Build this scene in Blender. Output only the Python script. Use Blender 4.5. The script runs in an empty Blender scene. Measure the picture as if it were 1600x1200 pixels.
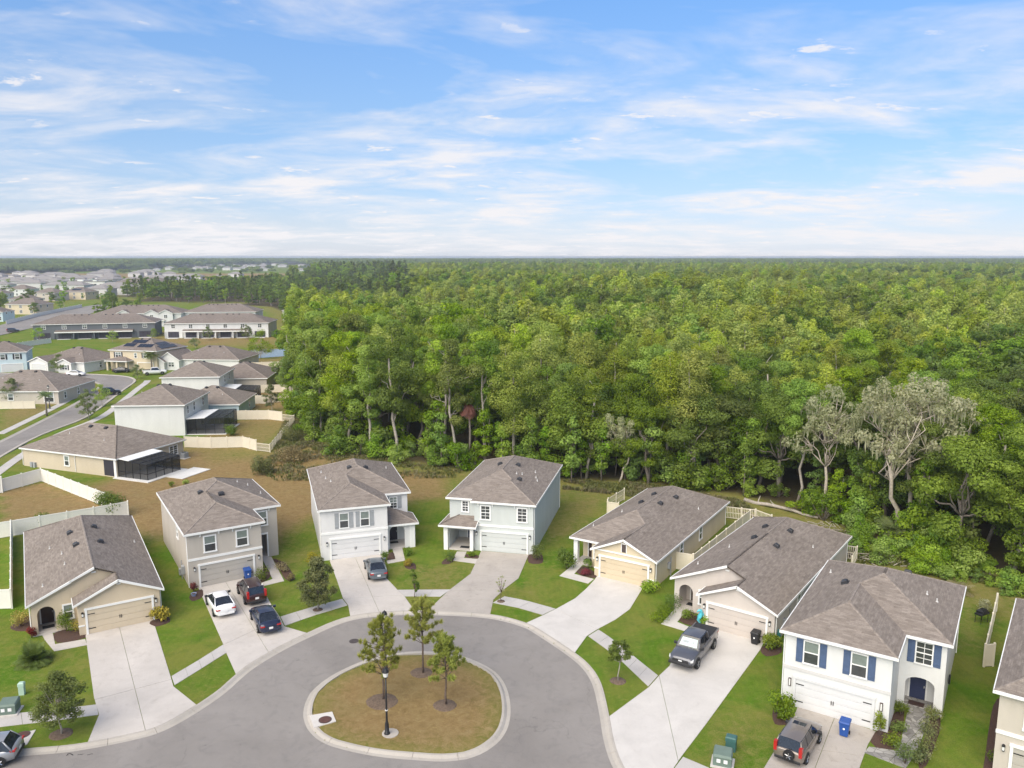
import bpy, bmesh, math, random
import numpy as np
from mathutils import Vector, Matrix, noise

# ------------------------------------------------------------------ camera
scene = bpy.context.scene
rad = math.radians
cam_data = bpy.data.cameras.new("camera")
cam_data.sensor_width = 36.0
cam_data.lens = 36.0 * 1250 / 1600
cam_data.clip_start = 0.5
cam_data.clip_end = 40000
camera = bpy.data.objects.new("camera", cam_data)
scene.collection.objects.link(camera)
camera.location = (0, 0, 31.0)
camera.rotation_euler = (rad(90) - math.atan(199 / 1250), 0, 0)
scene.camera = camera

# ------------------------------------------------------------------ sky and sun
SUN_EL, SUN_AZ = 45.0, 211.0       # azimuth measured clockwise from +Y
world = bpy.data.worlds.new("World")
scene.world = world
world.use_nodes = True
wn, wl = world.node_tree.nodes, world.node_tree.links
wn.clear()
def W(t, **kw):
    n = wn.new(t)
    for k, v in kw.items():
        setattr(n, k, v)
    return n
sky = W('ShaderNodeTexSky', sky_type='NISHITA', sun_disc=False)
sky.sun_elevation = rad(SUN_EL)
sky.sun_rotation = rad(SUN_AZ)
sky.altitude = 30
sky.air_density = 1.0
sky.dust_density = 0.6
sky.ozone_density = 2.2
tc = W('ShaderNodeTexCoord')
sep = W('ShaderNodeSeparateXYZ'); wl.new(tc.outputs['Generated'], sep.inputs[0])
def wmath(op, a, b=None, clamp=False):
    n = W('ShaderNodeMath', operation=op, use_clamp=clamp)
    for i, v in enumerate((a, b)):
        if v is None: continue
        if isinstance(v, (int, float)): n.inputs[i].default_value = v
        else: wl.new(v, n.inputs[i])
    return n.outputs[0]
def wramp(sock, pts):
    n = W('ShaderNodeValToRGB')
    el = n.color_ramp.elements
    while len(el) < len(pts): el.new(0.5)
    for e, (p, v) in zip(el, pts):
        e.position = p; e.color = (v, v, v, 1)
    wl.new(sock, n.inputs[0]); return n.outputs[0]
zpos = wmath('MAXIMUM', sep.outputs['Z'], 0.0)
den = wmath('ADD', zpos, 0.13)
px_ = wmath('DIVIDE', sep.outputs['X'], den)
py_ = wmath('DIVIDE', sep.outputs['Y'], den)
comb = W('ShaderNodeCombineXYZ'); wl.new(px_, comb.inputs[0]); wl.new(py_, comb.inputs[1])
def wnoise(scale, detail, rough, sx, sy, rot, off, dist=0.0):
    m = W('ShaderNodeMapping'); m.inputs['Scale'].default_value = (sx, sy, 1)
    m.inputs['Rotation'].default_value = (0, 0, rad(rot)); m.inputs['Location'].default_value = off
    wl.new(comb.outputs[0], m.inputs[0])
    n = W('ShaderNodeTexNoise'); n.inputs['Scale'].default_value = scale
    n.inputs['Detail'].default_value = detail; n.inputs['Roughness'].default_value = rough
    n.inputs['Distortion'].default_value = dist
    wl.new(m.outputs[0], n.inputs['Vector']); return n.outputs['Fac']
band = wnoise(1.15, 5, 0.60, 0.75, 1.0, 9, (5.75, 0.62, 0), 0.5)          # broad veils
wisp = wnoise(3.4, 10, 0.62, 0.7, 1.0, 14, (7.4, 2.2, 0), 0.4)        # texture inside the veils
puff = wnoise(6.0, 9, 0.60, 0.7, 1.0, 4, (1.3, 5.6, 0), 0.2)          # small bright tufts
veil = wramp(band, [(0.40, 0.0), (0.62, 1.0)])
wis = wramp(wisp, [(0.36, 0.0), (0.60, 1.0)])
pf = wramp(puff, [(0.58, 0.0), (0.66, 1.0)])
pgate = wramp(band, [(0.42, 0.0), (0.52, 1.0)])
c1 = wmath('MULTIPLY', veil, wmath('ADD', wmath('MULTIPLY', wis, 0.80), 0.20))
c2 = wmath('MULTIPLY', pf, pgate)
cl = wmath('MAXIMUM', c1, c2)
low = wramp(sep.outputs['Z'], [(0.0, 0.55), (0.045, 0.38), (0.13, 0.15), (0.4, 0.02)])   # thin bright haze towards the horizon
cover = wmath('ADD', wmath('MULTIPLY', cl, 0.76), low, clamp=True)
tr = W('ShaderNodeValToRGB'); wl.new(sep.outputs['Z'], tr.inputs[0])      # white balance of the sky, paler towards the horizon
TP = [(0.0, (0.85, 1.02, 1.55)), (0.04, (0.72, 0.88, 1.28)), (0.08, (0.62, 0.86, 1.22)), (0.158, (0.72, 0.98, 1.25)), (0.30, (0.74, 1.20, 1.60)), (1.0, (0.82, 1.15, 1.45))]
while len(tr.color_ramp.elements) < len(TP): tr.color_ramp.elements.new(0.5)
for e_, (p_, c_) in zip(tr.color_ramp.elements, TP): e_.position = p_; e_.color = (*c_, 1)
tint = W('ShaderNodeMix', data_type='RGBA', blend_type='MULTIPLY'); tint.inputs[0].default_value = 1.0
wl.new(sky.outputs[0], tint.inputs[6]); wl.new(tr.outputs[0], tint.inputs[7])
mixc = W('ShaderNodeMix', data_type='RGBA')
wl.new(cover, mixc.inputs[0]); wl.new(tint.outputs[2], mixc.inputs[6])
mixc.inputs[7].default_value = (7.6, 7.5, 7.75, 1)
bg = W('ShaderNodeBackground'); bg.inputs['Strength'].default_value = 0.064
wl.new(mixc.outputs[2], bg.inputs['Color'])
wo = W('ShaderNodeOutputWorld'); wl.new(bg.outputs[0], wo.inputs['Surface'])

sun_data = bpy.data.lights.new("sun", 'SUN')
sun_data.energy = 2.75
sun_data.angle = rad(66)
sun_data.color = (1.0, 0.89, 0.72)
sun = bpy.data.objects.new("sun", sun_data)
scene.collection.objects.link(sun)
_sd = Vector((math.sin(rad(SUN_AZ)) * math.cos(rad(SUN_EL)), math.cos(rad(SUN_AZ)) * math.cos(rad(SUN_EL)), math.sin(rad(SUN_EL))))
sun.rotation_euler = _sd.to_track_quat('Z', 'Y').to_euler()

vs = scene.view_settings
vs.view_transform = 'Standard'; vs.look = 'None'; vs.exposure = 0.92; vs.gamma = 1.0
vs.use_curve_mapping = False
scene.cycles.max_bounces = 5
scene.cycles.diffuse_bounces = 3
scene.cycles.glossy_bounces = 2
scene.cycles.transmission_bounces = 3
scene.cycles.transparent_max_bounces = 6
scene.cycles.volume_bounces = 0
scene.cycles.use_denoising = True
scene.cycles.use_adaptive_sampling = True
scene.cycles.adaptive_threshold = 0.02

# ------------------------------------------------------------------ helpers
COL = scene.collection.objects
def tag(o, label=None, cat=None, group=None, kind=None):
    if label: o["label"] = label
    if cat: o["category"] = cat
    if group: o["group"] = group
    if kind: o["kind"] = kind
    return o
def empty(name, loc=(0, 0, 0), rz=0.0, parent=None):
    o = bpy.data.objects.new(name, None)
    o.empty_display_size = 0.3
    o.location = loc if len(loc) == 3 else (loc[0], loc[1], 0)
    o.rotation_euler = (0, 0, rz)
    o.parent = parent
    COL.link(o); return o
def link(name, me, parent=None, loc=None, rot=None, scale=None):
    o = bpy.data.objects.new(name, me); COL.link(o)
    if parent is not None: o.parent = parent
    if loc is not None: o.location = loc
    if rot is not None: o.rotation_euler = rot
    if scale is not None: o.scale = scale
    return o
def copy_tree(o, parent=None):
    c = o.copy(); COL.link(c); c.parent = parent
    for ch in o.children: copy_tree(ch, c)
    return c

class MB:
    """collects polygons, builds one mesh"""
    def __init__(s): s.v = []; s.f = []; s.uv = {}
    def add(s, vs_, fs, uvs=None):
        n = len(s.v); s.v += [tuple(p) for p in vs_]
        for k, f in enumerate(fs):
            if uvs: s.uv[len(s.f)] = uvs[k]
            s.f.append(tuple(i + n for i in f))
    def box(s, x0, x1, y0, y1, z0, z1):
        if x0 > x1: x0, x1 = x1, x0
        if y0 > y1: y0, y1 = y1, y0
        s.add([(x0,y0,z0),(x1,y0,z0),(x1,y1,z0),(x0,y1,z0),(x0,y0,z1),(x1,y0,z1),(x1,y1,z1),(x0,y1,z1)],
              [(3,2,1,0),(4,5,6,7),(0,1,5,4),(1,2,6,5),(2,3,7,6),(3,0,4,7)])
    def bbox(s, x0, x1, y0, y1, z0, z1, b=0.02):
        """box with its top edges chamfered"""
        s.add([(x0,y0,z0),(x1,y0,z0),(x1,y1,z0),(x0,y1,z0),(x0,y0,z1-b),(x1,y0,z1-b),(x1,y1,z1-b),(x0,y1,z1-b),
               (x0+b,y0+b,z1),(x1-b,y0+b,z1),(x1-b,y1-b,z1),(x0+b,y1-b,z1)],
              [(3,2,1,0),(8,9,10,11),(0,1,5,4),(1,2,6,5),(2,3,7,6),(3,0,4,7),(4,5,9,8),(5,6,10,9),(6,7,11,10),(7,4,8,11)])
    def prism(s, poly, z0, z1, top=True, bottom=True):
        n = len(poly)
        if sum(poly[i][0]*poly[(i+1)%n][1]-poly[(i+1)%n][0]*poly[i][1] for i in range(n)) < 0: poly = poly[::-1]
        fs = [(i, (i+1) % n, n+(i+1) % n, n+i) for i in range(n)]
        if top: fs.append(tuple(range(n, 2*n)))
        if bottom: fs.append(tuple(range(n-1, -1, -1)))
        s.add([(p[0],p[1],z0) for p in poly]+[(p[0],p[1],z1) for p in poly], fs)
    def slab(s, poly3, d):
        """planar or bent polygon given in 3D, pushed by vector d"""
        n = len(poly3); d = Vector(d)
        s.add([tuple(p) for p in poly3]+[tuple(Vector(p)+d) for p in poly3],
              [tuple(range(n-1,-1,-1)), tuple(range(n,2*n))]+[(i,(i+1)%n,n+(i+1)%n,n+i) for i in range(n)])
    def tube(s, pts, r, n=6, cap=True):
        pts = [Vector(p) for p in pts]
        rs = r if isinstance(r, (list, tuple)) else [r]*len(pts)
        rings = []
        up = Vector((0.13, 0.21, 0.97))
        for i, p in enumerate(pts):
            t = (pts[min(i+1,len(pts)-1)]-pts[max(i-1,0)])
            t = t.normalized() if t.length > 1e-9 else Vector((0,0,1))
            a = t.cross(up)
            if a.length < 0.15: a = t.cross(Vector((1,0.1,0)))
            a.normalize(); b = t.cross(a)
            rings.append([p+(a*math.cos(2*math.pi*k/n)+b*math.sin(2*math.pi*k/n))*rs[i] for k in range(n)])
        vs_ = [q for rg in rings for q in rg]; fs = []
        for i in range(len(pts)-1):
            for k in range(n):
                fs.append((i*n+k, i*n+(k+1)%n, (i+1)*n+(k+1)%n, (i+1)*n+k))
        if cap:
            fs.append(tuple(range(n-1,-1,-1))); fs.append(tuple((len(pts)-1)*n+k for k in range(n)))
        s.add(vs_, fs)
    def lathe(s, prof, c=(0,0,0), n=12):
        vs_ = []; fs = []
        for (r, z) in prof:
            for k in range(n):
                a = 2*math.pi*k/n; vs_.append((c[0]+r*math.cos(a), c[1]+r*math.sin(a), c[2]+z))
        for i in range(len(prof)-1):
            for k in range(n):
                fs.append((i*n+k, i*n+(k+1)%n, (i+1)*n+(k+1)%n, (i+1)*n+k))
        fs.append(tuple(range(n-1,-1,-1))); fs.append(tuple((len(prof)-1)*n+k for k in range(n)))
        s.add(vs_, fs)
    def mesh(s, name, mat, smooth=False):
        me = bpy.data.meshes.new(name)
        me.from_pydata(s.v, [], s.f)
        if mat: me.materials.append(mat) if mat else None
        if s.uv:
            ul = me.uv_layers.new(name="UVMap")
            for p in me.polygons:
                u = s.uv.get(p.index)
                if u:
                    for k, li in enumerate(p.loop_indices): ul.data[li].uv = u[k]
        if smooth: me.polygons.foreach_set("use_smooth", [True]*len(me.polygons))
        me.update(); return me
    def build(s, name, mat, parent=None, smooth=False, loc=None, rz=0.0):
        return link(name, s.mesh(name, mat, smooth), parent, loc, (0,0,rz) if rz else None)

# ------------------------------------------------------------------ materials
def mat_new(name):
    m = bpy.data.materials.new(name); m.use_nodes = True
    nt = m.node_tree; b = nt.nodes["Principled BSDF"]
    return m, nt, b
def N(nt, t, **kw):
    n = nt.nodes.new(t)
    for k, v in kw.items(): setattr(n, k, v)
    return n
def ramp(nt, sock, pts):
    n = N(nt, 'ShaderNodeValToRGB'); el = n.color_ramp.elements
    while len(el) < len(pts): el.new(0.5)
    for e, (p, c) in zip(el, pts):
        e.position = p; e.color = (c[0], c[1], c[2], 1) if not isinstance(c, (int, float)) else (c, c, c, 1)
    nt.links.new(sock, n.inputs[0]); return n.outputs[0]
def noise_n(nt, vec, scale, detail=4, rough=0.55, dist=0.0, sc=None):
    if sc:
        m = N(nt, 'ShaderNodeMapping'); m.inputs['Scale'].default_value = sc
        nt.links.new(vec, m.inputs[0]); vec = m.outputs[0]
    n = N(nt, 'ShaderNodeTexNoise'); n.inputs['Scale'].default_value = scale
    n.inputs['Detail'].default_value = detail; n.inputs['Roughness'].default_value = rough
    n.inputs['Distortion'].default_value = dist
    nt.links.new(vec, n.inputs['Vector']); return n.outputs['Fac']
def mix(nt, fac, a, b, mode='MIX'):
    n = N(nt, 'ShaderNodeMix', data_type='RGBA', blend_type=mode)
    for i, v in ((0, fac), (6, a), (7, b)):
        if isinstance(v, (int, float)): n.inputs[i].default_value = v
        elif isinstance(v, (tuple, list)): n.inputs[i].default_value = (v[0], v[1], v[2], 1)
        else: nt.links.new(v, n.inputs[i])
    return n.outputs[2]
def bump(nt, b, sock, strength, dist=0.02):
    n = N(nt, 'ShaderNodeBump'); n.inputs['Strength'].default_value = strength
    n.inputs['Distance'].default_value = dist
    nt.links.new(sock, n.inputs['Height']); nt.links.new(n.outputs[0], b.inputs['Normal'])
def simple(name, col, rough=0.6, metal=0.0, var=0.06, scale=3.0, spec=0.4, coat=0.0, alpha=None):
    m, nt, b = mat_new(name)
    t = N(nt, 'ShaderNodeTexCoord')
    f = noise_n(nt, t.outputs['Object'], scale, 5, 0.6)
    c = ramp(nt, f, [(0.3, tuple(x*(1-var) for x in col)), (0.7, tuple(min(1, x*(1+var)) for x in col))])
    nt.links.new(c, b.inputs['Base Color'])
    b.inputs['Roughness'].default_value = rough; b.inputs['Metallic'].default_value = metal
    b.inputs['Specular IOR Level'].default_value = spec
    if coat: b.inputs['Coat Weight'].default_value = coat; b.inputs['Coat Roughness'].default_value = 0.06
    return m
def stucco(name, col):
    m, nt, b = mat_new(name)
    t = N(nt, 'ShaderNodeTexCoord')
    big = noise_n(nt, t.outputs['Object'], 0.5, 5, 0.6, 0.4, (1, 1, 0.5))
    streak = noise_n(nt, t.outputs['Object'], 2.2, 4, 0.6, 0, (1, 1, 0.08))
    fine = noise_n(nt, t.outputs['Object'], 45, 3, 0.6)
    c = ramp(nt, big, [(0.3, tuple(x*0.93 for x in col)), (0.7, tuple(min(1, x*1.03) for x in col))])
    c = mix(nt, ramp(nt, streak, [(0.5, 0.0), (0.8, 0.16)]), c, tuple(x*0.62 for x in col))
    nt.links.new(c, b.inputs['Base Color'])
    b.inputs['Roughness'].default_value = 0.9; b.inputs['Specular IOR Level'].default_value = 0.15
    bump(nt, b, fine, 0.35, 0.01)
    return m
def shingle(name, a, bcol):
    m, nt, b = mat_new(name)
    uv = N(nt, 'ShaderNodeUVMap'); uv.uv_map = "UVMap"
    br = N(nt, 'ShaderNodeTexBrick'); br.offset = 0.37; br.squash = 1.0
    br.inputs['Scale'].default_value = 1.0
    br.inputs['Brick Width'].default_value = 0.55; br.inputs['Row Height'].default_value = 0.145
    br.inputs['Mortar Size'].default_value = 0.012; br.inputs['Mortar Smooth'].default_value = 0.3
    br.inputs['Color1'].default_value = (0, 0, 0, 1); br.inputs['Color2'].default_value = (1, 1, 1, 1); br.inputs['Mortar'].default_value = (0.1, 0.1, 0.1, 1)
    nt.links.new(uv.outputs[0], br.inputs['Vector'])
    blot = noise_n(nt, uv.outputs[0], 1.5, 6, 0.72, 0.6, (0.75, 1.5, 1))
    big = noise_n(nt, uv.outputs[0], 0.16, 3, 0.5)
    fine = noise_n(nt, uv.outputs[0], 18, 4, 0.7)
    c = mix(nt, ramp(nt, blot, [(0.30, 0.0), (0.66, 1.0)]), a, bcol)
    c = mix(nt, 0.20, c, br.outputs['Color'], 'SOFT_LIGHT')
    c = mix(nt, 0.7, c, ramp(nt, big, [(0.3, 0.42), (0.7, 0.58)]), 'SOFT_LIGHT')
    c = mix(nt, 0.55, c, ramp(nt, fine, [(0.3, 0.3), (0.7, 0.7)]), 'SOFT_LIGHT')
    nt.links.new(c, b.inputs['Base Color'])
    b.inputs['Roughness'].default_value = 0.92; b.inputs['Specular IOR Level'].default_value = 0.15
    bump(nt, b, br.outputs['Fac'], 0.5, -0.012)
    return m
def concrete(name, col, stain=0.25, world=True):
    m, nt, b = mat_new(name)
    g = N(nt, 'ShaderNodeNewGeometry')
    p = g.outputs['Position']
    big = noise_n(nt, p, 0.35, 6, 0.6, 0.5); mid = noise_n(nt, p, 1.7, 5, 0.65, 0.8); fine = noise_n(nt, p, 22, 3, 0.6)
    c = ramp(nt, big, [(0.28, tuple(x*0.86 for x in col)), (0.72, tuple(min(1, x*1.06) for x in col))])
    c = mix(nt, ramp(nt, mid, [(0.54, 0.0), (0.82, stain)]), c, (col[0]*0.55, col[1]*0.52, col[2]*0.48))
    c = mix(nt, 0.35, c, ramp(nt, fine, [(0.3, 0.36), (0.7, 0.64)]), 'SOFT_LIGHT')
    nt.links.new(c, b.inputs['Base Color'])
    b.inputs['Roughness'].default_value = 0.88; b.inputs['Specular IOR Level'].default_value = 0.2
    bump(nt, b, fine, 0.2, 0.01)
    return m
M = {}
M['roof'] = shingle('roof_shingle', (0.280, 0.240, 0.208), (0.190, 0.160, 0.138))
M['roof_far'] = shingle('roof_shingle_grey', (0.250, 0.210, 0.184), (0.165, 0.137, 0.120))
M['ridge'] = simple('ridge_cap_shingle', (0.245, 0.208, 0.180), 0.92, var=0.3, scale=4)
M['trim'] = simple('white_trim', (0.80, 0.80, 0.78), 0.55, var=0.03)
M['frame'] = simple('window_frame_white', (0.82, 0.82, 0.81), 0.45, var=0.02)
M['glass_hi'] = simple('window_pane_blind', (0.20, 0.235, 0.215), 0.12, var=0.15, spec=0.6)
M['glass_lo'] = simple('window_pane_dark', (0.055, 0.06, 0.062), 0.10, var=0.25, spec=0.7)
M['vent'] = simple('roof_vent_black', (0.035, 0.036, 0.042), 0.5)
M['pipe'] = simple('vent_pipe_white', (0.58, 0.57, 0.55), 0.5)
M['black'] = simple('black_metal', (0.018, 0.018, 0.02), 0.4)
M['hinge'] = simple('door_hardware_black', (0.03, 0.03, 0.03), 0.5)
M['lampglass'] = simple('lantern_glass', (0.75, 0.75, 0.72), 0.2)
M['concrete'] = concrete('driveway_concrete', (0.54, 0.50, 0.46), 0.42)
M['concrete_new'] = concrete('pale_concrete', (0.59, 0.56, 0.525), 0.25)
M['concrete_old'] = concrete('worn_concrete', (0.43, 0.39, 0.35), 0.6)
M['sidewalk'] = concrete('sidewalk_concrete', (0.50, 0.475, 0.45), 0.2)
M['curb'] = concrete('curb_concrete', (0.44, 0.405, 0.36), 0.42)
M['ring'] = simple('tree_ring_mulch', (0.14, 0.10, 0.072), 0.95, var=0.45, scale=10)
M['mulch'] = simple('bark_mulch', (0.075, 0.043, 0.032), 0.95, var=0.5, scale=14)
M['vinyl'] = simple('cream_vinyl', (0.70, 0.64, 0.52), 0.5, var=0.04, scale=1.2)
M['vinyl_white'] = simple('white_vinyl', (0.78, 0.76, 0.70), 0.5, var=0.04, scale=1.2)
M['entry'] = simple('porch_dark_door', (0.045, 0.04, 0.055), 0.45)

def asphalt():
    m, nt, b = mat_new('asphalt')
    g = N(nt, 'ShaderNodeNewGeometry'); p = g.outputs['Position']
    big = noise_n(nt, p, 0.12, 6, 0.6, 0.8); mid = noise_n(nt, p, 0.9, 6, 0.65, 1.2); fine = noise_n(nt, p, 30, 3, 0.7)
    c = ramp(nt, big, [(0.28, (0.215, 0.198, 0.184)), (0.72, (0.292, 0.270, 0.252))])
    c = mix(nt, ramp(nt, mid, [(0.50, 0.0), (0.78, 0.55)]), c, (0.165, 0.155, 0.15))
    spot = noise_n(nt, p, 2.6, 4, 0.5, 0.3)
    c = mix(nt, ramp(nt, spot, [(0.70, 0.0), (0.76, 0.55)]), c, (0.105, 0.098, 0.096))
    c = mix(nt, 0.6, c, ramp(nt, fine, [(0.3, 0.3), (0.7, 0.7)]), 'SOFT_LIGHT')
    wob = N(nt, 'ShaderNodeVectorMath', operation='MULTIPLY_ADD'); nz = N(nt, 'ShaderNodeTexNoise'); nz.inputs['Scale'].default_value = 0.5; nz.inputs['Detail'].default_value = 6
    nt.links.new(p, nz.inputs['Vector']); nt.links.new(nz.outputs['Color'], wob.inputs[0]); wob.inputs[1].default_value = (3, 3, 0); nt.links.new(p, wob.inputs[2])
    vo = N(nt, 'ShaderNodeTexVoronoi', feature='DISTANCE_TO_EDGE'); vo.inputs['Scale'].default_value = 0.13
    nt.links.new(wob.outputs[0], vo.inputs['Vector'])
    gate = ramp(nt, noise_n(nt, p, 0.16, 2), [(0.46, 0.0), (0.6, 1.0)])
    crack = mix(nt, 1.0, ramp(nt, vo.outputs['Distance'], [(0.0, 0.38), (0.004, 0.0)]), gate, 'MULTIPLY')
    c = mix(nt, crack, c, (0.10, 0.094, 0.09))
    nt.links.new(c, b.inputs['Base Color'])
    b.inputs['Roughness'].default_value = 0.9; b.inputs['Specular IOR Level'].default_value = 0.2
    bump(nt, b, fine, 0.3, 0.01)
    return m
M['asphalt'] = asphalt()
def lawn_mat():
    m, nt, b = mat_new('lawn_and_soil')
    g = N(nt, 'ShaderNodeNewGeometry'); p = g.outputs['Position']
    at = N(nt, 'ShaderNodeAttribute', attribute_name='dry'); so = N(nt, 'ShaderNodeAttribute', attribute_name='soil')
    n1 = noise_n(nt, p, 0.22, 6, 0.62, 0.6); n2 = noise_n(nt, p, 1.6, 6, 0.7, 0.8); n3 = noise_n(nt, p, 11, 5, 0.75)
    n4 = noise_n(nt, p, 38, 3, 0.7)
    green = ramp(nt, n2, [(0.25, (0.068, 0.142, 0.011)), (0.55, (0.099, 0.184, 0.016)), (0.8, (0.152, 0.215, 0.026))])
    green = mix(nt, ramp(nt, n1, [(0.36, 0.0), (0.62, 0.72)]), green, (0.205, 0.200, 0.046))
    n5 = noise_n(nt, p, 0.6, 5, 0.6, 0.4); green = mix(nt, ramp(nt, n5, [(0.52, 0.0), (0.75, 0.55)]), green, (0.062, 0.118, 0.014))
    stripe = N(nt, 'ShaderNodeTexWave'); stripe.inputs['Scale'].default_value = 0.55; stripe.inputs['Distortion'].default_value = 1.6; stripe.inputs['Detail'].default_value = 2
    nt.links.new(p, stripe.inputs['Vector'])
    green = mix(nt, 0.12, green, ramp(nt, stripe.outputs['Fac'], [(0.0, 0.38), (1.0, 0.62)]), 'SOFT_LIGHT')
    dry = ramp(nt, n2, [(0.25, (0.185, 0.120, 0.052)), (0.5, (0.262, 0.180, 0.080)), (0.8, (0.33, 0.255, 0.125))])
    dry = mix(nt, ramp(nt, n1, [(0.46, 0.0), (0.72, 0.32)]), dry, (0.21, 0.19, 0.075))
    s1 = N(nt, 'ShaderNodeMath', operation='MULTIPLY_ADD'); nt.links.new(n2, s1.inputs[0]); s1.inputs[1].default_value = 0.55
    nt.links.new(at.outputs['Fac'], s1.inputs[2])
    s2 = N(nt, 'ShaderNodeMath', operation='MULTIPLY_ADD'); nt.links.new(n3, s2.inputs[0]); s2.inputs[1].default_value = 0.35
    nt.links.new(s1.outputs[0], s2.inputs[2])
    c = mix(nt, ramp(nt, s2.outputs[0], [(0.62, 0.0), (1.22, 1.0)]), green, dry)
    soil = ramp(nt, n2, [(0.25, (0.052, 0.044, 0.026)), (0.75, (0.098, 0.080, 0.044))])
    s3 = N(nt, 'ShaderNodeMath', operation='MULTIPLY_ADD'); nt.links.new(n2, s3.inputs[0]); s3.inputs[1].default_value = 0.6
    nt.links.new(so.outputs['Fac'], s3.inputs[2])
    c = mix(nt, ramp(nt, s3.outputs[0], [(0.65, 0.0), (1.0, 1.0)]), c, soil)
    c = mix(nt, 0.75, c, ramp(nt, n3, [(0.25, 0.28), (0.75, 0.72)]), 'SOFT_LIGHT')
    c = mix(nt, 0.5, c, ramp(nt, n4, [(0.25, 0.25), (0.75, 0.75)]), 'SOFT_LIGHT')
    nt.links.new(c, b.inputs['Base Color'])
    b.inputs['Roughness'].default_value = 1.0; b.inputs['Specular IOR Level'].default_value = 0.05
    ad = N(nt, 'ShaderNodeMath', operation='ADD'); nt.links.new(n3, ad.inputs[0]); nt.links.new(n4, ad.inputs[1])
    bump(nt, b, ad.outputs[0], 0.7, 0.05)
    return m
M['lawn'] = lawn_mat()

# ------------------------------------------------------------------ 2D helpers
def in_poly(x, y, poly):
    c = False; n = len(poly); j = n-1
    for i in range(n):
        xi, yi = poly[i]; xj, yj = poly[j]
        if (yi > y) != (yj > y) and x < (xj-xi)*(y-yi)/(yj-yi)+xi: c = not c
        j = i
    return c
def np_in_poly(X, Y, poly):
    c = np.zeros(X.shape, bool); n = len(poly); j = n-1
    for i in range(n):
        xi, yi = poly[i]; xj, yj = poly[j]
        if abs(yj-yi) > 1e-9:
            c ^= ((yi > Y) != (yj > Y)) & (X < (xj-xi)*(Y-yi)/(yj-yi)+xi)
        j = i
    return c
def np_poly_dist(X, Y, poly, closed=True):
    d = np.full(X.shape, 1e9); n = len(poly)
    for i in range(n if closed else n-1):
        x0, y0 = poly[i]; x1, y1 = poly[(i+1) % n]
        dx, dy = x1-x0, y1-y0; L2 = dx*dx+dy*dy+1e-12
        t = np.clip(((X-x0)*dx+(Y-y0)*dy)/L2, 0, 1)
        d = np.minimum(d, np.hypot(X-x0-t*dx, Y-y0-t*dy))
    return d
def smooth_line(pts, k=4, closed=False):
    """Catmull-Rom"""
    n = len(pts); out = []
    rng = n if closed else n-1
    for i in range(rng):
        p = [pts[(i+d) % n] if closed else pts[min(max(i+d, 0), n-1)] for d in (-1, 0, 1, 2)]
        for q in range(k):
            t = q/k
            out.append(tuple(0.5*((2*p[1][a])+(-p[0][a]+p[2][a])*t+(2*p[0][a]-5*p[1][a]+4*p[2][a]-p[3][a])*t*t+(-p[0][a]+3*p[1][a]-3*p[2][a]+p[3][a])*t**3) for a in (0, 1)))
    if not closed: out.append(tuple(pts[-1]))
    return out
def resample(pts, step, closed=False):
    P = [Vector((p[0], p[1])) for p in pts]
    if closed: P.append(P[0])
    cum = [0]
    for a, b in zip(P, P[1:]): cum.append(cum[-1]+(b-a).length)
    n = max(2, round(cum[-1]/step)); out = []; j = 0
    for i in range(n if closed else n+1):
        s = cum[-1]*i/n
        while j < len(P)-2 and cum[j+1] < s: j += 1
        t = (s-cum[j])/max(1e-9, cum[j+1]-cum[j]); q = P[j].lerp(P[j+1], t); out.append((q.x, q.y))
    return out
def offset_line(pts, d, closed=False):
    """positive d = to the left of travel"""
    n = len(pts); out = []
    for i in range(n):
        a = pts[(i-1) % n] if closed else pts[max(i-1, 0)]; b = pts[(i+1) % n] if closed else pts[min(i+1, n-1)]
        tx, ty = b[0]-a[0], b[1]-a[1]; L = math.hypot(tx, ty) or 1
        out.append((pts[i][0]-ty/L*d, pts[i][1]+tx/L*d))
    return out

# ------------------------------------------------------------------ the ground plan
road_edge = [(-46.65, 43.46), (-39.19, 44.67), (-34.26, 45.49), (-30.68, 46.15), (-28.44, 46.48), (-26.67, 47.00), (-24.95, 47.69), (-23.28, 48.65), (-21.95, 50.63), (-20.73, 53.37), (-20.24, 55.36),
             (-19.65, 57.24), (-18.37, 59.67), (-16.88, 61.84), (-14.10, 65.05), (-10.39, 66.14), (-6.18, 66.14), (-1.95, 65.51), (0.82, 63.98), (2.13, 62.41), (4.07, 59.50),
             (5.26, 57.34), (5.90, 54.81), (6.01, 51.03), (5.96, 47.83), (6.18, 45.17), (6.92, 42.42), (8.43, 39.51), (10.92, 36.93)]
road_edge = resample(smooth_line(road_edge, 6), 0.75)
island_edge = [(-14.30, 50.52), (-14.59, 52.32), (-14.44, 54.01), (-13.40, 56.19), (-11.38, 58.36), (-9.52, 59.30), (-7.53, 59.70), (-5.60, 59.51),
               (-4.04, 58.99), (-2.35, 57.73), (-1.09, 56.19), (-0.35, 54.01), (-0.09, 51.30), (-0.32, 49.01), (-1.03, 47.34), (-2.41, 46.00),
               (-4.09, 45.58), (-5.90, 45.70), (-8.46, 46.07), (-10.61, 46.73), (-12.22, 47.50), (-13.49, 48.83)]
island_edge = resample(smooth_line(island_edge, 5, True), 0.75, True)
culdesac = road_edge + [(14, 18), (-60, 18)]
curb_back = offset_line(road_edge, 0.64)
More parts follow.
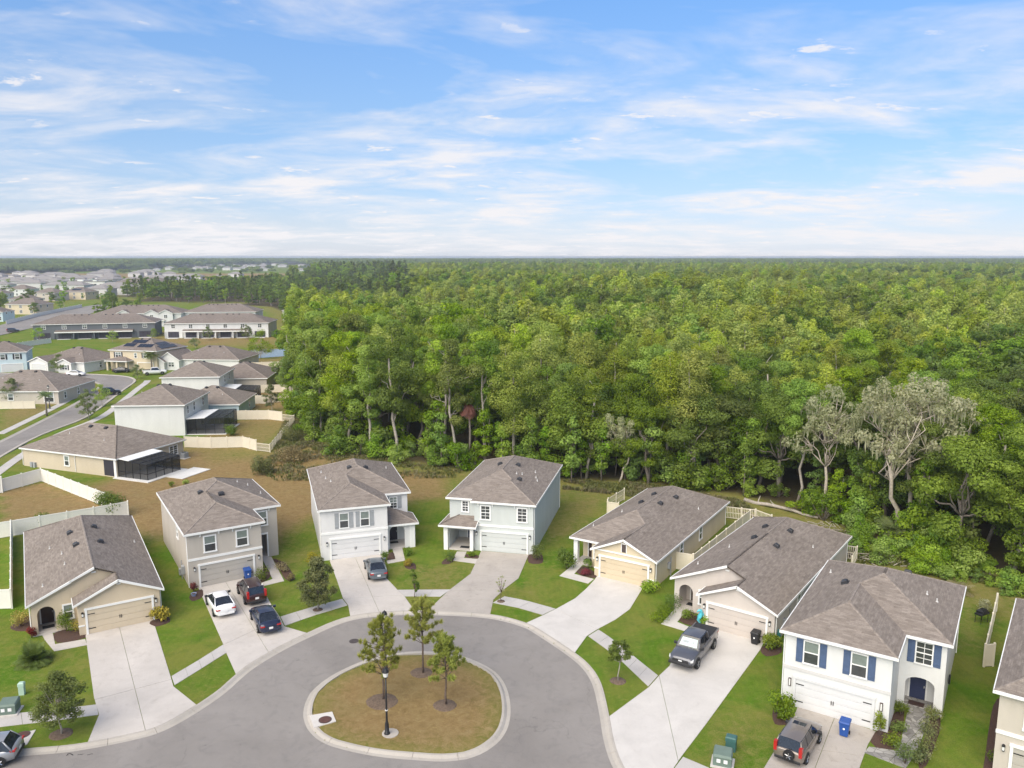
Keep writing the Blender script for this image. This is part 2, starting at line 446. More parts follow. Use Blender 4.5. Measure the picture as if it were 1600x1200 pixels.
# the street in the neighbourhood at the left
def KP(l): return l
street_l = [(-83.94, 105.74), (-85.16, 120.40), (-86.30, 131.60), (-89.00, 147.30), (-92.81, 167.81), (-97.16, 184.27), (-100.11, 192.74), (-104.10, 197.78), (-108.41, 199.87), (-114.15, 201.47), (-124.25, 202.00), (-140.60, 202.00)]
street_r = [(-71.92, 89.89), (-76.91, 108.26), (-80.75, 122.82), (-83.26, 137.47), (-83.58, 152.73), (-88.17, 171.65), (-92.20, 187.01), (-94.73, 197.26), (-97.62, 203.09), (-102.40, 207.54), (-110.59, 210.41), (-120.07, 212.18), (-130.72, 212.77), (-148.33, 213.37)]
street_l = smooth_line(street_l, 4); street_r = smooth_line(street_r, 4)
street = street_l + street_r[::-1]
far_street = [(-204.40, 303.07), (-204.17, 318.09), (-211.53, 353.01), (-218.50, 384.60), (-226.15, 422.29), (-246.09, 485.58), (-262.84, 524.83), (-272.05, 524.83), (-264.74, 473.76), (-255.26, 431.68), (-234.69, 366.39), (-229.29, 340.56)]
forest_poly = [(51.60, 63.10), (50.32, 70.89), (45.94, 75.82), (41.76, 83.16), (37.20, 93.17), (29.30, 101.02), (17.78, 107.62), (7.15, 108.26), (-3.70, 112.27), (-15.55, 118.07), (-26.58, 124.49), (-33.45, 132.55),
               (-42.97, 157.90), (-54.42, 194.72), (-67.91, 244.95), (-91.01, 328.95), (-124.50, 441.49), (-152.93, 504.45), (-199.37, 531.99), (-251.12, 562.67), (-315.96, 646.41), (-319.36, 686.06), (-285.37, 717.47), (-246.20, 774.13), (-251.12, 988.37), (-398.52, 1722.55),
               (-1150, 4200), (4600, 5200), (4600, 400), (180, 60)]
far_forest_poly = [(-900, 1500), (-2600, 1500), (-5200, 5200), (-900, 5200)]
# patches of turf: (polygon, dry, softness in metres)
patches = [
    ([(-51.64, 97.20), (-56.83, 105.74), (-51.69, 114.02), (-53.54, 127.95), (-38.84, 127.95), (-28.62, 115.83), (-15.04, 114.02), (-8.75, 111.58), (-7.99, 100.45), (-13.05, 98.27), (-13.77, 94.64), (-24.03, 93.17), (-26.04, 86.61), (-25.87, 83.56), (-32.86, 83.56), (-40.94, 85.98), (-43.54, 87.68)], 0.70, 4.0),
    ([(-68.06, 102.74), (-65.82, 108.26), (-51.77, 98.27), (-51.14, 94.64), (-58.27, 87.25)], 0.55, 0.8),
    ([(6.12, 105.74), (12.59, 101.30), (11.01, 94.64), (7.54, 85.98), (3.15, 83.56)], 0.34, 2.5),
    ([(-10.40, 77.33), (-3.80, 78.01), (-6.03, 71.33), (-9.11, 71.92)], 0.26, 2.0),
    ([(3.15, 83.56), (6.79, 85.57), (5.03, 74.69), (1.89, 74.69)], 0.20, 2.0),
    ([(13.53, 50.33), (19.88, 53.58), (15.52, 44.79), (11.00, 44.79)], 0.27, 2.0),
    ([(40.94, 70.17), (44.21, 70.17), (37.11, 60.31), (36.08, 60.31)], 0.30, 1.5),
    ([(-54.45, 130.21), (-41.37, 126.63), (-42.02, 151.49), (-45.75, 155.92), (-52.48, 150.27)], 0.5, 0.6),
    ([(-105.07, 161.31), (-99.94, 164.86), (-108.14, 185.17), (-105.96, 196.75), (-102.53, 194.72), (-92.55, 153.36), (-88.42, 134.97)], 0.42, 1.5),
    ([(-55.16, 161.31), (-44.66, 161.31), (-68.11, 244.95), (-82.92, 244.95)], 0.48, 2.5),
    ([(-130.98, 280.91), (-76.30, 270.98), (-96.37, 343.59), (-179.37, 328.95)], 0.42, 4),
    ([(-53.54, 127.95), (-35.84, 132.55), (-19.38, 117.69), (-18.41, 111.58), (-33.76, 110.57), (-44.17, 114.02)], 0.55, 2.5),
    ([(-1400, 900), (-1400, 1500), (-300, 1500), (-250, 900)], 0.85, 30),
    ([(-253.66, 396.40), (-276.53, 468.07), (-299.19, 615.88), (-354.60, 730.84), (-363.95, 570.89)], 0.3, 10),
    ([(13.14, 54.46), (10.96, 55.36), (9.11, 52.73), (7.08, 51.10)], 0.18, 1.0),
    ([(-20.06, 94.64), (-8.07, 97.20), (-7.21, 78.01), (-10.49, 78.01), (-13.68, 81.63)], -0.1, 1.5),
]
def ground():
    def axis(segs):
        out = [segs[0][0]]
        for a, b, st in segs:
            n = max(1, round((b-a)/st)); out += list(np.linspace(a, b, n+1)[1:])
        return np.array(out)
    xs = axis([(-9000,-2000,700), (-2000,-400,80), (-400,-150,12), (-150,-56,2.2), (-56,-42,0.8), (-42,46,0.4), (46,70,1.0), (70,200,8), (200,2000,90), (2000,9000,700)])
    ys = axis([(-300,10,40), (10,36,3), (36,98,0.4), (98,130,0.8), (130,260,2.5), (260,520,8), (520,2000,70), (2000,12000,700)])
    X, Y = np.meshgrid(xs, ys, indexing='ij')
    near = (np.abs(X) < 90) & (Y < 130) & (Y > 10)
    Z = np.zeros(X.shape)
    Xn, Yn = X[near], Y[near]
    inr = np_in_poly(Xn, Yn, culdesac) | (np_poly_dist(Xn, Yn, road_edge, False) < 0.5)
    isl = np_in_poly(Xn, Yn, island_edge); di = np_poly_dist(Xn, Yn, island_edge)
    low = inr & ~(isl & (di > 0.5))
    Z[near] = np.where(low, -0.15, 0.0)
    for poly in (street, far_street):
        m = np_in_poly(X, Y, poly); Z[m] -= 0.25
    dry = np.full(X.shape, 0.13)
    for poly, val, soft in patches:
        d = np_poly_dist(X, Y, poly); s = np.where(np_in_poly(X, Y, poly), d, -d)
        w = np.clip(s/(2*soft)+0.5, 0, 1); w = w*w*(3-2*w)
        dry = dry*(1-w)+val*w
    for i_ in range(6):        # uneven watering and wear
        fx, fy = 0.05*(1.55**i_), 0.06*(1.5**i_); dry = dry+0.07/(1+0.35*i_)*np.sin(X*fx+1.7*i_+1.3*np.sin(Y*fy*0.8+i_))*np.cos(Y*fy+0.9*i_+1.1*np.sin(X*fx*0.7))
    # island turf: worn in the middle
    tmp = np.zeros(X.shape); tmp[near] = np.where(isl, np.clip(0.34+di*0.09, 0, 0.72), 0)
    dry = np.where(tmp > 0, tmp, dry)
    d = np_poly_dist(X, Y, forest_poly); s = np.where(np_in_poly(X, Y, forest_poly), d, -d)
    soil = np.clip(s/7+0.35, 0, 1)
    dry = np.where(s > -16, np.maximum(dry, 0.34*np.clip((s+16)/10, 0, 1)), dry)
    s2 = np.where(np_in_poly(X, Y, far_forest_poly), 1.0, 0)
    soil = np.maximum(soil, s2)
    nx, ny = X.shape
    idx = np.arange(nx*ny).reshape(nx, ny)
    q = np.stack([idx[:-1,:-1], idx[1:,:-1], idx[1:,1:], idx[:-1,1:]], -1).reshape(-1, 4)
    me = bpy.data.meshes.new("ground")
    co = np.stack([X, Y, Z], -1).reshape(-1, 3).astype(np.float32)
    me.vertices.add(len(co)); me.vertices.foreach_set("co", co.ravel())
    me.loops.add(q.size); me.loops.foreach_set("vertex_index", q.ravel().astype(np.int32))
    me.polygons.add(len(q)); me.polygons.foreach_set("loop_start", np.arange(0, q.size, 4, dtype=np.int32))
    me.update(calc_edges=True)
    for nm, arr in (("dry", dry), ("soil", soil)):
        a = me.attributes.new(nm, 'FLOAT', 'POINT'); a.data.foreach_set("value", arr.ravel().astype(np.float32))
    me.polygons.foreach_set("use_smooth", [True]*len(q))
    me.materials.append(M['lawn'])
    return tag(link("ground", me), kind="structure")
ground()
def sheet(name, poly, z, mat):
    mb = MB(); n = len(poly)
    a = sum(poly[i][0]*poly[(i+1)%n][1]-poly[(i+1)%n][0]*poly[i][1] for i in range(n))
    if a < 0: poly = poly[::-1]
    mb.add([(p[0], p[1], z) for p in poly], [tuple(range(n))])
    return mb.build(name, mat)
tag(sheet("road", culdesac, -0.10, M['asphalt']), kind="structure")
tag(sheet("street_road", street, 0.0, M['asphalt']), kind="structure")
tag(sheet("far_road", far_street, 0.02, M['asphalt']), kind="structure")

def curb_run(name, line, closed, side, prof, seg=3.0, mat=None, gap=0.012):
    """a kerb cast in lengths; side=+1 puts it to the left of travel"""
    root = empty(name); tag(root, kind="structure")
    pts = resample(line, 0.5, closed)
    if closed: pts = pts+[pts[0]]
    offs = [offset_line(pts[:-1], side*o, True)+[offset_line(pts[:-1], side*o, True)[0]] if closed else offset_line(pts, side*o) for o, z in prof]
    per = max(1, round(seg/0.5)); n = len(pts); i = 0
    while i < n-1:
        j = min(n-1, i+per); mb = MB(); vs_ = []; m = j-i+1; k = len(prof)
        for a in range(i, j+1):
            for b in range(k):
                x, y = offs[b][a]
                if a in (i, j):
                    o = i+1 if a == i else j-1
                    tx, ty = offs[b][o][0]-x, offs[b][o][1]-y; L = math.hypot(tx, ty) or 1
                    x += tx/L*gap; y += ty/L*gap
                vs_.append((x, y, prof[b][1]))
        fs = []
        for a in range(m-1):
            for b in range(k-1):
                f = (a*k+b, (a+1)*k+b, (a+1)*k+b+1, a*k+b+1)
                fs.append(f if side > 0 else f[::-1])
        fs.append(tuple(range(k))); fs.append(tuple((m-1)*k+b for b in range(k-1, -1, -1)))
        mb.add(vs_, fs); mb.build("curb_length", mat or M['curb'], root); i = j
    return root
KP_ = [(0, -0.16), (0.0, -0.096), (0.26, -0.088), (0.40, -0.02), (0.48, 0.02), (0.64, 0.026), (0.64, -0.2)]
curb_run("outer_curb", road_edge, False, 1, KP_)
KI_ = [(0, -0.16), (0.0, -0.096), (0.25, -0.085), (0.36, -0.01), (0.44, 0.035), (0.60, 0.04), (0.60, -0.2)]
curb_run("island_curb", island_edge, True, -1, KI_)
KS_ = [(0, -0.02), (0.0, 0.01), (0.3, 0.015), (0.42, 0.08), (0.62, 0.09), (0.62, -0.1)]
curb_run("street_curb", street_l, False, 1, KS_, 8.0)
curb_run("street_curb", street_r, False, -1, KS_, 8.0)

# --- flatwork, cast in slabs with open joints
def clip_half(poly, p, nrm, off=0.0):
    """keep the part of poly where dot(q-p, nrm) >= off"""
    out = []; n = len(poly)
    for i in range(n):
        a, b = poly[i], poly[(i+1) % n]
        da = (a[0]-p[0])*nrm[0]+(a[1]-p[1])*nrm[1]-off; db = (b[0]-p[0])*nrm[0]+(b[1]-p[1])*nrm[1]-off
        if da >= 0: out.append(a)
        if (da >= 0) != (db >= 0):
            t = da/(da-db); out.append((a[0]+(b[0]-a[0])*t, a[1]+(b[1]-a[1])*t))
    return out
def split(polys, p, q, gap=0.014):
    """saw every polygon along the line p-q"""
    dx, dy = q[0]-p[0], q[1]-p[1]; L = math.hypot(dx, dy); nr = (-dy/L, dx/L); out = []
    for po in polys:
        for s in (1, -1):
            r = clip_half(po, p, (nr[0]*s, nr[1]*s), gap)
            if len(r) > 2:
                ar = abs(sum(r[i][0]*r[(i+1)%len(r)][1]-r[(i+1)%len(r)][0]*r[i][1] for i in range(len(r))))/2
                if ar > 0.05: out.append(r)
    return out
def slabs(name, polys, mat, top=0.03, piece="slab", rnd=0.004):
    root = empty(name); tag(root, kind="structure")
    r = random.Random(len(polys)*7+int(abs(polys[0][0][0])*100))
    for po in polys:
        mb = MB(); mb.prism(po, -0.25, top+r.uniform(-rnd, rnd)); mb.build(piece, mat, root)
    return root
def near_idx(line, p):
    return min(range(len(line)), key=lambda i: (line[i][0]-p[0])**2+(line[i][1]-p[1])**2)
cb = resample(curb_back, 0.4); cb = offset_line(cb, 0.012)
def along_curb(p, q):
    """points of the kerb's back from p's foot to q's foot"""
    i, j = near_idx(cb, p), near_idx(cb, q)
    return cb[i:j+1] if i <= j else cb[j:i+1][::-1]
def strip(L, R, step=1.5, gap=0.012):
    """slabs between two edge polylines"""
    n = max(2, round(sum(math.dist(a, b) for a, b in zip(L, L[1:]))/step))
    L = resample(L, 0.02+sum(math.dist(a, b) for a, b in zip(L, L[1:]))/n); R = resample(R, sum(math.dist(a, b) for a, b in zip(R, R[1:]))/n)
    n = min(len(L), len(R))-1; out = []
    for i in range(n):
        po = []
        for (p, o) in ((L[i], L[i+1]), (L[i+1], L[i]), (R[i+1], R[i]), (R[i], R[i+1])):
            d = math.dist(p, o) or 1
            po.append((p[0]+(o[0]-p[0])/d*gap, p[1]+(o[1]-p[1])/d*gap))
        out.append(po)
    return out
# driveways: top-left ... clockwise to the kerb
dA = [(-36.22, 63.69), (-31.73, 66.27), (-25.43, 55.45), (-24.71, 54.19)] + along_curb((-22.33, 51.82), (-27.34, 47.41)) + [(-28.28, 50.56), (-29.75, 52.73)]
P = split([dA], (-29.58, 52.40), (-25.26, 55.17)); P = split(P, (-33.40, 63.92), (-24.13, 48.47))
slabs("driveway", P, M['concrete'])
dB = [(-29.69, 71.77), (-25.50, 75.17), (-21.70, 68.10), (-20.24, 65.64), (-19.33, 63.81)] + along_curb((-17.19, 62.64), (-20.83, 56.10)) + [(-22.58, 59.15), (-23.36, 60.63)]
P = split([dB], (-23.32, 60.52), (-20.11, 65.39)); P = split(P, (-27.12, 72.36), (-19.27, 59.25)); slabs("driveway", P, M['concrete'])
dC = [(-18.83, 78.71), (-13.59, 81.07), (-12.23, 74.06), (-10.70, 71.18), (-9.93, 69.89)] + along_curb((-8.61, 67.70), (-14.27, 65.89)) + [(-14.74, 67.97), (-15.52, 69.47), (-17.07, 73.90)]
P = split([dC], (-15.49, 69.33), (-9.97, 70.17)); P = split(P, (-15.93, 78.36), (-11.79, 66.78)); P = split(P, (-16.96, 73.43), (-11.83, 74.69)); slabs("driveway", P, M['concrete'])
dD = [(-3.28, 81.44), (1.75, 80.33), (0.62, 74.06), (-0.67, 71.62), (-1.70, 69.19)] + along_curb((-1.91, 66.14), (-7.38, 67.44)) + [(-5.95, 71.18), (-4.11, 75.17)]
P = split([dD], (-4.17, 75.01), (0.62, 74.06)); P = split(P, (-6.00, 71.03), (-0.72, 71.47)); P = split(P, (-6.70, 69.47), (-1.70, 69.05)); slabs("driveway", P, M['concrete_old'])
dE = [(8.89, 75.99), (13.06, 73.43), (11.77, 70.31), (10.48, 67.17), (8.97, 65.14), (7.23, 63.33), (6.19, 62.07)] + along_curb((4.97, 59.25), (1.15, 64.65)) + [(2.80, 66.01), (4.00, 67.30), (5.82, 69.47), (7.02, 71.62), (8.02, 73.74)]
P = split([dE], (3.87, 67.17), (7.21, 63.22)); slabs("driveway", P, M['concrete_new'])
dF = [(15.18, 63.69), (17.16, 64.89), (21.57, 62.98), (19.84, 59.78), (13.15, 49.64), (10.65, 45.94), (9.77, 44.54), (9.49, 43.88)] + along_curb((7.40, 43.88), (6.65, 50.48)) + [(9.98, 54.10), (10.96, 55.63), (12.07, 57.15), (14.52, 62.87)]
P = split([dF], (10.96, 55.63), (11.16, 51.10)); P = [x for x in P]
slabs("driveway", split([dF], (11.01, 55.63), (10.34, 45.42)), M['concrete_new'])
dG = [(20.09, 51.82), (24.03, 48.61), (22.87, 47.14), (21.45, 44.98), (19.64, 42.14), (13.39, 42.14), (15.48, 44.79), (18.84, 49.64)]
P = split([dG], (21.47, 49.42), (17.49, 42.99)); P = split(P, (17.18, 47.21), (22.11, 45.94)); slabs("driveway", P, M['concrete_old'])
# sidewalks
slabs("sidewalk", strip([(-38.43, 49.72), (-35.07, 50.56), (-31.88, 51.10), (-29.10, 51.82)], [(-37.30, 48.11), (-34.17, 49.12), (-31.13, 49.79), (-28.32, 50.56)]), M['sidewalk'])
slabs("sidewalk", strip([(-25.46, 55.63), (-24.38, 58.03), (-23.34, 60.58)], [(-24.71, 54.37), (-23.63, 56.86), (-22.62, 59.25)]), M['sidewalk'])
slabs("sidewalk", strip([(-20.18, 65.64), (-18.03, 67.50), (-15.55, 69.33)], [(-19.31, 63.92), (-17.48, 65.76), (-14.80, 67.97)]), M['sidewalk'])
slabs("sidewalk", strip([(-10.78, 71.33), (-8.44, 71.40), (-5.79, 71.40)], [(-9.90, 69.89), (-8.28, 69.89), (-6.61, 69.82)]), M['sidewalk'])
slabs("sidewalk", strip([(-0.71, 69.89), (1.17, 69.05), (3.88, 67.24)], [(-1.74, 68.51), (0.57, 67.44), (2.69, 66.01)]), M['sidewalk'])
slabs("sidewalk", strip([(7.27, 63.22), (8.20, 61.62), (10.93, 55.72)], [(6.30, 62.07), (8.31, 58.43), (9.95, 54.19)]), M['sidewalk'])
slabs("sidewalk", strip([(10.72, 45.87), (12.00, 44.85), (13.41, 43.58)], [(9.98, 44.79), (11.36, 43.82), (12.72, 42.42)]), M['sidewalk'])
sw_l = offset_line(street_l, 2.4); sw_r = offset_line(street_l, 3.9)
slabs("sidewalk", strip(sw_l[10:38], sw_r[10:38], 3.0), M['sidewalk'], 0.05)
sw_l = offset_line(street_r, -2.6); sw_r = offset_line(street_r, -4.1)
slabs("sidewalk", strip(sw_l[4:30], sw_r[4:30], 3.0), M['sidewalk'], 0.05)
# front walks
def walk(poly, cuts, mat=None, **k):
    P = [poly]
    for a, b in cuts: P = split(P, a, b)
    slabs("front_walk", P, mat or M['concrete'], 0.028, **k)
walk([(-40.05, 63.57), (-39.31, 64.16), (-36.98, 60.63), (-35.01, 61.51), (-34.34, 60.52), (-36.38, 59.46), (-38.26, 61.40)], [((-38.02, 60.09), (-36.90, 60.85))])
walk([(-26.06, 79.42), (-25.17, 79.78), (-22.04, 73.43), (-23.71, 72.21), (-24.20, 72.82), (-23.29, 73.90)], [((-24.49, 73.74), (-21.93, 74.37))])
walk([(-13.37, 84.15), (-12.33, 84.75), (-11.04, 78.71), (-12.69, 77.84), (-12.95, 78.71), (-12.08, 79.07)], [((-13.22, 78.71), (-10.71, 79.78))])
walk([(-5.86, 81.25), (-4.83, 81.25), (-5.00, 79.42), (-3.38, 79.07), (-3.66, 77.84), (-6.15, 78.71)], [((-6.29, 79.78), (-3.99, 79.24))])
walk([(6.57, 78.19), (7.49, 78.19), (6.14, 75.17), (7.97, 73.90), (7.31, 72.82), (4.66, 74.69)], [((4.69, 75.33), (6.61, 74.69))], M['concrete_new'])
walk([(15.26, 68.51), (15.92, 67.57), (14.18, 64.65), (15.15, 63.57), (14.53, 62.92), (12.74, 64.28)], [((12.85, 64.89), (14.41, 64.16))], M['concrete_new'])
def paver_mat():
    m, nt, b = mat_new('stone_pavers')
    g = N(nt, 'ShaderNodeNewGeometry'); vo = N(nt, 'ShaderNodeTexVoronoi'); vo.inputs['Scale'].default_value = 2.2
    ve = N(nt, 'ShaderNodeTexVoronoi', feature='DISTANCE_TO_EDGE'); ve.inputs['Scale'].default_value = 2.2
    nt.links.new(g.outputs['Position'], vo.inputs['Vector']); nt.links.new(g.outputs['Position'], ve.inputs['Vector'])
    c = ramp(nt, vo.outputs['Color'], [(0.1, (0.20, 0.19, 0.18)), (0.9, (0.40, 0.385, 0.36))])
    c = mix(nt, ramp(nt, ve.outputs['Distance'], [(0.0, 1.0), (0.06, 0.0)]), c, (0.13, 0.12, 0.11))
    nt.links.new(c, b.inputs['Base Color']); b.inputs['Roughness'].default_value = 0.85
    bump(nt, b, ve.outputs['Distance'], 0.5, 0.03)
    return m
M['paver'] = paver_mat()
walk([(27.72, 51.66), (29.13, 51.10), (25.63, 46.40), (24.13, 44.73), (22.28, 46.33), (22.87, 46.93), (24.53, 46.46)], [((23.47, 45.42), (25.71, 47.55))], M['paver'])
# planting beds
def bed(poly, name="mulch_bed", mat=None):
    po = smooth_line(poly, 3, True); cx = sum(p[0] for p in po)/len(po); cy = sum(p[1] for p in po)/len(po)
    mb = MB(); n = len(po)
    ring = [(cx+(p[0]-cx)*0.8, cy+(p[1]-cy)*0.8, 0.06+0.02*math.sin(i*2.3)) for i, p in enumerate(po)]
    mb.add([(p[0], p[1], -0.02) for p in po]+ring, [(i, (i+1)%n, n+(i+1)%n, n+i) for i in range(n)]+[tuple(range(n, 2*n))])
    me = mb.mesh(name, mat or M['mulch'], True); return tag(link(name, me), kind="structure")
for po in ([(-38.32, 63.10), (-35.80, 63.10), (-35.08, 61.73), (-37.00, 60.85)], [(-24.26, 72.82), (-23.65, 74.69), (-25.19, 77.67), (-25.14, 75.01)], [(-24.93, 79.42), (-23.20, 78.01), (-21.05, 73.90), (-22.00, 73.74), (-23.46, 76.65)],
           [(-13.17, 80.14), (-12.67, 81.25), (-12.10, 79.24), (-12.85, 78.89)], [(-11.01, 78.01), (-9.96, 78.01), (-9.63, 76.32), (-10.70, 76.65)], [(-4.86, 80.51), (-3.50, 80.14), (-3.46, 79.24), (-4.81, 79.60)],
           [(-7.03, 79.07), (-5.92, 80.14), (-6.16, 78.01), (-7.18, 77.67)], [(1.76, 80.51), (3.12, 80.88), (3.15, 78.01), (1.70, 78.01)], [(6.35, 75.49), (7.28, 77.33), (8.37, 75.33), (7.99, 74.06)],
           [(14.34, 64.89), (15.84, 67.17), (16.17, 65.14), (15.83, 63.69)], [(19.93, 60.09), (21.73, 61.17), (21.40, 59.25), (19.89, 58.64)], [(23.08, 47.41), (25.76, 50.33), (27.26, 51.26), (24.43, 46.60)],
           [(29.05, 50.95), (29.75, 51.26), (28.18, 48.47), (25.38, 44.79), (25.22, 45.42)], [(18.11, 51.26), (19.29, 51.58), (18.77, 49.57), (17.61, 49.42)],
           [(-31.23, 64.65), (-30.22, 65.89), (-29.36, 64.65), (-30.36, 63.69)], [(-37.92, 57.24), (-37.10, 59.05), (-35.83, 58.23), (-36.13, 56.86)], [(-42.65, 63.92), (-42.23, 66.14), (-40.38, 63.22), (-41.64, 62.98)],
           [(-29.91, 70.17), (-29.27, 71.62), (-28.49, 69.89), (-29.12, 68.78)], [(30.21, 46.73), (33.77, 51.91), (35.17, 52.73), (30.64, 44.79), (27.87, 42.99)]): bed(po)
for c_, r_ in (((-29.62, 48.32), 0.75), ((-9.12, 52.23), 1.15), ((-6.81, 56.19), 0.85), ((-4.66, 51.74), 0.85), ((7.86, 54.99), 0.62), ((-17.23, 67.04), 0.5), ((-0.99, 68.78), 0.4)):
    bed([(c_[0]+r_*math.cos(k*math.pi/4)*(1+0.1*math.sin(k*5)), c_[1]+r_*math.sin(k*math.pi/4)) for k in range(8)], "tree_ring", M['ring'])
bed([(27.88, 95.91), (37.05, 83.56), (37.48, 79.78), (32.94, 80.14), (29.57, 91.04)], "brush_pile_soil")

# ------------------------------------------------------------------ houses
def plane_of(r, side):
    s, z = r['s'], r['z']
    return {'L': (s, 0, z-s*r['x0']), 'R': (-s, 0, z+s*r['x1']), 'F': (0, s, z-s*r['y0']), 'B': (0, -s, z+s*r['y1'])}[side]
def clip_h(poly, h):
    out = []; n = len(poly)
    for i in range(n):
        a, b = poly[i], poly[(i+1) % n]
        da = h[0]*a[0]+h[1]*a[1]+h[2]; db = h[0]*b[0]+h[1]*b[1]+h[2]
        if da >= -1e-9: out.append(a)
        if (da > 1e-9 and db < -1e-9) or (da < -1e-9 and db > 1e-9):
            t = da/(da-db); out.append((a[0]+(b[0]-a[0])*t, a[1]+(b[1]-a[1])*t))
    return out
def area(p): return sum(p[i][0]*p[(i+1)%len(p)][1]-p[(i+1)%len(p)][0]*p[i][1] for i in range(len(p)))/2
def R_(x0, x1, y0, y1, z, s, hips): return dict(x0=x0, x1=x1, y0=y0, y1=y1, z=z, s=s, hips=hips)
def env(rects, x, y):
    best = None
    for r in rects:
        if r['x0'] < x < r['x1'] and r['y0'] < y < r['y1']:
            h = min(a*x+b*y+c for a, b, c in (plane_of(r, k) for k in r['hips']))
            best = h if best is None else max(best, h)
    return best
def make_roof(root, rects, roof_mat, trim_mat, th=0.16, fascia=0.2):
    pieces = []
    for i, r in enumerate(rects):
        for k in r['hips']:
            p = plane_of(r, k)
            polys = [[(r['x0'], r['y0']), (r['x1'], r['y0']), (r['x1'], r['y1']), (r['x0'], r['y1'])]]
            for k2 in r['hips']:
                if k2 != k:
                    q = plane_of(r, k2); polys = [clip_h(po, tuple(q[t]-p[t] for t in range(3))) for po in polys]
            polys = [po for po in polys if len(po) > 2]
            for j, o in enumerate(rects):
                if j == i: continue
                hs = [(1, 0, -o['x0']), (-1, 0, o['x1']), (0, 1, -o['y0']), (0, -1, o['y1'])]
                ok = True
                for k2 in o['hips']:
                    q = plane_of(o, k2); h = tuple(q[t]-p[t] for t in range(3))
                    if abs(h[0]) < 1e-9 and abs(h[1]) < 1e-9:
                        if h[2] < -1e-6 or (abs(h[2]) <= 1e-6 and j > i): ok = False
                    else: hs.append(h)
                if not ok: continue
                new = []
                for po in polys:
                    cur = po
                    for h in hs:
                        out = clip_h(cur, tuple(-t for t in h))
                        if len(out) > 2 and abs(area(out)) > 1e-4: new.append(out)
                        cur = clip_h(cur, h)
                        if len(cur) < 3 or abs(area(cur)) < 1e-4: cur = None; break
                polys = new
            for po in polys:
                if len(po) > 2 and abs(area(po)) > 1e-4:
                    pieces.append((po if area(po) > 0 else po[::-1], p, k, r['s']))
    mb = MB(); fb = MB(); rc = MB(); seen = set()
    for po, p, k, s in pieces:
        n = len(po); H = lambda q: p[0]*q[0]+p[1]*q[1]+p[2]
        sl = math.sqrt(1+s*s)
        uv = [((q[1], q[0]*sl) if k in 'LR' else (q[0]+31.7, q[1]*sl)) for q in po]
        if k in 'R': uv = [(u, -v) for u, v in uv]
        if k in 'B': uv = [(u, -v) for u, v in uv]
        mb.add([(q[0], q[1], H(q)) for q in po]+[(q[0], q[1], H(q)-th) for q in po], [tuple(range(n)), tuple(range(2*n-1, n-1, -1))], [uv, uv[::-1]])
        for a, b in zip(po, po[1:]+po[:1]):
            ts = {0.0, 1.0}
            for r in rects:
                for ax, val in ((0, r['x0']), (0, r['x1']), (1, r['y0']), (1, r['y1'])):
                    d = b[ax]-a[ax]
                    if abs(d) > 1e-9:
                        t = (val-a[ax])/d
                        if 1e-6 < t < 1-1e-6: ts.add(t)
            ts = sorted(ts)
            L = math.hypot(b[0]-a[0], b[1]-a[1])
            if L < 1e-6: continue
            nr = ((b[1]-a[1])/L, -(b[0]-a[0])/L)
            for t0, t1 in zip(ts, ts[1:]):
                if (t1-t0)*L < 0.02: continue
                m = (a[0]+(b[0]-a[0])*(t0+t1)/2, a[1]+(b[1]-a[1])*(t0+t1)/2)
                e = env(rects, m[0]+nr[0]*0.02, m[1]+nr[1]*0.02)
                if e is not None and abs(e-H(m)) < 0.05:
                    m3 = (m[0]+nr[0]*0.3, m[1]+nr[1]*0.3); e3 = env(rects, *m3)
                    ky = (round(m[0], 1), round(m[1], 1))
                    if e3 is not None and e3 < H(m3)-0.03 and (t1-t0)*L > 0.3 and ky not in seen:
                        seen.add(ky)
                        a3 = (a[0]+(b[0]-a[0])*t0, a[1]+(b[1]-a[1])*t0); b3 = (a[0]+(b[0]-a[0])*t1, a[1]+(b[1]-a[1])*t1)
                        rc.tube([(a3[0], a3[1], H(a3)-0.055), (b3[0], b3[1], H(b3)-0.055)], 0.105, 6)
                if e is None or e < H(m)-0.08:
                    q0 = (a[0]+(b[0]-a[0])*t0, a[1]+(b[1]-a[1])*t0); q1 = (a[0]+(b[0]-a[0])*t1, a[1]+(b[1]-a[1])*t1)
                    ov = 0.03
                    q0 = (q0[0]-(b[0]-a[0])/L*ov*0, q0[1]); dx, dy = nr[0]*0.06, nr[1]*0.06
                    za, zb = H(q0)+0.015, H(q1)+0.015
                    v = [(q0[0], q0[1], za-fascia), (q1[0], q1[1], zb-fascia), (q1[0], q1[1], zb), (q0[0], q0[1], za)]
                    tx, ty = (b[0]-a[0])/L*0.06, (b[1]-a[1])/L*0.06
                    v2 = [(q0[0]+dx-tx, q0[1]+dy-ty, za-fascia), (q1[0]+dx+tx, q1[1]+dy+ty, zb-fascia), (q1[0]+dx+tx, q1[1]+dy+ty, zb), (q0[0]+dx-tx, q0[1]+dy-ty, za)]
                    fb.add(v+v2, [(0,1,2,3), (7,6,5,4), (4,5,1,0), (3,2,6,7), (5,6,2,1), (0,3,7,4)])
    ro = mb.build("roof", roof_mat, root)
    if fb.f: fb.build("fascia", trim_mat, ro)
    if rc.f: rc.build("ridge_cap", M['ridge'], ro)
    return ro
class Face:
    """a wall plane in house coordinates: u runs along it, out points away from the house"""
    def __init__(s, side, pos): s.side, s.pos = side, pos
    def pt(s, u, o, z):
        return {'F': (u, s.pos-o, z), 'B': (u, s.pos+o, z), 'R': (s.pos+o, u, z), 'L': (s.pos-o, u, z)}[s.side]
    def box(s, mb, u0, u1, o0, o1, z0, z1):
        a, b = s.pt(u0, o0, z0), s.pt(u1, o1, z1); mb.box(a[0], b[0], a[1], b[1], z0, z1)
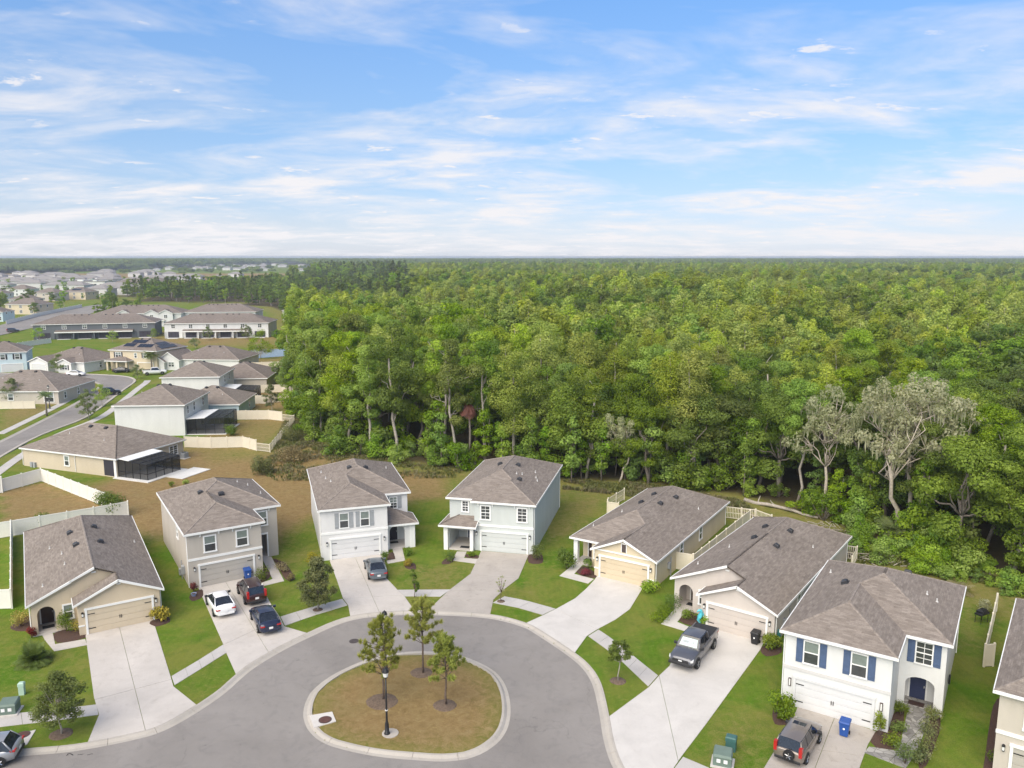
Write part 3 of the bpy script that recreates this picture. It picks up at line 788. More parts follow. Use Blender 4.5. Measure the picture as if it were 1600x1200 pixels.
def window(root, f, u, z, w=0.95, h=1.5, trim=0.13, grid=False, mat=None, hi=None, shutters=None, sh_w=0.42, sill=True, double=False):
    """sash window: u centre, z sill; shutters = material"""
    mb = MB(); w2 = w/2
    f.box(mb, u-w2-trim, u+w2+trim, 0.0, 0.07, z+h, z+h+trim)
    f.box(mb, u-w2-trim, u-w2, 0.0, 0.065, z, z+h); f.box(mb, u+w2, u+w2+trim, 0.0, 0.065, z, z+h)
    f.box(mb, u-w2-trim-0.03, u+w2+trim+0.03, 0.0, 0.10, z-trim, z)
    f.box(mb, u-w2, u+w2, 0.0, 0.055, z+h/2-0.035, z+h/2+0.035)
    cols = [0]
    if double: f.box(mb, u-0.05, u+0.05, 0.0, 0.058, z, z+h/2-0.035); f.box(mb, u-0.05, u+0.05, 0.0, 0.058, z+h/2+0.035, z+h)
    if grid:
        f.box(mb, u-0.018, u+0.018, 0.021, 0.045, z, z+h/2-0.035); f.box(mb, u-0.018, u+0.018, 0.021, 0.045, z+h/2+0.035, z+h)
        for zz in (z+h*0.25, z+h*0.75): f.box(mb, u-w2, u-0.018, 0.021, 0.045, zz-0.018, zz+0.018); f.box(mb, u+0.018, u+w2, 0.021, 0.045, zz-0.018, zz+0.018)
    wi = mb.build("window", mat or M['frame'], root)
    for z0, z1, m in ((z, z+h/2-0.035, M['glass_lo']), (z+h/2+0.035, z+h, hi or M['glass_hi'])):
        pb = MB(); f.box(pb, u-w2, u+w2, 0.003, 0.02, z0, z1); pb.build("pane", m, wi)
    if shutters:
        for sg in (-1, 1):
            c = u+sg*(w2+trim+sh_w/2+0.02); sb = MB()
            f.box(sb, c-sh_w/2, c+sh_w/2, 0.0, 0.035, z-0.08, z+h+0.08)
            for zz in (z+0.12, z+h-0.18): f.box(sb, c-sh_w/2, c+sh_w/2, 0.035, 0.06, zz, zz+0.1)
            for q in (-1, 0, 1): f.box(sb, c+q*sh_w/3-0.01, c+q*sh_w/3+0.01, 0.035, 0.042, z+0.22, z+h-0.18)
            sb.build("shutter", shutters, root)
    return wi
def garage(root, f, u, w, h, door_mat, trim_mat, trim=0.17, hardware=True, sections=4):
    mb = MB(); w2 = w/2
    f.box(mb, u-w2-trim, u-w2, 0.0, 0.09, 0.0, h); f.box(mb, u+w2, u+w2+trim, 0.0, 0.09, 0.0, h)
    f.box(mb, u-w2-trim-0.04, u+w2+trim+0.04, 0.0, 0.11, h, h+trim)
    mb.build("garage_trim", trim_mat, root)
    d = empty("garage_door", (0, 0, 0), 0, root)
    sh = h/sections
    for i in range(sections):
        sb = MB(); f.box(sb, u-w2, u+w2, 0.002, 0.03, i*sh+0.004, (i+1)*sh-0.018)
        for k in range(8):
            a = u-w2+w*k/8+0.06; f.box(sb, a, a+w/8-0.12, 0.03, 0.04, i*sh+0.09, (i+1)*sh-0.09)
        sb.build("door_section", door_mat, d)
    if hardware:
        def bit(nm, *b):
            hb = MB(); f.box(hb, *b); hb.build(nm, M['hinge'], d)
        for zz in (0.45, h-0.42):
            bit("strap_hinge", u-w2+0.02, u-w2+0.55, 0.041, 0.055, zz, zz+0.07); bit("strap_hinge", u+w2-0.55, u+w2-0.02, 0.041, 0.055, zz, zz+0.07)
        bit("pull_handle", u-0.09, u-0.04, 0.041, 0.075, h*0.42, h*0.42+0.28); bit("pull_handle", u+0.04, u+0.09, 0.041, 0.075, h*0.42, h*0.42+0.28)
def lantern(root, f, u, z):
    mb = MB(); f.box(mb, u-0.06, u+0.06, 0.0, 0.04, z, z+0.36); f.box(mb, u-0.09, u+0.09, 0.04, 0.2, z+0.26, z+0.34); f.box(mb, u-0.07, u+0.07, 0.05, 0.18, z-0.03, z+0.02)
    l = mb.build("wall_lantern", M['black'], root); g = MB(); f.box(g, u-0.055, u+0.055, 0.065, 0.165, z+0.02, z+0.26); g.build("lantern_glass", M['lampglass'], l)
def entry_door(root, f, u, w, h, mat, z=0.12):
    mb = MB(); f.box(mb, u-w/2, u+w/2, 0.003, 0.05, z, z+h)
    for a, b in ((0.1, 0.42), (0.5, 0.93)):
        f.box(mb, u-w/2+0.12, u-0.04, 0.05, 0.062, z+h*a, z+h*b); f.box(mb, u+0.04, u+w/2-0.12, 0.05, 0.062, z+h*a, z+h*b)
    d = mb.build("front_door", mat, root)
    hb = MB(); f.box(hb, u+w/2-0.12, u+w/2-0.07, 0.062, 0.10, z+0.9, z+1.05); hb.build("handle", M['pipe'], d)
    tb = MB(); f.box(tb, u-w/2-0.11, u-w/2, 0, 0.06, z, z+h); f.box(tb, u+w/2, u+w/2+0.11, 0, 0.06, z, z+h); f.box(tb, u-w/2-0.11, u+w/2+0.11, 0, 0.06, z+h, z+h+0.12)
    tb.build("door_frame", M['trim'], root)
def arch_wall(root, f, u0, u1, a0, a1, z0, z1, spring, mat, th=0.22, name="arch_wall"):
    """a wall from u0 to u1 with a round-headed opening a0..a1 (open to the ground)"""
    mb = MB()
    f.box(mb, u0, a0, -th, 0, z0, z1); f.box(mb, a1, u1, -th, 0, z0, z1)
    n = 10; r = (a1-a0)/2; c = (a0+a1)/2; rise = min(r, z1-spring-0.1)
    for i in range(n):
        t0, t1 = math.pi*i/n, math.pi*(i+1)/n
        p0 = (c-r*math.cos(t0), spring+rise*math.sin(t0)); p1 = (c-r*math.cos(t1), spring+rise*math.sin(t1))
        v = [f.pt(p0[0], 0, p0[1]), f.pt(p1[0], 0, p1[1]), f.pt(p1[0], 0, z1), f.pt(p0[0], 0, z1)]
        w = [f.pt(p0[0], -th, p0[1]), f.pt(p1[0], -th, p1[1]), f.pt(p1[0], -th, z1), f.pt(p0[0], -th, z1)]
        mb.add(v+w, [(0,1,2,3), (7,6,5,4), (0,4,5,1)])
    return mb.build(name, mat, root)
def gable(root, f, u0, u1, z, s, mat, peak=None, th=0.2, band=None):
    c = (u0+u1)/2 if peak is None else peak; h = (u1-u0)/2*s
    mb = MB(); v = [f.pt(u0, 0, z), f.pt(u1, 0, z), f.pt(c, 0, z+h)]; w = [f.pt(u0, -th, z), f.pt(u1, -th, z), f.pt(c, -th, z+h)]
    mb.add(v+w, [(0,1,2), (5,4,3), (0,3,4,1), (1,4,5,2), (2,5,3,0)])
    return mb.build("gable_wall", mat, root)
def roof_bits(ro, rects, vents, pipes):
    for x, y in vents:
        z = env(rects, x, y); e = 0.2; gx = (env(rects, x+e, y)-env(rects, x-e, y))/(2*e); gy = (env(rects, x, y+e)-env(rects, x, y-e))/(2*e)
        me = M.get('_vent_mesh')
        if me is None:
            mb = MB(); mb.bbox(-0.29, 0.29, -0.27, 0.27, -0.05, 0.05, 0.01); mb.bbox(-0.24, 0.24, -0.24, 0.20, 0.05, 0.24, 0.07)
            me = M['_vent_mesh'] = mb.mesh("roof_vent", M['vent'])
        n = Vector((-gx, -gy, 1)).normalized(); q = n.to_track_quat('Z', 'Y')
        dn = Vector((-gx, -gy, 0)); xax = Vector((0, 0, 1)).cross(dn if dn.length > 0.01 else Vector((0, -1, 0))).normalized()
        m = Matrix((xax, n.cross(xax), n)).transposed().to_4x4()
        o = link("roof_vent", me, ro); o.location = (x, y, z+0.03); o.rotation_euler = m.to_euler()
    for x, y in pipes:
        z = env(rects, x, y)
        me = M.get('_pipe_mesh')
        if me is None:
            mb = MB(); mb.lathe([(0.10, -0.12), (0.09, 0.04), (0.05, 0.07), (0.05, 0.25), (0.03, 0.25), (0.03, 0.2)], n=8); me = M['_pipe_mesh'] = mb.mesh("vent_pipe", M['pipe'])
        link("vent_pipe", me, ro, (x, y, z))
def part_box(root, name, mat, *boxes):
    for b in boxes:
        mb = MB(); mb.box(*b); o = mb.build(name, mat, root)
    return o
def walls(root, poly, z0, z1, mat, name="wall", base=None):
    mb = MB(); mb.prism(poly, z0, z1); return mb.build(name, mat, root)
def downspout(root, x, y, z1):
    mb = MB(); mb.tube([(x, y, z1), (x, y, 0.15)], 0.045, 5); return mb.build("downspout", M['trim'], root)
S = {}
def stc(key, col): S[key] = stucco('stucco_'+key, col)
stc('tan', (0.60, 0.50, 0.365)); stc('greige', (0.50, 0.455, 0.40)); stc('white_cool', (0.72, 0.71, 0.70)); stc('pale_blue', (0.54, 0.57, 0.55))
stc('cream', (0.62, 0.53, 0.385)); stc('pink_greige', (0.56, 0.505, 0.46)); stc('white', (0.68, 0.68, 0.67)); stc('khaki', (0.54, 0.49, 0.425)); stc('sand', (0.57, 0.49, 0.375))
stc('slate', (0.145, 0.158, 0.172)); stc('sky_blue', (0.55, 0.66, 0.70)); stc('offwhite', (0.72, 0.71, 0.69)); stc('grey', (0.42, 0.42, 0.41)); stc('shade_blue', (0.42, 0.48, 0.53))
def garage_mat(key, col): M[key] = simple(key, col, 0.5, var=0.03, scale=1.0); return M[key]
garage_mat('gd_tan', (0.58, 0.49, 0.36)); garage_mat('gd_greige', (0.44, 0.41, 0.365)); garage_mat('gd_white', (0.65, 0.65, 0.65)); garage_mat('gd_blue', (0.54, 0.565, 0.55))
garage_mat('gd_cream', (0.58, 0.485, 0.345)); garage_mat('gd_pink', (0.54, 0.485, 0.44))
M['sh_grey'] = simple('shutter_grey', (0.33, 0.345, 0.36), 0.6); M['sh_blue'] = simple('shutter_blue', (0.075, 0.115, 0.21), 0.55, var=0.12)
M['sh_brown'] = simple('gable_vent_brown', (0.09, 0.07, 0.065), 0.6); M['door_blue'] = simple('door_dark_blue', (0.035, 0.045, 0.10), 0.4)
M['door_brown'] = simple('door_brown', (0.06, 0.035, 0.03), 0.45); M['mat_'] = simple('door_mat', (0.03, 0.03, 0.032), 0.95)

# --- two-storey house: garage wing 7.4 m wide in front, stair wing set back at the right (B, C, G)
def two_storey(name, label, fl, ang, rec, depth, wall, gd, **k):
    root = empty(name, (fl[0], fl[1], 0), rad(ang)); tag(root, label, "house", "houses round the cul-de-sac")
    o = 0.3; W1, Wt, ze, s = 7.4, 10.2, 5.5, 0.42
    rects = [R_(0, Wt, rec, depth, ze, s, 'LRFB'), R_(0, W1, 0, depth-1.5, ze, s, 'LRF')]
    rects[1]['hips'] = 'LRFB'; rects[1]['y1'] = depth
    ro = make_roof(root, rects, M['roof'], M['trim'])
    roof_bits(ro, rects, k.get('vents', []), k.get('pipes', []))
    x0, x1, xr, y0, yr, yb = o, W1-o, Wt-o, o, rec+o, depth-o
    if k.get('porch') == 'cut':     # entry let into the set-back wing behind an arch or square opening
        pd = 1.7
        walls(root, [(x0,y0), (x1,y0), (x1,yr+pd), (xr,yr+pd), (xr,yb), (x0,yb)], 0, 2.62, wall, "lower_wall")
        walls(root, [(x0,y0), (x1,y0), (x1,yr), (xr,yr), (xr,yb), (x0,yb)], 2.62, ze+0.02, wall, "upper_wall")
    else:
        walls(root, [(x0,y0), (x1,y0), (x1,yr), (xr,yr), (xr,yb), (x0,yb)], 0, ze+0.02, wall, "wall")
    fF, fR = Face('F', y0), Face('F', yr)
    if k.get('band', True):
        part_box(root, "trim_band", k.get('band_mat', M['trim']), (x0-0.03, x1+0.03, y0-0.05, y0, 2.72, 2.95))
    garage(root, fF, k.get('gu', 3.72), 4.9, 2.13, gd, k.get('gtrim', M['trim']))
    return root, fF, fR, (x0, x1, xr, y0, yr, yb, ze)
def brackets(root, f, us, z, mat):
    for u in us:
        mb = MB(); f.box(mb, u-0.05, u+0.05, 0, 0.18, z-0.32, z-0.05); f.box(mb, u-0.05, u+0.05, 0.0, 0.08, z-0.5, z-0.32)
        mb.build("eave_bracket", mat, root)
# B
hb, fF, fR, q = two_storey("two_storey_house", "greige two-storey house with greige garage door behind three parked cars", (-30.42, 71.07), 32.0, 4.5, 16.0, S['greige'], M['gd_greige'], porch='cut',
    vents=[(3.2, 8.6), (5.0, 7.4)], pipes=[(7.6, 11.6), (8.6, 11.2), (9.2, 8.2)])
for u in (2.28, 5.25): window(hb, fF, u, 3.42, 0.95, 1.45); brackets(hb, fF, (u-0.85, u+0.85), 5.45, M['trim'])
window(hb, fR, 8.35, 3.55, 0.9, 1.4); brackets(hb, fR, (7.75, 9.1), 5.45, M['trim'])
window(hb, Face('L', q[0]), 5.6, 3.5, 0.7, 1.1); 
part_box(hb, "porch_frame", M['trim'], (7.1, 7.22, q[4]-0.06, q[4]+0.0, 0.0, 2.5), (8.75, 8.88, q[4]-0.06, q[4], 0.0, 2.5), (7.1, 8.88, q[4]-0.06, q[4], 2.5, 2.66))
part_box(hb, "porch_wall", S['greige'], (8.88, q[2], q[4], q[4]+1.7, 0, 2.62))
part_box(hb, "porch_floor", M['concrete'], (7.1, 8.88, q[4]-0.1, q[4]+1.7, 0, 0.1))
entry_door(hb, Face('F', q[4]+1.7), 7.95, 0.95, 2.05, M['entry'])
for u in (0.75, 6.72): lantern(hb, fF, u, 1.75)
mb = MB(); mb.box(-0.0, 0.28, 2.6, 3.1, 0.7, 1.5); mb.tube([(0.12, 3.4, 0), (0.12, 3.4, 1.9)], 0.05, 6); mb.box(-0.05, 0.29, 3.9, 4.25, 0.2, 0.8); mb.build("meter_box", M['sh_grey'], hb)
downspout(hb, 0.22, 0.4, 5.3)
# C
hc, fF, fR, q = two_storey("two_storey_house", "white two-storey house with grey shutters and white garage door", (-19.75, 78.26), 17.7, 3.75, 17.0, S['white_cool'], M['gd_white'],
    vents=[(4.25, 9.2), (6.05, 8.8)], pipes=[(1.6, 9.4), (2.0, 7.4), (1.35, 12.6), (8.9, 12.4)])
for u in (2.62, 4.75): window(hc, fF, u, 3.35, 0.82, 1.5, shutters=M['sh_grey'], trim=0.09)
window(hc, fR, 8.35, 3.75, 0.72, 1.2, shutters=M['sh_grey'], trim=0.08, grid=True, sh_w=0.45)
def porch_roof(root, x0, x1, y0, y1, z, s, hips):
    return make_roof(root, [R_(x0, x1, y0, y1, z, s, hips)], M['roof'], M['trim'])
pr = porch_roof(hc, 7.12, 10.5, 1.0, 4.4, 2.85, 0.40, 'FR'); pr.name = "porch_roof"
arch_wall(hc, Face('F', 1.45), 7.1, 10.15, 7.45, 9.1, 0, 2.72, 1.95, S['white_cool'])
part_box(hc, "porch_column", M['trim'], (9.65, 10.2, 1.38, 1.95, 0, 2.72))
part_box(hc, "porch_floor", M['concrete'], (7.1, 10.2, 1.5, 4.05, 0, 0.1))
part_box(hc, "porch_ceiling", M['trim'], (7.12, 10.1, 1.68, 4.05, 2.64, 2.72))
entry_door(hc, fR, 8.2, 1.0, 2.05, M['entry'])
part_box(hc, "door_mat", M['mat_'], (7.75, 8.65, 2.9, 3.5, 0.1, 0.12))
for u in (0.82, 6.72): lantern(hc, fF, u, 1.6)
downspout(hc, 0.22, 0.4, 5.3)
# D (mirrored, shallow step)
def house_D():
    root = empty("two_storey_house", (-4.22, 81.50)+(0,), rad(-12.9)); tag(root, "pale blue two-storey house with dark blue front door", "house", "houses round the cul-de-sac")
    ze, s, dp = 5.5, 0.42, 17.0
    rects = [R_(-3.1, 6.85, 0.75, dp, ze, s, 'LRFB'), R_(-0.15, 6.85, 0, dp, ze, s, 'LRFB')]
    ro = make_roof(root, rects, M['roof'], M['trim'])
    roof_bits(ro, rects, [(0.8, 9.3), (2.9, 9.3), (4.0, 5.0)], [(4.9, 9.6), (5.3, 8.0), (5.6, 7.2), (3.9, 7.0), (3.4, 6.4)])
    w = S['pale_blue']
    x0, xm, x1, y0, ym, yb = -2.8, 0.15, 6.55, 0.3, 1.05, dp-0.3
    pe = 2.6
    walls(root, [(xm,y0), (x1,y0), (x1,yb), (x0,yb), (x0,ym+pe), (xm,ym+pe)], 0, 2.7, w, "lower_wall")
    walls(root, [(xm,y0), (x1,y0), (x1,yb), (x0,yb), (x0,ym+0.9), (xm,ym+0.9)], 2.7, ze+0.02, w, "upper_wall")
    part_box(root, "step_wall", w, (x0, xm, ym, ym+0.9, 2.9, ze+0.02))
    f = Face('F', y0)
    garage(root, f, 3.4, 4.9, 2.13, M['gd_blue'], M['trim'])
    part_box(root, "trim_band", M['trim'], (xm-0.03, x1+0.03, y0-0.05, y0, 2.72, 2.95))
    for u in (1.38, 5.35): window(root, f, u, 3.55, 0.9, 1.4, grid=True, hi=M['glass_lo']); brackets(root, f, (u-0.78, u+0.78), 5.45, M['trim'])
    window(root, Face('F', ym), -1.05, 4.0, 0.6, 1.1, grid=True, hi=M['glass_lo'])
    r2 = [R_(-3.5, 0.55, -0.7, 3.2, 2.85, 0.40, 'LF')]
    pr = make_roof(root, r2, M['roof'], M['trim']); pr.name = "porch_roof"
    part_box(root, "porch_column", M['trim'], (-3.1, -2.65, -0.3, 0.15, 0, 2.72), (-0.2, 0.14, -0.3, 0.15, 0, 2.72))
    part_box(root, "porch_beam", w, (-3.1, 0.14, -0.28, -0.05, 2.4, 2.73))
    part_box(root, "porch_side_wall", w, (-2.8, -2.6, 0.15, ym+pe, 0, 2.7))
    part_box(root, "porch_floor", M['concrete'], (-2.6, 0.1, -0.2, ym+pe, 0, 0.12))
    part_box(root, "porch_ceiling", M['trim'], (-2.75, 0.1, -0.04, ym+pe, 2.6, 2.66))
    entry_door(root, Face('F', ym+pe), -1.0, 1.0, 2.1, M['door_blue'])
    part_box(root, "chair_rail", M['trim'], (-2.6, -1.7, ym+pe-0.03, ym+pe, 0.85, 0.95), (-0.35, 0.12, ym+pe-0.03, ym+pe, 0.85, 0.95))
    part_box(root, "door_mat", M['mat_'], (-1.5, -0.5, 0.3, 0.9, 0.12, 0.14))
    for u in (0.4, 6.2): lantern(root, f, u, 1.75)
    downspout(root, 6.63, 0.5, 5.3); downspout(root, 6.63, yb-0.2, 5.3)
house_D()
# --- one-storey gabled house (A, F) and hipped (E)
def one_storey(name, label, fl, ang, depth, wall, gd, front='gable', **k):
    root = empty(name, (fl[0], fl[1], 0), rad(ang)); tag(root, label, "house", "houses round the cul-de-sac")
    ze, s = 2.8, 0.46; xl, xr, ys = -3.3, 6.85, 1.9
    rects = [R_(xl, xr, ys, depth, ze, s, 'LRB' if front == 'gable' else 'LRFB'), R_(0, xr, 0, 12, ze, s, 'LR')]
    ro = make_roof(root, rects, M['roof'], M['trim'])
    roof_bits(ro, rects, k.get('vents', []), k.get('pipes', []))
    o = 0.3; x0, xm, x1, y0, ym, yb = xl+o, o, xr-o, o, ys+o, depth-o
    pw, pd = 2.05, 2.1                # porch width, depth at the left of the set-back front
    walls(root, [(xm,y0), (x1,y0), (x1,yb), (x0,yb), (x0,ym+pd), (x0+pw,ym+pd), (x0+pw,ym), (xm,ym)], 0, ze-0.05, wall, "wall")
    f, fm = Face('F', y0), Face('F', ym)
    part_box(root, "porch_floor", M['concrete'], (x0, x0+pw, ym-0.1, ym+pd, 0, 0.1))
    part_box(root, "porch_ceiling", M['trim'], (x0+0.01, x0+pw-0.01, ym+0.01, ym+pd, ze-0.25, ze-0.12))
    gable(root, f, xm-0.28, x1+0.28, ze-0.05, s, wall)
    if front == 'gable':
        gable(root, fm, x0-0.28, x1+0.28, ze-0.05, s, wall)
        arch_wall(root, fm, x0, x0+pw, x0+0.42, x0+1.72, 0, ze-0.05, 1.72, wall)
    else:
        part_box(root, "porch_column", M['trim'], (x0, x0+0.42, ym, ym+0.42, 0, ze-0.2))
        part_box(root, "porch_beam", wall, (x0, x0+pw, ym, ym+0.3, ze-0.2, ze-0.05))
    part_box(root, "porch_side_wall", wall, (x0, x0+0.2, ym+0.45, ym+pd, 0, ze-0.05)) if front == 'gable' else None
    entry_door(root, Face('F', ym+pd), x0+1.15, 0.95, 2.05, k.get('door', M['door_brown']), 0.1)
    part_box(root, "door_mat", M['mat_'], (x0+0.7, x0+1.6, ym+0.9, ym+1.5, 0.1, 0.12))
    garage(root, f, 3.42, 4.9, 2.13, gd, M['trim'])
    window(root, fm, x0+pw+0.62, 1.0, 0.6, 1.15, trim=0.13)
    for u in (0.62, 6.2): lantern(root, f, u, 1.65)
    part_box(root, "wainscot_trim", M['trim'], (xm-0.03, 0.72, y0-0.045, y0, 0.78, 0.9), (6.12, x1+0.03, y0-0.045, y0, 0.78, 0.9))
    for x, y in ((x1+0.08, y0+0.2), (x0-0.08, ym+0.2), (x1+0.08, yb-0.3)): downspout(root, x, y, ze-0.2)
    return root, f, fm, (x0, xm, x1, y0, ym, yb, ze)
ha, f, fm, q = one_storey("single_storey_house", "tan one-storey house with arched entry and tan garage door, nearest at the left", (-35.84, 61.65), 31.4, 23.0, S['tan'], M['gd_tan'],
    vents=[(0.6, 14.2), (2.7, 14.6), (0.9, 9.8), (2.9, 9.9)], pipes=[(-0.3, 9.6), (-2.0, 4.2), (6.0, 12.5), (-0.2, 6.5), (-1.2, 13)])
mb = MB(); fm.box(mb, 1.6, 1.95, 0, 0.07, 4.55, 4.67); mb.build("gable_vent", M['trim'], ha)
mb = MB(); f.box(mb, 3.3, 3.62, 0, 0.07, 3.85, 3.97); mb.build("gable_vent", M['trim'], ha)
he, f, fm, q = one_storey("single_storey_house", "cream one-storey house with brown louvre in its garage gable", (7.70, 74.77), -32.2, 22.3, S['cream'], M['gd_cream'], 'hip',
    vents=[(0.6, 14.6), (3.0, 14.9), (0.5, 11.2), (2.6, 11.3)], pipes=[(-0.6, 8.6), (5.4, 15.6), (-1.9, 4.4)])
part_box(he, "pediment_trim", M['trim'], (0.02, 6.83, 0.22, 0.3, 2.72, 2.86))
mb = MB(); f.box(mb, 3.18, 3.62, 0, 0.05, 3.0, 3.75)
for zz in range(6): f.box(mb, 3.2, 3.6, 0.05, 0.075, 3.04+zz*0.12, 3.1+zz*0.12)
mb.build("gable_louvre", M['sh_brown'], he)
mb = MB(); f.box(mb, 3.1, 3.18, 0, 0.06, 2.95, 3.8); f.box(mb, 3.62, 3.7, 0, 0.06, 2.95, 3.8); f.box(mb, 3.1, 3.7, 0, 0.06, 3.8, 3.9); mb.build("louvre_frame", M['trim'], he)
for y in (7.4, 13.2): window(he, Face('R', q[2]), y, 1.0, 0.75, 1.35)
mb = MB(); mb.box(q[2], q[2]+0.25, 3.6, 4.0, 0.9, 1.5); mb.tube([(q[2]+0.1, 4.3, 0.0), (q[2]+0.1, 4.3, 1.9)], 0.05, 6); mb.build("meter_box", M['sh_grey'], he)
hf, f, fm, q = one_storey("single_storey_house", "pinkish greige one-storey house with arched entry behind the grey pickup", (15.64, 64.09), -36.6, 22.8, S['pink_greige'], M['gd_pink'],
    vents=[(0.5, 15.2), (2.9, 15.2), (0.9, 11.0), (3.1, 10.6)], pipes=[(-0.9, 9.4), (5.2, 15.0), (-2.1, 5.0)])
mb = MB(); fm.box(mb, 1.6, 1.95, 0, 0.07, 4.55, 4.67); mb.build("gable_vent", M['trim'], hf)
mb = MB(); f.box(mb, 3.3, 3.62, 0, 0.07, 3.85, 3.97); mb.build("gable_vent", M['trim'], hf)
for y in (6.6, 12.6): window(hf, Face('R', q[2]), y, 1.0, 0.75, 1.35)
mb = MB(); mb.box(q[2], q[2]+0.25, 2.4, 2.8, 0.9, 1.5); mb.tube([(q[2]+0.1, 4.0, 0.0), (q[2]+0.1, 4.0, 1.9)], 0.05, 6); mb.build("meter_box", M['sh_grey'], hf)
# G
hg, fF, fR, q = two_storey("two_storey_house", "bright white two-storey house with navy shutters and white garage door", (18.59, 52.00), -33.0, 3.9, 15.4, S['white'], M['gd_white'], porch='cut', gu=3.6,
    band_mat=stucco('stucco_band_grey', (0.60, 0.585, 0.57)), gtrim=M['gd_white'], vents=[(2.6, 8.2), (6.4, 12.0)], pipes=[(0.9, 11.6), (8.0, 9.7), (8.7, 9.4)])
for u in (2.05, 5.1): window(hg, fF, u, 3.45, 0.9, 1.55, shutters=M['sh_blue'], trim=0.08, sh_w=0.45)
window(hg, fR, 8.55, 3.6, 0.95, 1.5, shutters=M['sh_blue'], trim=0.08, grid=True, hi=M['glass_lo'], sh_w=0.45)
arch_wall(hg, fR, q[1]+0.0, q[2], 7.55, 9.35, 0, 2.62, 2.0, S['white'])
part_box(hg, "porch_floor", M['paver'], (q[1], q[2]-0.22, q[4]+0.01, q[4]+1.7, 0, 0.1))
part_box(hg, "porch_side_wall", S['white'], (q[2]-0.2, q[2], q[4]+0.5, q[4]+1.7, 0, 2.62))
entry_door(hg, Face('F', q[4]+1.7), 8.2, 1.0, 2.1, M['door_blue'])
part_box(hg, "door_mat", M['door_brown'], (7.75, 8.75, q[4]+0.6, q[4]+1.2, 0.1, 0.12))
for u in (0.75, 6.62):
    mb = MB(); fF.box(mb, u-0.09, u-0.05, 0, 0.1, 1.5, 2.0); fF.box(mb, u+0.05, u+0.09, 0, 0.1, 1.5, 2.0); fF.box(mb, u-0.09, u+0.09, 0, 0.1, 1.46, 1.5); fF.box(mb, u-0.09, u+0.09, 0, 0.1, 2.0, 2.04)
    l = mb.build("wall_sconce", M['door_brown'], hg); gmb = MB(); fF.box(gmb, u-0.05, u+0.05, 0.02, 0.09, 1.5, 2.0); gmb.build("sconce_glass", M['lampglass'], l)
def text_mesh(s_, size, mat, name):
    cu = bpy.data.curves.new(name, 'FONT'); cu.body = s_; cu.size = size; cu.extrude = 0.004; cu.align_x = 'CENTER'
    ob = bpy.data.objects.new(name, cu); COL.link(ob)
    dg = bpy.context.evaluated_depsgraph_get(); me = bpy.data.meshes.new_from_object(ob.evaluated_get(dg))
    bpy.data.objects.remove(ob); me.materials.clear(); me.materials.append(mat); return me
downspout(hg, 0.22, 0.4, 5.3); downspout(hg, q[2]+0.08, q[5]-0.3, 5.3)
mb = MB(); mb.lathe([(0.33, -0.06), (0.36, 0), (0.33, 0.06)], n=14); mh = mb.build("hose_reel", M['black'], hg); mh.location = (q[2]+0.12, 7.6, 1.3); mh.rotation_euler = (0, rad(90), 0)
# H, cropped by the right edge
def house_H():
    root = empty("two_storey_house", (28.74, 44.22)+(0,), rad(-36)); tag(root, "tan two-storey house cut off by the right edge", "house", "houses round the cul-de-sac")
    rects = [R_(0, 7.4, 0, 16, 5.5, 0.42, 'LRFB'), R_(0, 10.2, 4, 16, 5.5, 0.42, 'LRFB')]
    ro = make_roof(root, rects, M['roof'], M['trim']); roof_bits(ro, rects, [(3.2, 9)], [(1.6, 10)])
    walls(root, [(0.3,0.3), (7.1,0.3), (7.1,4.3), (9.9,4.3), (9.9,15.7), (0.3,15.7)], 0, 5.52, S['khaki'])
    f = Face('F', 0.3); garage(root, f, 3.7, 4.9, 2.13, M['gd_greige'], M['trim'])
    part_box(root, "trim_band", M['trim'], (0.27, 7.13, 0.25, 0.3, 2.72, 2.95)); lantern(root, f, 0.75, 1.75)
    for u in (2.2, 5.2): window(root, f, u, 3.45, 0.95, 1.45)
house_H()

# ------------------------------------------------------------------ the neighbourhood at the left
def ang_of(a, b): return math.degrees(math.atan2(b[1]-a[1], b[0]-a[0]))
def plain_house(name, label, fl, ang, w, d, ze, wall, extra=None, s=0.42, hips='LRFB', roof=None, group="houses along the left street", cat="house", bits=True):
    root = empty(name, (fl[0], fl[1], 0), rad(ang)); tag(root, label, cat, group)
    rects = [R_(0, w, 0, d, ze, s, hips)] + (extra or [])
    ro = make_roof(root, rects, roof or M['roof_far'], M['trim'])
    if bits:
        c = d/2 if w > d else w/2
        if w > d: roof_bits(ro, rects, [(w*0.42, d/2-0.8), (w*0.58, d/2-0.8)], [(w*0.3, d*0.3), (w*0.7, d*0.25)])
        else: roof_bits(ro, rects, [(w/2-0.9, d*0.55), (w/2+0.9, d*0.6)], [(w*0.25, d*0.4)])
    for i, r in enumerate(rects):
        e = 0.0 if i == 0 else 0.004*i
        walls(root, [(r['x0']+0.3+e, r['y0']+0.3+e), (r['x1']-0.3-e, r['y0']+0.3+e), (r['x1']-0.3-e, r['y1']-0.3-e), (r['x0']+0.3+e, r['y1']-0.3-e)], 0, r['z']-0.03, wall, "wall")
        for k in 'LRFB':
            if k not in r['hips'] and i == 0 or (k not in r['hips'] and k in r.get('gab', '')):
                if k in 'FB': gable(root, Face(k, r['y0']+0.3 if k == 'F' else r['y1']-0.3), r['x0']+0.02, r['x1']-0.02, r['z']-0.03, r['s'], wall)
                else: gable(root, Face(k, r['x0']+0.3 if k == 'L' else r['x1']-0.3), r['y0']+0.02, r['y1']-0.02, r['z']-0.03, r['s'], wall)
    return root
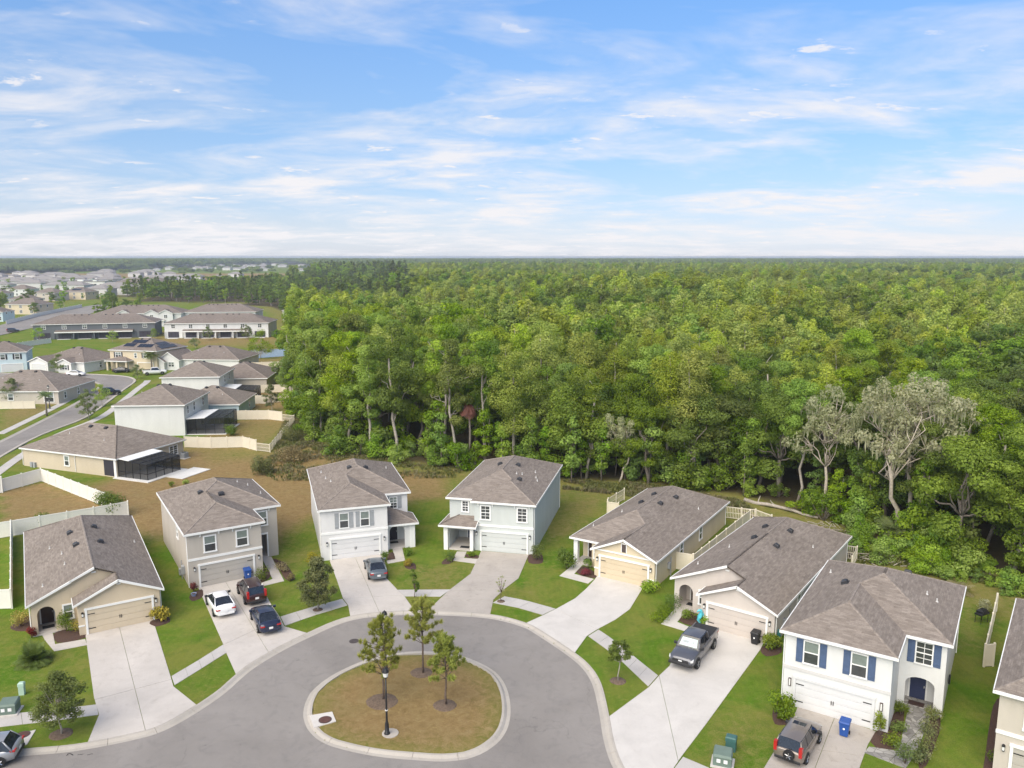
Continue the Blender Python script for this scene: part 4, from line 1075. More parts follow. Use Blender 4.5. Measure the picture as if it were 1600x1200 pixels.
def screen_mat():
    m, nt, b = mat_new('insect_screen')
    b.inputs['Base Color'].default_value = (0.012, 0.013, 0.015, 1); b.inputs['Roughness'].default_value = 0.8
    tr = N(nt, 'ShaderNodeBsdfTransparent'); mx = N(nt, 'ShaderNodeMixShader'); mx.inputs[0].default_value = 0.62
    out = nt.nodes['Material Output']
    nt.links.new(tr.outputs[0], mx.inputs[1]); nt.links.new(b.outputs[0], mx.inputs[2]); nt.links.new(mx.outputs[0], out.inputs['Surface'])
    return m
M['screen'] = screen_mat()
M['bronze'] = simple('bronze_aluminium', (0.02, 0.02, 0.022), 0.4, 0.4)
M['patio'] = concrete('patio_slab', (0.66, 0.65, 0.63), 0.15)
def lanai(root, x0, x1, y0, y1, h0, h1, solid=0.0, nx=3, ny=3, axis='x', slab=0.8):
    """screened cage: posts, rails and screen panels; the roof slopes from h0 (house side) to h1"""
    def zt(x): return h0+(h1-h0)*(x-x0)/(x1-x0)
    part_box(root, "patio_slab", M['patio'], (x0-0.3, x1+slab, y0-slab, y1+slab, 0.0, 0.10))
    cage = empty("screen_enclosure", (0, 0, 0), 0, root)
    xs = [x0+(x1-x0)*i/nx for i in range(nx+1)]; ys = [y0+(y1-y0)*i/ny for i in range(ny+1)]
    t = 0.05
    def bar(a, b): mb = MB(); mb.tube([a, b], t, 4); mb.build("frame_bar", M['bronze'], cage)
    def pan(q): mb = MB(); mb.add(q, [(0, 1, 2, 3)]); mb.build("screen_panel", M['screen'], cage)
    for y in (y0, y1):
        for x in xs: bar((x, y, 0.1), (x, y, zt(x)))
        bar((x0, y, h0), (x1, y, h1)); bar((x0, y, 0.95), (x1, y, 0.95))
        for a, b in zip(xs, xs[1:]): pan([(a, y, 0.1), (b, y, 0.1), (b, y, zt(b)), (a, y, zt(a))])
    for y in ys[1:-1]: bar((x1, y, 0.1), (x1, y, h1))
    for y in ys[1:-1]: bar((x0, y, h0), (x1, y, h1))
    bar((x1, y0, h1), (x1, y1, h1)); bar((x1, y0, 0.95), (x1, y1, 0.95))
    for a, b in zip(ys, ys[1:]): pan([(x1, a, 0.1), (x1, b, 0.1), (x1, b, h1), (x1, a, h1)])
    xs_ = x0+(x1-x0)*solid
    if solid > 0:
        mb = MB(); mb.slab([(x0, y0-0.1, h0+0.06), (xs_, y0-0.1, zt(xs_)+0.06), (xs_, y1+0.1, zt(xs_)+0.06), (x0, y1+0.1, h0+0.06)], (0, 0, 0.08)); mb.build("patio_roof", M['trim'], root)
    for a, b in zip(ys, ys[1:]): pan([(xs_, a, zt(xs_)), (x1, a, h1), (x1, b, h1), (xs_, b, zt(xs_))])
    for i in range(1, nx):
        if xs[i] > xs_+0.1: bar((xs[i], y0, zt(xs[i])), (xs[i], y1, zt(xs[i])))
# I - tan house with the screened patio
hi_ = plain_house("single_storey_house", "tan hip-roofed one-storey house with a black screened patio", (-73.66, 116.59), -21.1, 19.1, 13.4, 2.8, S['sand'], s=0.45, roof=M['roof'])
fI = Face('F', 0.3); window(hi_, fI, 9.2, 0.9, 0.75, 1.35, trim=0.16)
fIR = Face('R', 18.8); window(hi_, fIR, 11.0, 0.9, 1.5, 1.3, grid=True, hi=M['glass_lo'], double=True)
part_box(hi_, "patio_opening", M['entry'], (16.4, 18.3, 0.27, 0.3, 0.15, 2.4)); part_box(hi_, "patio_post", M['trim'], (18.35, 18.75, 0.2, 0.3, 0, 2.6))
for x in (0.25, 10.9): downspout(hi_, x, 0.22, 2.6)
lanai(hi_, 18.85, 24.2, 0.5, 6.6, 2.65, 2.3, 0.4, 4, 4)
part_box(hi_, "patio_paving", M['patio'], (24.9, 28.0, 3.0, 8.6, 0.0, 0.07))
for z0, z1, x in ((0.0, 0.75, 1.9), (0.0, 0.75, 2.5)): part_box(hi_, "utility_box", M['sh_grey'], (x, x+0.4, 0.0, 0.3, z0, z1))
# J - white two-storey
hj = plain_house("two_storey_house", "white two-storey house with a wide black screened patio", (-69.37, 136.21), 3.5, 12.4, 14.0, 5.5, S['white'], roof=M['roof'])
fJ = Face('R', 12.1)
for y, hh in ((2.2, 1.3), (5.6, 1.4), (10.6, 1.4)): window(hj, fJ, y, 3.6, 0.9, hh, hi=M['glass_lo'])
part_box(hj, "patio_opening", M['entry'], (12.1, 12.13, 1.2, 6.2, 0.15, 2.3))
lanai(hj, 12.15, 18.6, 1.0, 9.2, 2.7, 3.0, 0.5, 4, 4, slab=0.4)
# K, L, M behind
hk = plain_house("single_storey_house", "pale blue one-storey house half hidden behind the white patio house", (-66.22, 151.30), 3.7, 13.6, 13.0, 2.8, S['sky_blue'], roof=M['roof'])
window(hk, Face('R', 13.3), 8.0, 0.9, 0.8, 1.2)
hl = plain_house("two_storey_house", "white two-storey house with a small screened patio under a white awning", (-75.28, 168.87), 6.0, 12.5, 13.8, 5.5, S['offwhite'], roof=M['roof'])
window(hl, Face('R', 12.2), 5.2, 3.6, 0.9, 1.3); window(hl, Face('R', 12.2), 9.2, 3.6, 0.9, 1.3)
lanai(hl, 12.25, 19.5, 0.3, 6.8, 2.7, 2.4, 0.45, 3, 3, slab=0.4)
hm = plain_house("single_storey_house", "greige one-storey house with long roof at the edge of the wood", (-71.46, 184.74), 5.0, 14.0, 15.6, 2.8, S['khaki'])
# N at the left edge
hn = plain_house("single_storey_house", "tan one-storey house with white sliding door at the left edge", (-116.66, 166.81), 1.5, 20.5, 16.5, 2.8, S['khaki'], roof=M['roof'])
fN = Face('F', 0.3); window(hn, fN, 18.2, 0.5, 1.9, 1.9, double=True); window(hn, fN, 10.2, 0.9, 1.0, 1.3)
window(hn, Face('R', 20.2), 3.0, 0.9, 0.8, 1.3); window(hn, Face('R', 20.2), 8.6, 0.9, 0.8, 1.3)
# P pale blue two-storey at the left edge
hp = plain_house("two_storey_house", "pale blue two-storey house with dark shutters at the left edge", (-143.40, 212.18), 24, 12.0, 13.0, 5.4, S['sky_blue'])
for u in (6.2, 9.6): window(hp, Face('F', 0.3), u, 3.5, 1.0, 1.3, shutters=M['vent'])
garage(hp, Face('F', 0.3), 8.2, 4.9, 2.13, M['gd_white'], M['trim'], hardware=False)
window(hp, Face('R', 11.7), 5, 3.5, 0.8, 1.2)
# O white one-storey with two front gables
ho = plain_house("single_storey_house", "white one-storey house with two front gables beside the parked white sedan", (-131.56, 218.28), -16, 17.0, 15.5, 2.8, S['offwhite'],
    extra=[dict(R_(0.2, 7.0, -2.2, 8, 2.8, 0.42, 'LR'), gab='F'), dict(R_(9.2, 14.2, -1.6, 8, 2.8, 0.42, 'LR'), gab='F')])
window(ho, Face('F', -1.3), 11.7, 0.9, 1.7, 1.2, double=True, shutters=M['vent']); garage(ho, Face('F', -1.9), 3.6, 4.6, 2.1, M['gd_white'], M['trim'], hardware=False)
window(ho, Face('R', 16.7), 6, 0.9, 0.8, 1.2)
# solar house
hs = plain_house("two_storey_house", "cream two-storey house with dark solar panels on its roof", (-112.18, 220.82), -14, 15.6, 13.5, 5.5, S['cream'])
fS = Face('F', 0.3)
window(hs, fS, 3.0, 3.5, 1.7, 1.3, double=True, shutters=M['vent']); window(hs, fS, 8.6, 3.5, 0.7, 1.2); window(hs, fS, 11.6, 3.5, 1.0, 1.3, shutters=M['vent'])
garage(hs, fS, 11.6, 4.9, 2.13, M['gd_cream'], M['trim'], hardware=False)
pr = make_roof(hs, [R_(0.6, 7.8, -2.4, 2.0, 2.75, 0.35, 'LRF')], M['roof_far'], M['trim']); pr.name = "porch_roof"
part_box(hs, "porch_column", S['cream'], (0.9, 1.4, -2.1, -1.6, 0, 2.6), (4.0, 4.5, -2.1, -1.6, 0, 2.6), (7.0, 7.5, -2.1, -1.6, 0, 2.6))
entry_door(hs, fS, 5.6, 1.0, 2.1, M['entry'])
M['solar'] = simple('solar_panel', (0.012, 0.014, 0.022), 0.2, var=0.2, spec=0.6)
def panel_on(root, x, y, rect, w, d):
    e = 0.1; rects = [rect]; z = env(rects, x, y); gx = (env(rects, x+e, y)-env(rects, x-e, y))/(2*e); gy = (env(rects, x, y+e)-env(rects, x, y-e))/(2*e)
    mb = MB(); P = [(x+a*w/2, y+b*d/2) for a, b in ((-1,-1), (1,-1), (1,1), (-1,1))]
    mb.slab([(p[0], p[1], z+(p[0]-x)*gx+(p[1]-y)*gy+0.08) for p in P], (0, 0, 0.05)); mb.build("solar_panel", M['solar'], root)
rs = R_(0, 15.6, 0, 13.5, 5.5, 0.42, 'LRFB')
for x, y in [(5.2+i*1.15, 4.6) for i in range(4)]+[(4.0+i*1.15, 2.7) for i in range(3)]+[(8.6+i*1.15, 2.5) for i in range(4)]: panel_on(hs, x, y, rs, 1.05, 1.6)
for x, y in [(14.2, 3.6+i*1.15) for i in range(6)]+[(12.5, 4.8+i*1.15) for i in range(4)]: panel_on(hs, x, y, rs, 1.55, 1.05)
# Q white with steep front gables
hq = plain_house("single_storey_house", "white one-storey house with steep front gables right of the palm", (-94.88, 220.82), -4, 19.5, 15, 2.8, S['offwhite'],
    extra=[dict(R_(-3.0, 3.4, -2.0, 9, 2.8, 0.7, 'LR'), gab='F'), dict(R_(-4.0, -0.2, -3.2, 5, 2.4, 0.7, 'LR'), gab='F')])
window(hq, Face('F', -1.7), 0.9, 1.0, 1.5, 1.2, double=True)
# --- town houses
def townhouse(name, label, a, b, d, ze, wall, units, roof, group="town houses behind the street"):
    L = math.dist(a, b); root = empty(name, (a[0], a[1], 0), math.atan2(b[1]-a[1], b[0]-a[0])); tag(root, label, "townhouse", group)
    rects = [R_(-0.4, L+0.4, -0.4, d, ze, 0.36, 'LRFB')]
    ro = make_roof(root, rects, roof, M['trim'])
    roof_bits(ro, rects, [(L*t, d*0.44) for t in (0.3, 0.36, 0.42, 0.56, 0.62, 0.68)], [])
    walls(root, [(0, 0), (L, 0), (L, d-0.4), (0, d-0.4)], 0, ze, wall)
    f = Face('F', 0)
    for i in range(units):
        u = L*(i+0.5)/units
        window(root, f, u, 3.9, 1.3, 1.3, double=True, hi=M['glass_lo'] if wall is not S['slate'] else M['glass_hi'])
        w = L/units*0.62
        part_box(root, "patio_recess", M['entry'], (u-w/2, u+w/2, -0.05, 0, 0.2, 2.45))
        for t in (-0.18, 0.18): part_box(root, "patio_door_frame", M['bronze'], (u+w*t-0.06, u+w*t+0.06, -0.1, -0.05, 0.2, 2.45))
        part_box(root, "patio_slab", M['patio'], (u-w/2, u+w/2, -2.4, -0.1, 0.0, 0.08))
    mb = MB(); mb.slab([(L*0.18, -2.2, 2.75), (L*0.82, -2.2, 2.75), (L*0.82, 0, 3.25), (L*0.18, 0, 3.25)], (0, 0, 0.14)); mb.build("canopy_roof", roof, root)
    mb = MB(); mb.box(L*0.18, L*0.82, -2.3, -2.2, 2.5, 2.9); mb.build("canopy_fascia", M['trim'] if wall is S['slate'] else M['trim'], root)
    for i in range(units+1):
        u = min(max(L*i/units, 0.2), L-0.2); part_box(root, "pier", wall, (u-0.18, u+0.18, -2.15 if 0.17*L < u < 0.83*L else -0.3, 0, 0, 2.6))
    return root
townhouse("grey_townhouse", "dark slate grey two-storey town house row with white canopy line", (-180.37, 300.70), (-139.32, 311.66), 17, 5.7, S['slate'], 6, M['roof_far'])
townhouse("white_townhouse", "white two-storey town house row with dark patio openings", (-133.44, 306.69), (-94.67, 310.40), 17, 5.7, S['white'], 6, M['roof_far'])
tb = townhouse("white_townhouse", "white two-storey town house row behind the slate grey one", (-185.49, 356.27), (-149.29, 361.26), 18, 5.9, S['white'], 5, M['roof_far'])
for x in (9, 21, 27):
    r = R_(x, x+6.5, -1.6, 8, 5.9, 0.5, 'LR'); ro = make_roof(tb, [r], M['roof_far'], M['trim']); gable(tb, Face('F', -1.3), x+0.1, x+6.4, 5.85, 0.5, S['white'])
    part_box(tb, "bay_wall", S['white'], (x+0.2, x+6.3, -1.3, -0.01, 0, 5.85)); window(tb, Face('F', -1.3), x+3.25, 3.9, 1.3, 1.3, double=True, hi=M['glass_lo'])
townhouse("white_townhouse", "white two-storey town house row behind the white one", (-150.20, 366.39), (-118.45, 369.90), 18, 5.9, S['white'], 5, M['roof_far'])
plain_house("two_storey_house", "white house end showing beside the wood, right of the town houses", (-110.48, 384.60), 5, 9, 12, 5.6, S['offwhite'], group="distant houses", bits=False)
# --- distant houses
def far_house(px, w, d, ze, ang, wall, label, nwin=3, name="distant_house", solar=False, porch=True):
    r = plain_house(name, label, px, ang, w, d, ze, wall, group="distant houses", bits=False, s=0.45)
    f = Face('F', 0.3)
    for i in range(nwin):
        u = w*(i+0.5)/nwin
        if ze > 4: window(r, f, u, 3.5, 1.4, 1.4, double=True, hi=M['glass_lo'])
        window(r, f, u, 0.8, 1.6, 1.5, double=True, hi=M['glass_lo'])
    for y in (4, 9): window(r, Face('R', w-0.3), y, 3.5 if ze > 4 else 0.9, 1.0, 1.3, hi=M['glass_lo'])
    if solar:
        rr = R_(0, w, 0, d, ze, 0.45, 'LRFB')
        for i in range(5): panel_on(r, w/2-3+i*1.5, 3.6, rr, 1.4, 2.4)
    return r
far_house((-399.97, 635.91), 18, 15, 5.6, -6, S['white'], "white two-storey house in the far row, first from the left")
far_house((-340.74, 570.89), 18, 15, 5.6, -10, S['khaki'], "tan two-storey house in the far row, middle one")
far_house((-328.90, 588.08), 19, 15, 5.6, -10, S['cream'], "cream two-storey house in the far row with solar panels", solar=True)
far_house((-333.84, 531.99), 16, 13, 3.2, -8, S['grey'], "low grey house with dark roof between the far rows")
far_house((-276.24, 436.53), 19, 14, 5.4, -8, S['cream'], "cream two-storey house with porch left of the far road")
far_house((-256.66, 384.60), 11.5, 12, 4.6, 6, S['sky_blue'], "pale blue house cut off by the left edge beside the far road")
far_house((-372.20, 562.67), 16, 13, 5.6, 0, S['offwhite'], "off-white house at the left edge in the far row")
# low commercial buildings
def shed(px, w, d, h, wall, roofm, label, ang=0, n=6, dark=True):
    root = empty("commercial_building", (px[0], px[1], 0), rad(ang)); tag(root, label, "building", "low buildings beyond the houses")
    walls(root, [(0,0), (w,0), (w,d), (0,d)], 0, h, wall)
    mb = MB(); mb.box(-0.5, w+0.5, -0.5, d+0.5, h, h+0.5); mb.build("roof", roofm, root)
    for i in range(n): part_box(root, "bay_door", M['glass_lo'] if dark else M['trim'], (w*(i+0.25)/n, w*(i+0.7)/n, -0.1, 0, 0.2, h*0.55))
    part_box(root, "parapet", M['trim'], (w*0.3, w*0.45, -0.6, 1.2, h+0.5, h+2.0), (w*0.7, w*0.8, -0.6, 1.2, h+0.5, h+1.6))
M['green_roof'] = simple('green_metal_roof', (0.10, 0.42, 0.10), 0.4); M['grey_roof'] = simple('grey_flat_roof', (0.26, 0.24, 0.23), 0.8)
shed((-507.71, 858.81), 52, 30, 5.6, S['offwhite'], M['grey_roof'], "long white commercial building under the far field, left one", 0)
shed((-464.84, 840.43), 40, 26, 5.2, S['offwhite'], M['grey_roof'], "long white commercial building under the far field, right one", 0)
shed((-470.86, 898.07), 24, 22, 5.4, S['offwhite'], M['green_roof'], "white commercial building with bright green roof", 0, 4)
hz1 = plain_house("commercial_building", "large low building with grey hip roof in front of the dark pines", (-395.52, 789.71), 4, 50, 30, 5.0, S['white'], roof=M['roof_far'], group="low buildings beyond the houses", cat="building", bits=False, s=0.3)
for i in range(8): window(hz1, Face('F', 0.3), 4+i*6, 1.0, 2.2, 2.0, double=True, hi=M['glass_lo'])
hz2 = plain_house("commercial_building", "low tan building left of the green roofed one", (-414.35, 878.00), 2, 34, 24, 5.0, S['khaki'], roof=M['roof_far'], group="low buildings beyond the houses", cat="building", bits=False, s=0.3)
for i in range(6): window(hz2, Face('F', 0.3), 3+i*5.5, 1.0, 2.0, 1.8, double=True, hi=M['glass_lo'])
# the scatter of white houses at the horizon, too small to show parts
rnd = random.Random(5)
wm = None
for i in range(54):
    px = (-1+2*rnd.random()); Y = rnd.uniform(1750, 2900); X = Y*rnd.uniform(-0.43, -0.22)
    if rnd.random() < 0.25: X = Y*rnd.uniform(-0.62, -0.43)
    if wm is None:
        wm = []
        for w, d, h in ((19, 14, 6), (26, 15, 6.5), (16, 12, 3.6)):
            mb = MB(); mb.box(0, w, 0, d, 0, h); a = M['offw'] if 'offw' in M else M.setdefault('offw', simple('distant_wall', (0.56, 0.55, 0.54), 0.8))
            me = mb.mesh("wall", a); rb = MB(); rb.add([(-0.5,-0.5,h), (w+.5,-0.5,h), (w+.5,d+.5,h), (-.5,d+.5,h), (d/2,d/2,h+d*.2), (w-d/2,d/2,h+d*.2)], [(0,1,5,4), (1,2,5), (2,3,4,5), (3,0,4), (3,2,1,0)])
            wm.append((me, rb.mesh("roof", M['grey_roof'])))
    a, b = wm[rnd.randrange(3)]
    e = empty("horizon_house", (X, Y, 0), rnd.uniform(-0.4, 0.4)); tag(e, "tiny pale house in the far white settlement below the horizon", "house", "houses of the far settlement")
    link("wall", a, e); link("roof", b, e)

for i, (px, ang) in enumerate((((-476.67, 730.84), .1), ((-468.44, 759.14), -.1), ((-484.31, 805.92), 0), ((-418.92, 717.47), .15), ((-399.11, 704.57), -.1), ((-385.65, 704.57), .1), ((-519.25, 822.82), .2), ((-552.74, 858.81), 0), ((-537.12, 878.00), .1), ((-326.46, 657.27), -.2), ((-351.79, 680.10), .1), ((-387.55, 759.14), 0), ((-338.21, 635.91), -.1), ((-416.26, 858.81), .1), ((-375.38, 822.82), 0), ((-404.42, 919.07), .1), ((-422.20, 988.37), 0), ((-634.25, 1013.84), 0), ((-651.35, 988.37), .1), ((-427.90, 1040.65), 0), ((-421.53, 1130.27), .1), ((-422.34, 1199.07), -.1))):
    a, b = wm[i % 3]
    e = empty("distant_house", (px[0], px[1], 0), ang); tag(e, "small pale house with grey hip roof among the far left trees", "house", "small houses of the far left")
    link("wall", a, e); link("roof", b, e)
r9 = random.Random(19)
for i in range(46):
    Y = r9.uniform(820, 1450); X = Y*r9.uniform(-0.68, -0.42); a, b = wm[i % 3]
    e = empty("distant_house", (X, Y, 0), r9.uniform(-.4, .4)); tag(e, "tiny pale house on the open land at the far left", "house", "tiny houses on the far left land"); link("wall", a, e); link("roof", b, e)
# ------------------------------------------------------------------ fences
fence_mesh = {}
def fence(label, pts, h=1.83, style='panel', step=2.4, mat=None, group="vinyl yard fences"):
    mat = mat or M['vinyl']; root = empty("vinyl_fence", (pts[0][0], pts[0][1], 0)); tag(root, label, "fence", group)
    ox, oy = pts[0]
    pk = ('post', h, mat.name)
    if pk not in fence_mesh:
        mb = MB(); mb.box(-0.065, 0.065, -0.065, 0.065, 0, h+0.06); mb.add([(-0.08,-0.08,h+0.06), (0.08,-0.08,h+0.06), (0.08,0.08,h+0.06), (-0.08,0.08,h+0.06), (0,0,h+0.15)], [(3,2,1,0), (0,1,4), (1,2,4), (2,3,4), (3,0,4)])
        fence_mesh[pk] = mb.mesh("post", mat)
    for si, (a, b) in enumerate(zip(pts, pts[1:])):
        L = math.dist(a, b); n = max(1, round(L/step)); w = L/n; an = math.atan2(b[1]-a[1], b[0]-a[0])
        k = (style, round(w, 1), h, mat.name)
        if k not in fence_mesh:
            mb = MB(); W0, W1 = 0.066, round(w, 1)-0.066
            if style == 'panel':
                mb.box(W0, W1, -0.025, 0.025, 0.08, h-0.03)
                mb.box(W0, W1, -0.045, -0.026, 0.05, 0.2); mb.box(W0, W1, 0.026, 0.045, 0.05, 0.2)
                mb.box(W0, W1, -0.045, -0.026, h-0.14, h); mb.box(W0, W1, 0.026, 0.045, h-0.14, h); mb.box(W0, W1, -0.024, 0.024, h-0.029, h-0.002)
                q = max(3, int(w/0.3))
                for i in range(1, q): u = W0+(W1-W0)*i/q; mb.box(u-0.006, u+0.006, -0.029, -0.0255, 0.21, h-0.15); mb.box(u-0.006, u+0.006, 0.0255, 0.029, 0.21, h-0.15)
            else:
                mb.box(W0, W1, -0.02, 0.02, 0.12, 0.2); mb.box(W0, W1, -0.02, 0.02, h-0.1, h); mb.box(W0, W1, -0.02, 0.02, h*0.5, h*0.5+0.06)
                q = max(4, int(w/0.19))
                for i in range(q): u = W0+(W1-W0)*(i+0.5)/q; mb.box(u-0.03, u+0.03, -0.035, -0.021, 0.1, h-0.01)
            fence_mesh[k] = mb.mesh(style, mat)
        for i in range(n):
            x, y = a[0]+(b[0]-a[0])*i/n-ox, a[1]+(b[1]-a[1])*i/n-oy
            link("post", fence_mesh[pk], root, (x, y, 0), (0, 0, an))
            o = link("panel", fence_mesh[k], root, (x, y, 0), (0, 0, an)); o.scale = (w/round(w, 1), 1, 1)
    link("post", fence_mesh[pk], root, (pts[-1][0]-ox, pts[-1][1]-oy, 0))
    return root
fence("pale vinyl fence at the left, bending at a corner beside the tan patio house", [(-67.90, 103.03), (-65.73, 108.26), (-50.98, 96.68)], mat=M['vinyl_white'])
fence("pale vinyl fence running behind the tan house with arched entry", [(-58.55, 84.35), (-56.10, 85.98), (-49.32, 90.80), (-46.43, 93.17)], mat=M['vinyl_white'])
fence("pale vinyl fence along the left side of the tan arched-entry house", [(-47.77, 67.04), (-44.57, 67.30), (-55.84, 85.57)], mat=M['vinyl_white'])
fence("cream vinyl fence round the white patio house's yard, solid near side", [(-53.83, 128.39), (-49.26, 127.73), (-44.24, 128.39), (-41.27, 125.98)])
fence("cream open picket fence at the corner of the white patio house's yard", [(-41.27, 125.98), (-38.78, 124.91), (-41.21, 148.47), (-43.85, 149.66)], 1.35, 'picket')
fence("cream vinyl fence on the far side of the white patio house's yard", [(-53.30, 150.88), (-46.87, 151.18), (-43.85, 149.66)])
fence("cream vinyl fence behind the pale blue house, nearest the young tree", [(-56.50, 167.81), (-51.86, 167.81), (-49.31, 170.87), (-45.67, 165.59)])
fence("cream vinyl fence by the wood, second of the stepped yards", [(-59.24, 181.60), (-53.30, 182.48), (-49.66, 181.60), (-45.67, 165.59)])
fence("cream vinyl fence by the wood, third of the stepped yards", [(-63.76, 200.93), (-59.17, 203.09), (-53.65, 197.78)])
fence("cream vinyl fence behind the white gabled house, farthest of the stepped yards", [(-74.91, 220.82), (-62.96, 224.73)])
fence("cream vinyl fence in front of the tan house with sliding door", [(-110.33, 161.31), (-98.47, 162.36)], 1.6)
fence("white vinyl fence beside the slate grey town houses", [(-170.03, 270.98), (-168.92, 280.91), (-167.42, 289.38)], mat=M['vinyl_white'])
fence("white vinyl fence along the far road", [(-233.95, 369.90), (-249.77, 422.29), (-260.04, 465.27), (-267.02, 498.00)], mat=M['vinyl_white'], step=4)
fence("cream vinyl fence with picket top behind the cream louvre house, left corner", [(11.72, 94.64), (11.89, 95.40), (14.46, 99.62)], 1.5, 'picket')
fence("low cream solid fence joining the cream louvre house's left rear corner", [(11.69, 94.40), (12.95, 93.78)], 1.4)
fence("cream open picket fence behind the gap between the two one-storey houses", [(24.48, 92.75), (27.29, 91.51), (28.81, 91.02), (30.02, 88.89)], 1.5, 'picket')
fence("cream solid fence running back along the pinkish house's left wall", [(18.03, 75.71), (21.61, 80.85), (24.88, 85.60), (27.73, 89.71)])
fence("cream solid fence panel closing the gap beside the cream louvre house", [(16.11, 76.58), (17.96, 75.71)])
fence("cream open picket fence at the pinkish house's right rear corner", [(33.66, 79.60), (35.55, 78.71), (33.88, 75.99)], 1.5, 'picket')
fence("cream vinyl fence beside the tan house at the right edge", [(36.09, 57.05), (36.83, 57.15)], 1.83)
fence("cream fence running back from the tan house at the right edge", [(36.15, 57.15), (42.84, 66.78)], 1.6)
fence("white corner of an off-frame house at the far left edge", [(-69.66, 101.30), (-67.71, 102.74)], 2.2, mat=M['vinyl_white'])  # fence panel stands in for the white corner of a house out of frame

# ------------------------------------------------------------------ foliage
def leaf_mat(name, dark, light, hue=0.02, trans=0.44, varv=0.30):
    m, nt, b = mat_new(name)
    at = N(nt, 'ShaderNodeAttribute', attribute_name='tone')
    oi = N(nt, 'ShaderNodeObjectInfo')
    c = ramp(nt, at.outputs['Fac'], [(0.0, dark), (1.0, light)])
    hs_ = N(nt, 'ShaderNodeHueSaturation')
    def mr(lo, hi, mul):
        k = N(nt, 'ShaderNodeMath', operation='MULTIPLY'); nt.links.new(oi.outputs['Random'], k.inputs[0]); k.inputs[1].default_value = mul
        fr = N(nt, 'ShaderNodeMath', operation='FRACT'); nt.links.new(k.outputs[0], fr.inputs[0])
        r = N(nt, 'ShaderNodeMapRange'); nt.links.new(fr.outputs[0], r.inputs['Value']); r.inputs['To Min'].default_value = lo; r.inputs['To Max'].default_value = hi
        return r.outputs[0]
    nt.links.new(mr(0.5-hue, 0.5+hue*0.45, 1.0), hs_.inputs['Hue']); nt.links.new(mr(0.85, 1.08, 7.31), hs_.inputs['Saturation']); nt.links.new(mr(1-varv, 1+varv, 13.7), hs_.inputs['Value'])
    nt.links.new(c, hs_.inputs['Color'])
    nt.links.new(hs_.outputs[0], b.inputs['Base Color'])
    b.inputs['Roughness'].default_value = 0.55; b.inputs['Specular IOR Level'].default_value = 0.25
    tl = N(nt, 'ShaderNodeBsdfTranslucent'); g = mix(nt, 1.0, hs_.outputs[0], (1.1, 1.15, 0.7), 'MULTIPLY'); nt.links.new(g, tl.inputs[0])
    mx = N(nt, 'ShaderNodeMixShader'); mx.inputs[0].default_value = trans
    nt.links.new(b.outputs[0], mx.inputs[1]); nt.links.new(tl.outputs[0], mx.inputs[2]); nt.links.new(mx.outputs[0], nt.nodes['Material Output'].inputs['Surface'])
    return m
M['lf_oak'] = leaf_mat('leaf_oak', (0.105, 0.175, 0.020), (0.225, 0.325, 0.042))
M['lf_gum'] = leaf_mat('leaf_gum', (0.160, 0.266, 0.025), (0.342, 0.460, 0.053), 0.025)
M['lf_cyp'] = leaf_mat('leaf_cypress', (0.238, 0.323, 0.037), (0.432, 0.502, 0.078), 0.02)
M['lf_pine'] = leaf_mat('leaf_pine', (0.100, 0.153, 0.028), (0.178, 0.235, 0.045), 0.02)
M['lf_bright'] = leaf_mat('leaf_bright', (0.150, 0.270, 0.024), (0.310, 0.450, 0.052), 0.02)
M['lf_moss'] = leaf_mat('leaf_grey_moss', (0.330, 0.345, 0.190), (0.500, 0.500, 0.320), 0.015, 0.45, 0.1)
M['lf_island'] = leaf_mat('needle_island_pine', (0.217, 0.266, 0.041), (0.445, 0.472, 0.099), 0.015, 0.3, 0.1)
M['lf_lawn'] = leaf_mat('leaf_lawn_tree', (0.125, 0.178, 0.048), (0.225, 0.278, 0.090), 0.02, 0.4, 0.12)
M['lf_yellow'] = leaf_mat('leaf_yellow_croton', (0.25, 0.23, 0.025), (0.50, 0.42, 0.05), 0.02, 0.3, 0.1)
M['lf_red'] = leaf_mat('leaf_red_ti', (0.14, 0.020, 0.022), (0.30, 0.050, 0.045), 0.02, 0.3, 0.1)
M['lf_dry'] = leaf_mat('leaf_dead_rust', (0.16, 0.060, 0.035), (0.30, 0.13, 0.085), 0.01, 0.2, 0.1)
M['lf_palm'] = leaf_mat('leaf_palm', (0.080, 0.131, 0.029), (0.189, 0.239, 0.072), 0.02, 0.3, 0.2)
M['lf_straw'] = leaf_mat('grass_straw', (0.16, 0.135, 0.06), (0.33, 0.27, 0.13), 0.02, 0.3, 0.2)
M['lf_weed'] = leaf_mat('grass_weed', (0.109, 0.145, 0.041), (0.261, 0.275, 0.094), 0.02, 0.3, 0.2)
M['lf_far'] = leaf_mat('leaf_distant', (0.117, 0.179, 0.031), (0.228, 0.295, 0.051), 0.02, 0.3, 0.3)
M['bark_moss'] = simple('bark_lichen', (0.46, 0.40, 0.33), 0.95, var=0.25, scale=5)
M['bark'] = simple('bark_grey', (0.20, 0.17, 0.145), 0.95, var=0.35, scale=6)
M['bark_pale'] = simple('bark_pale', (0.36, 0.32, 0.275), 0.95, var=0.3, scale=5)
M['bark_brown'] = simple('bark_brown', (0.13, 0.095, 0.075), 0.95, var=0.35, scale=6)

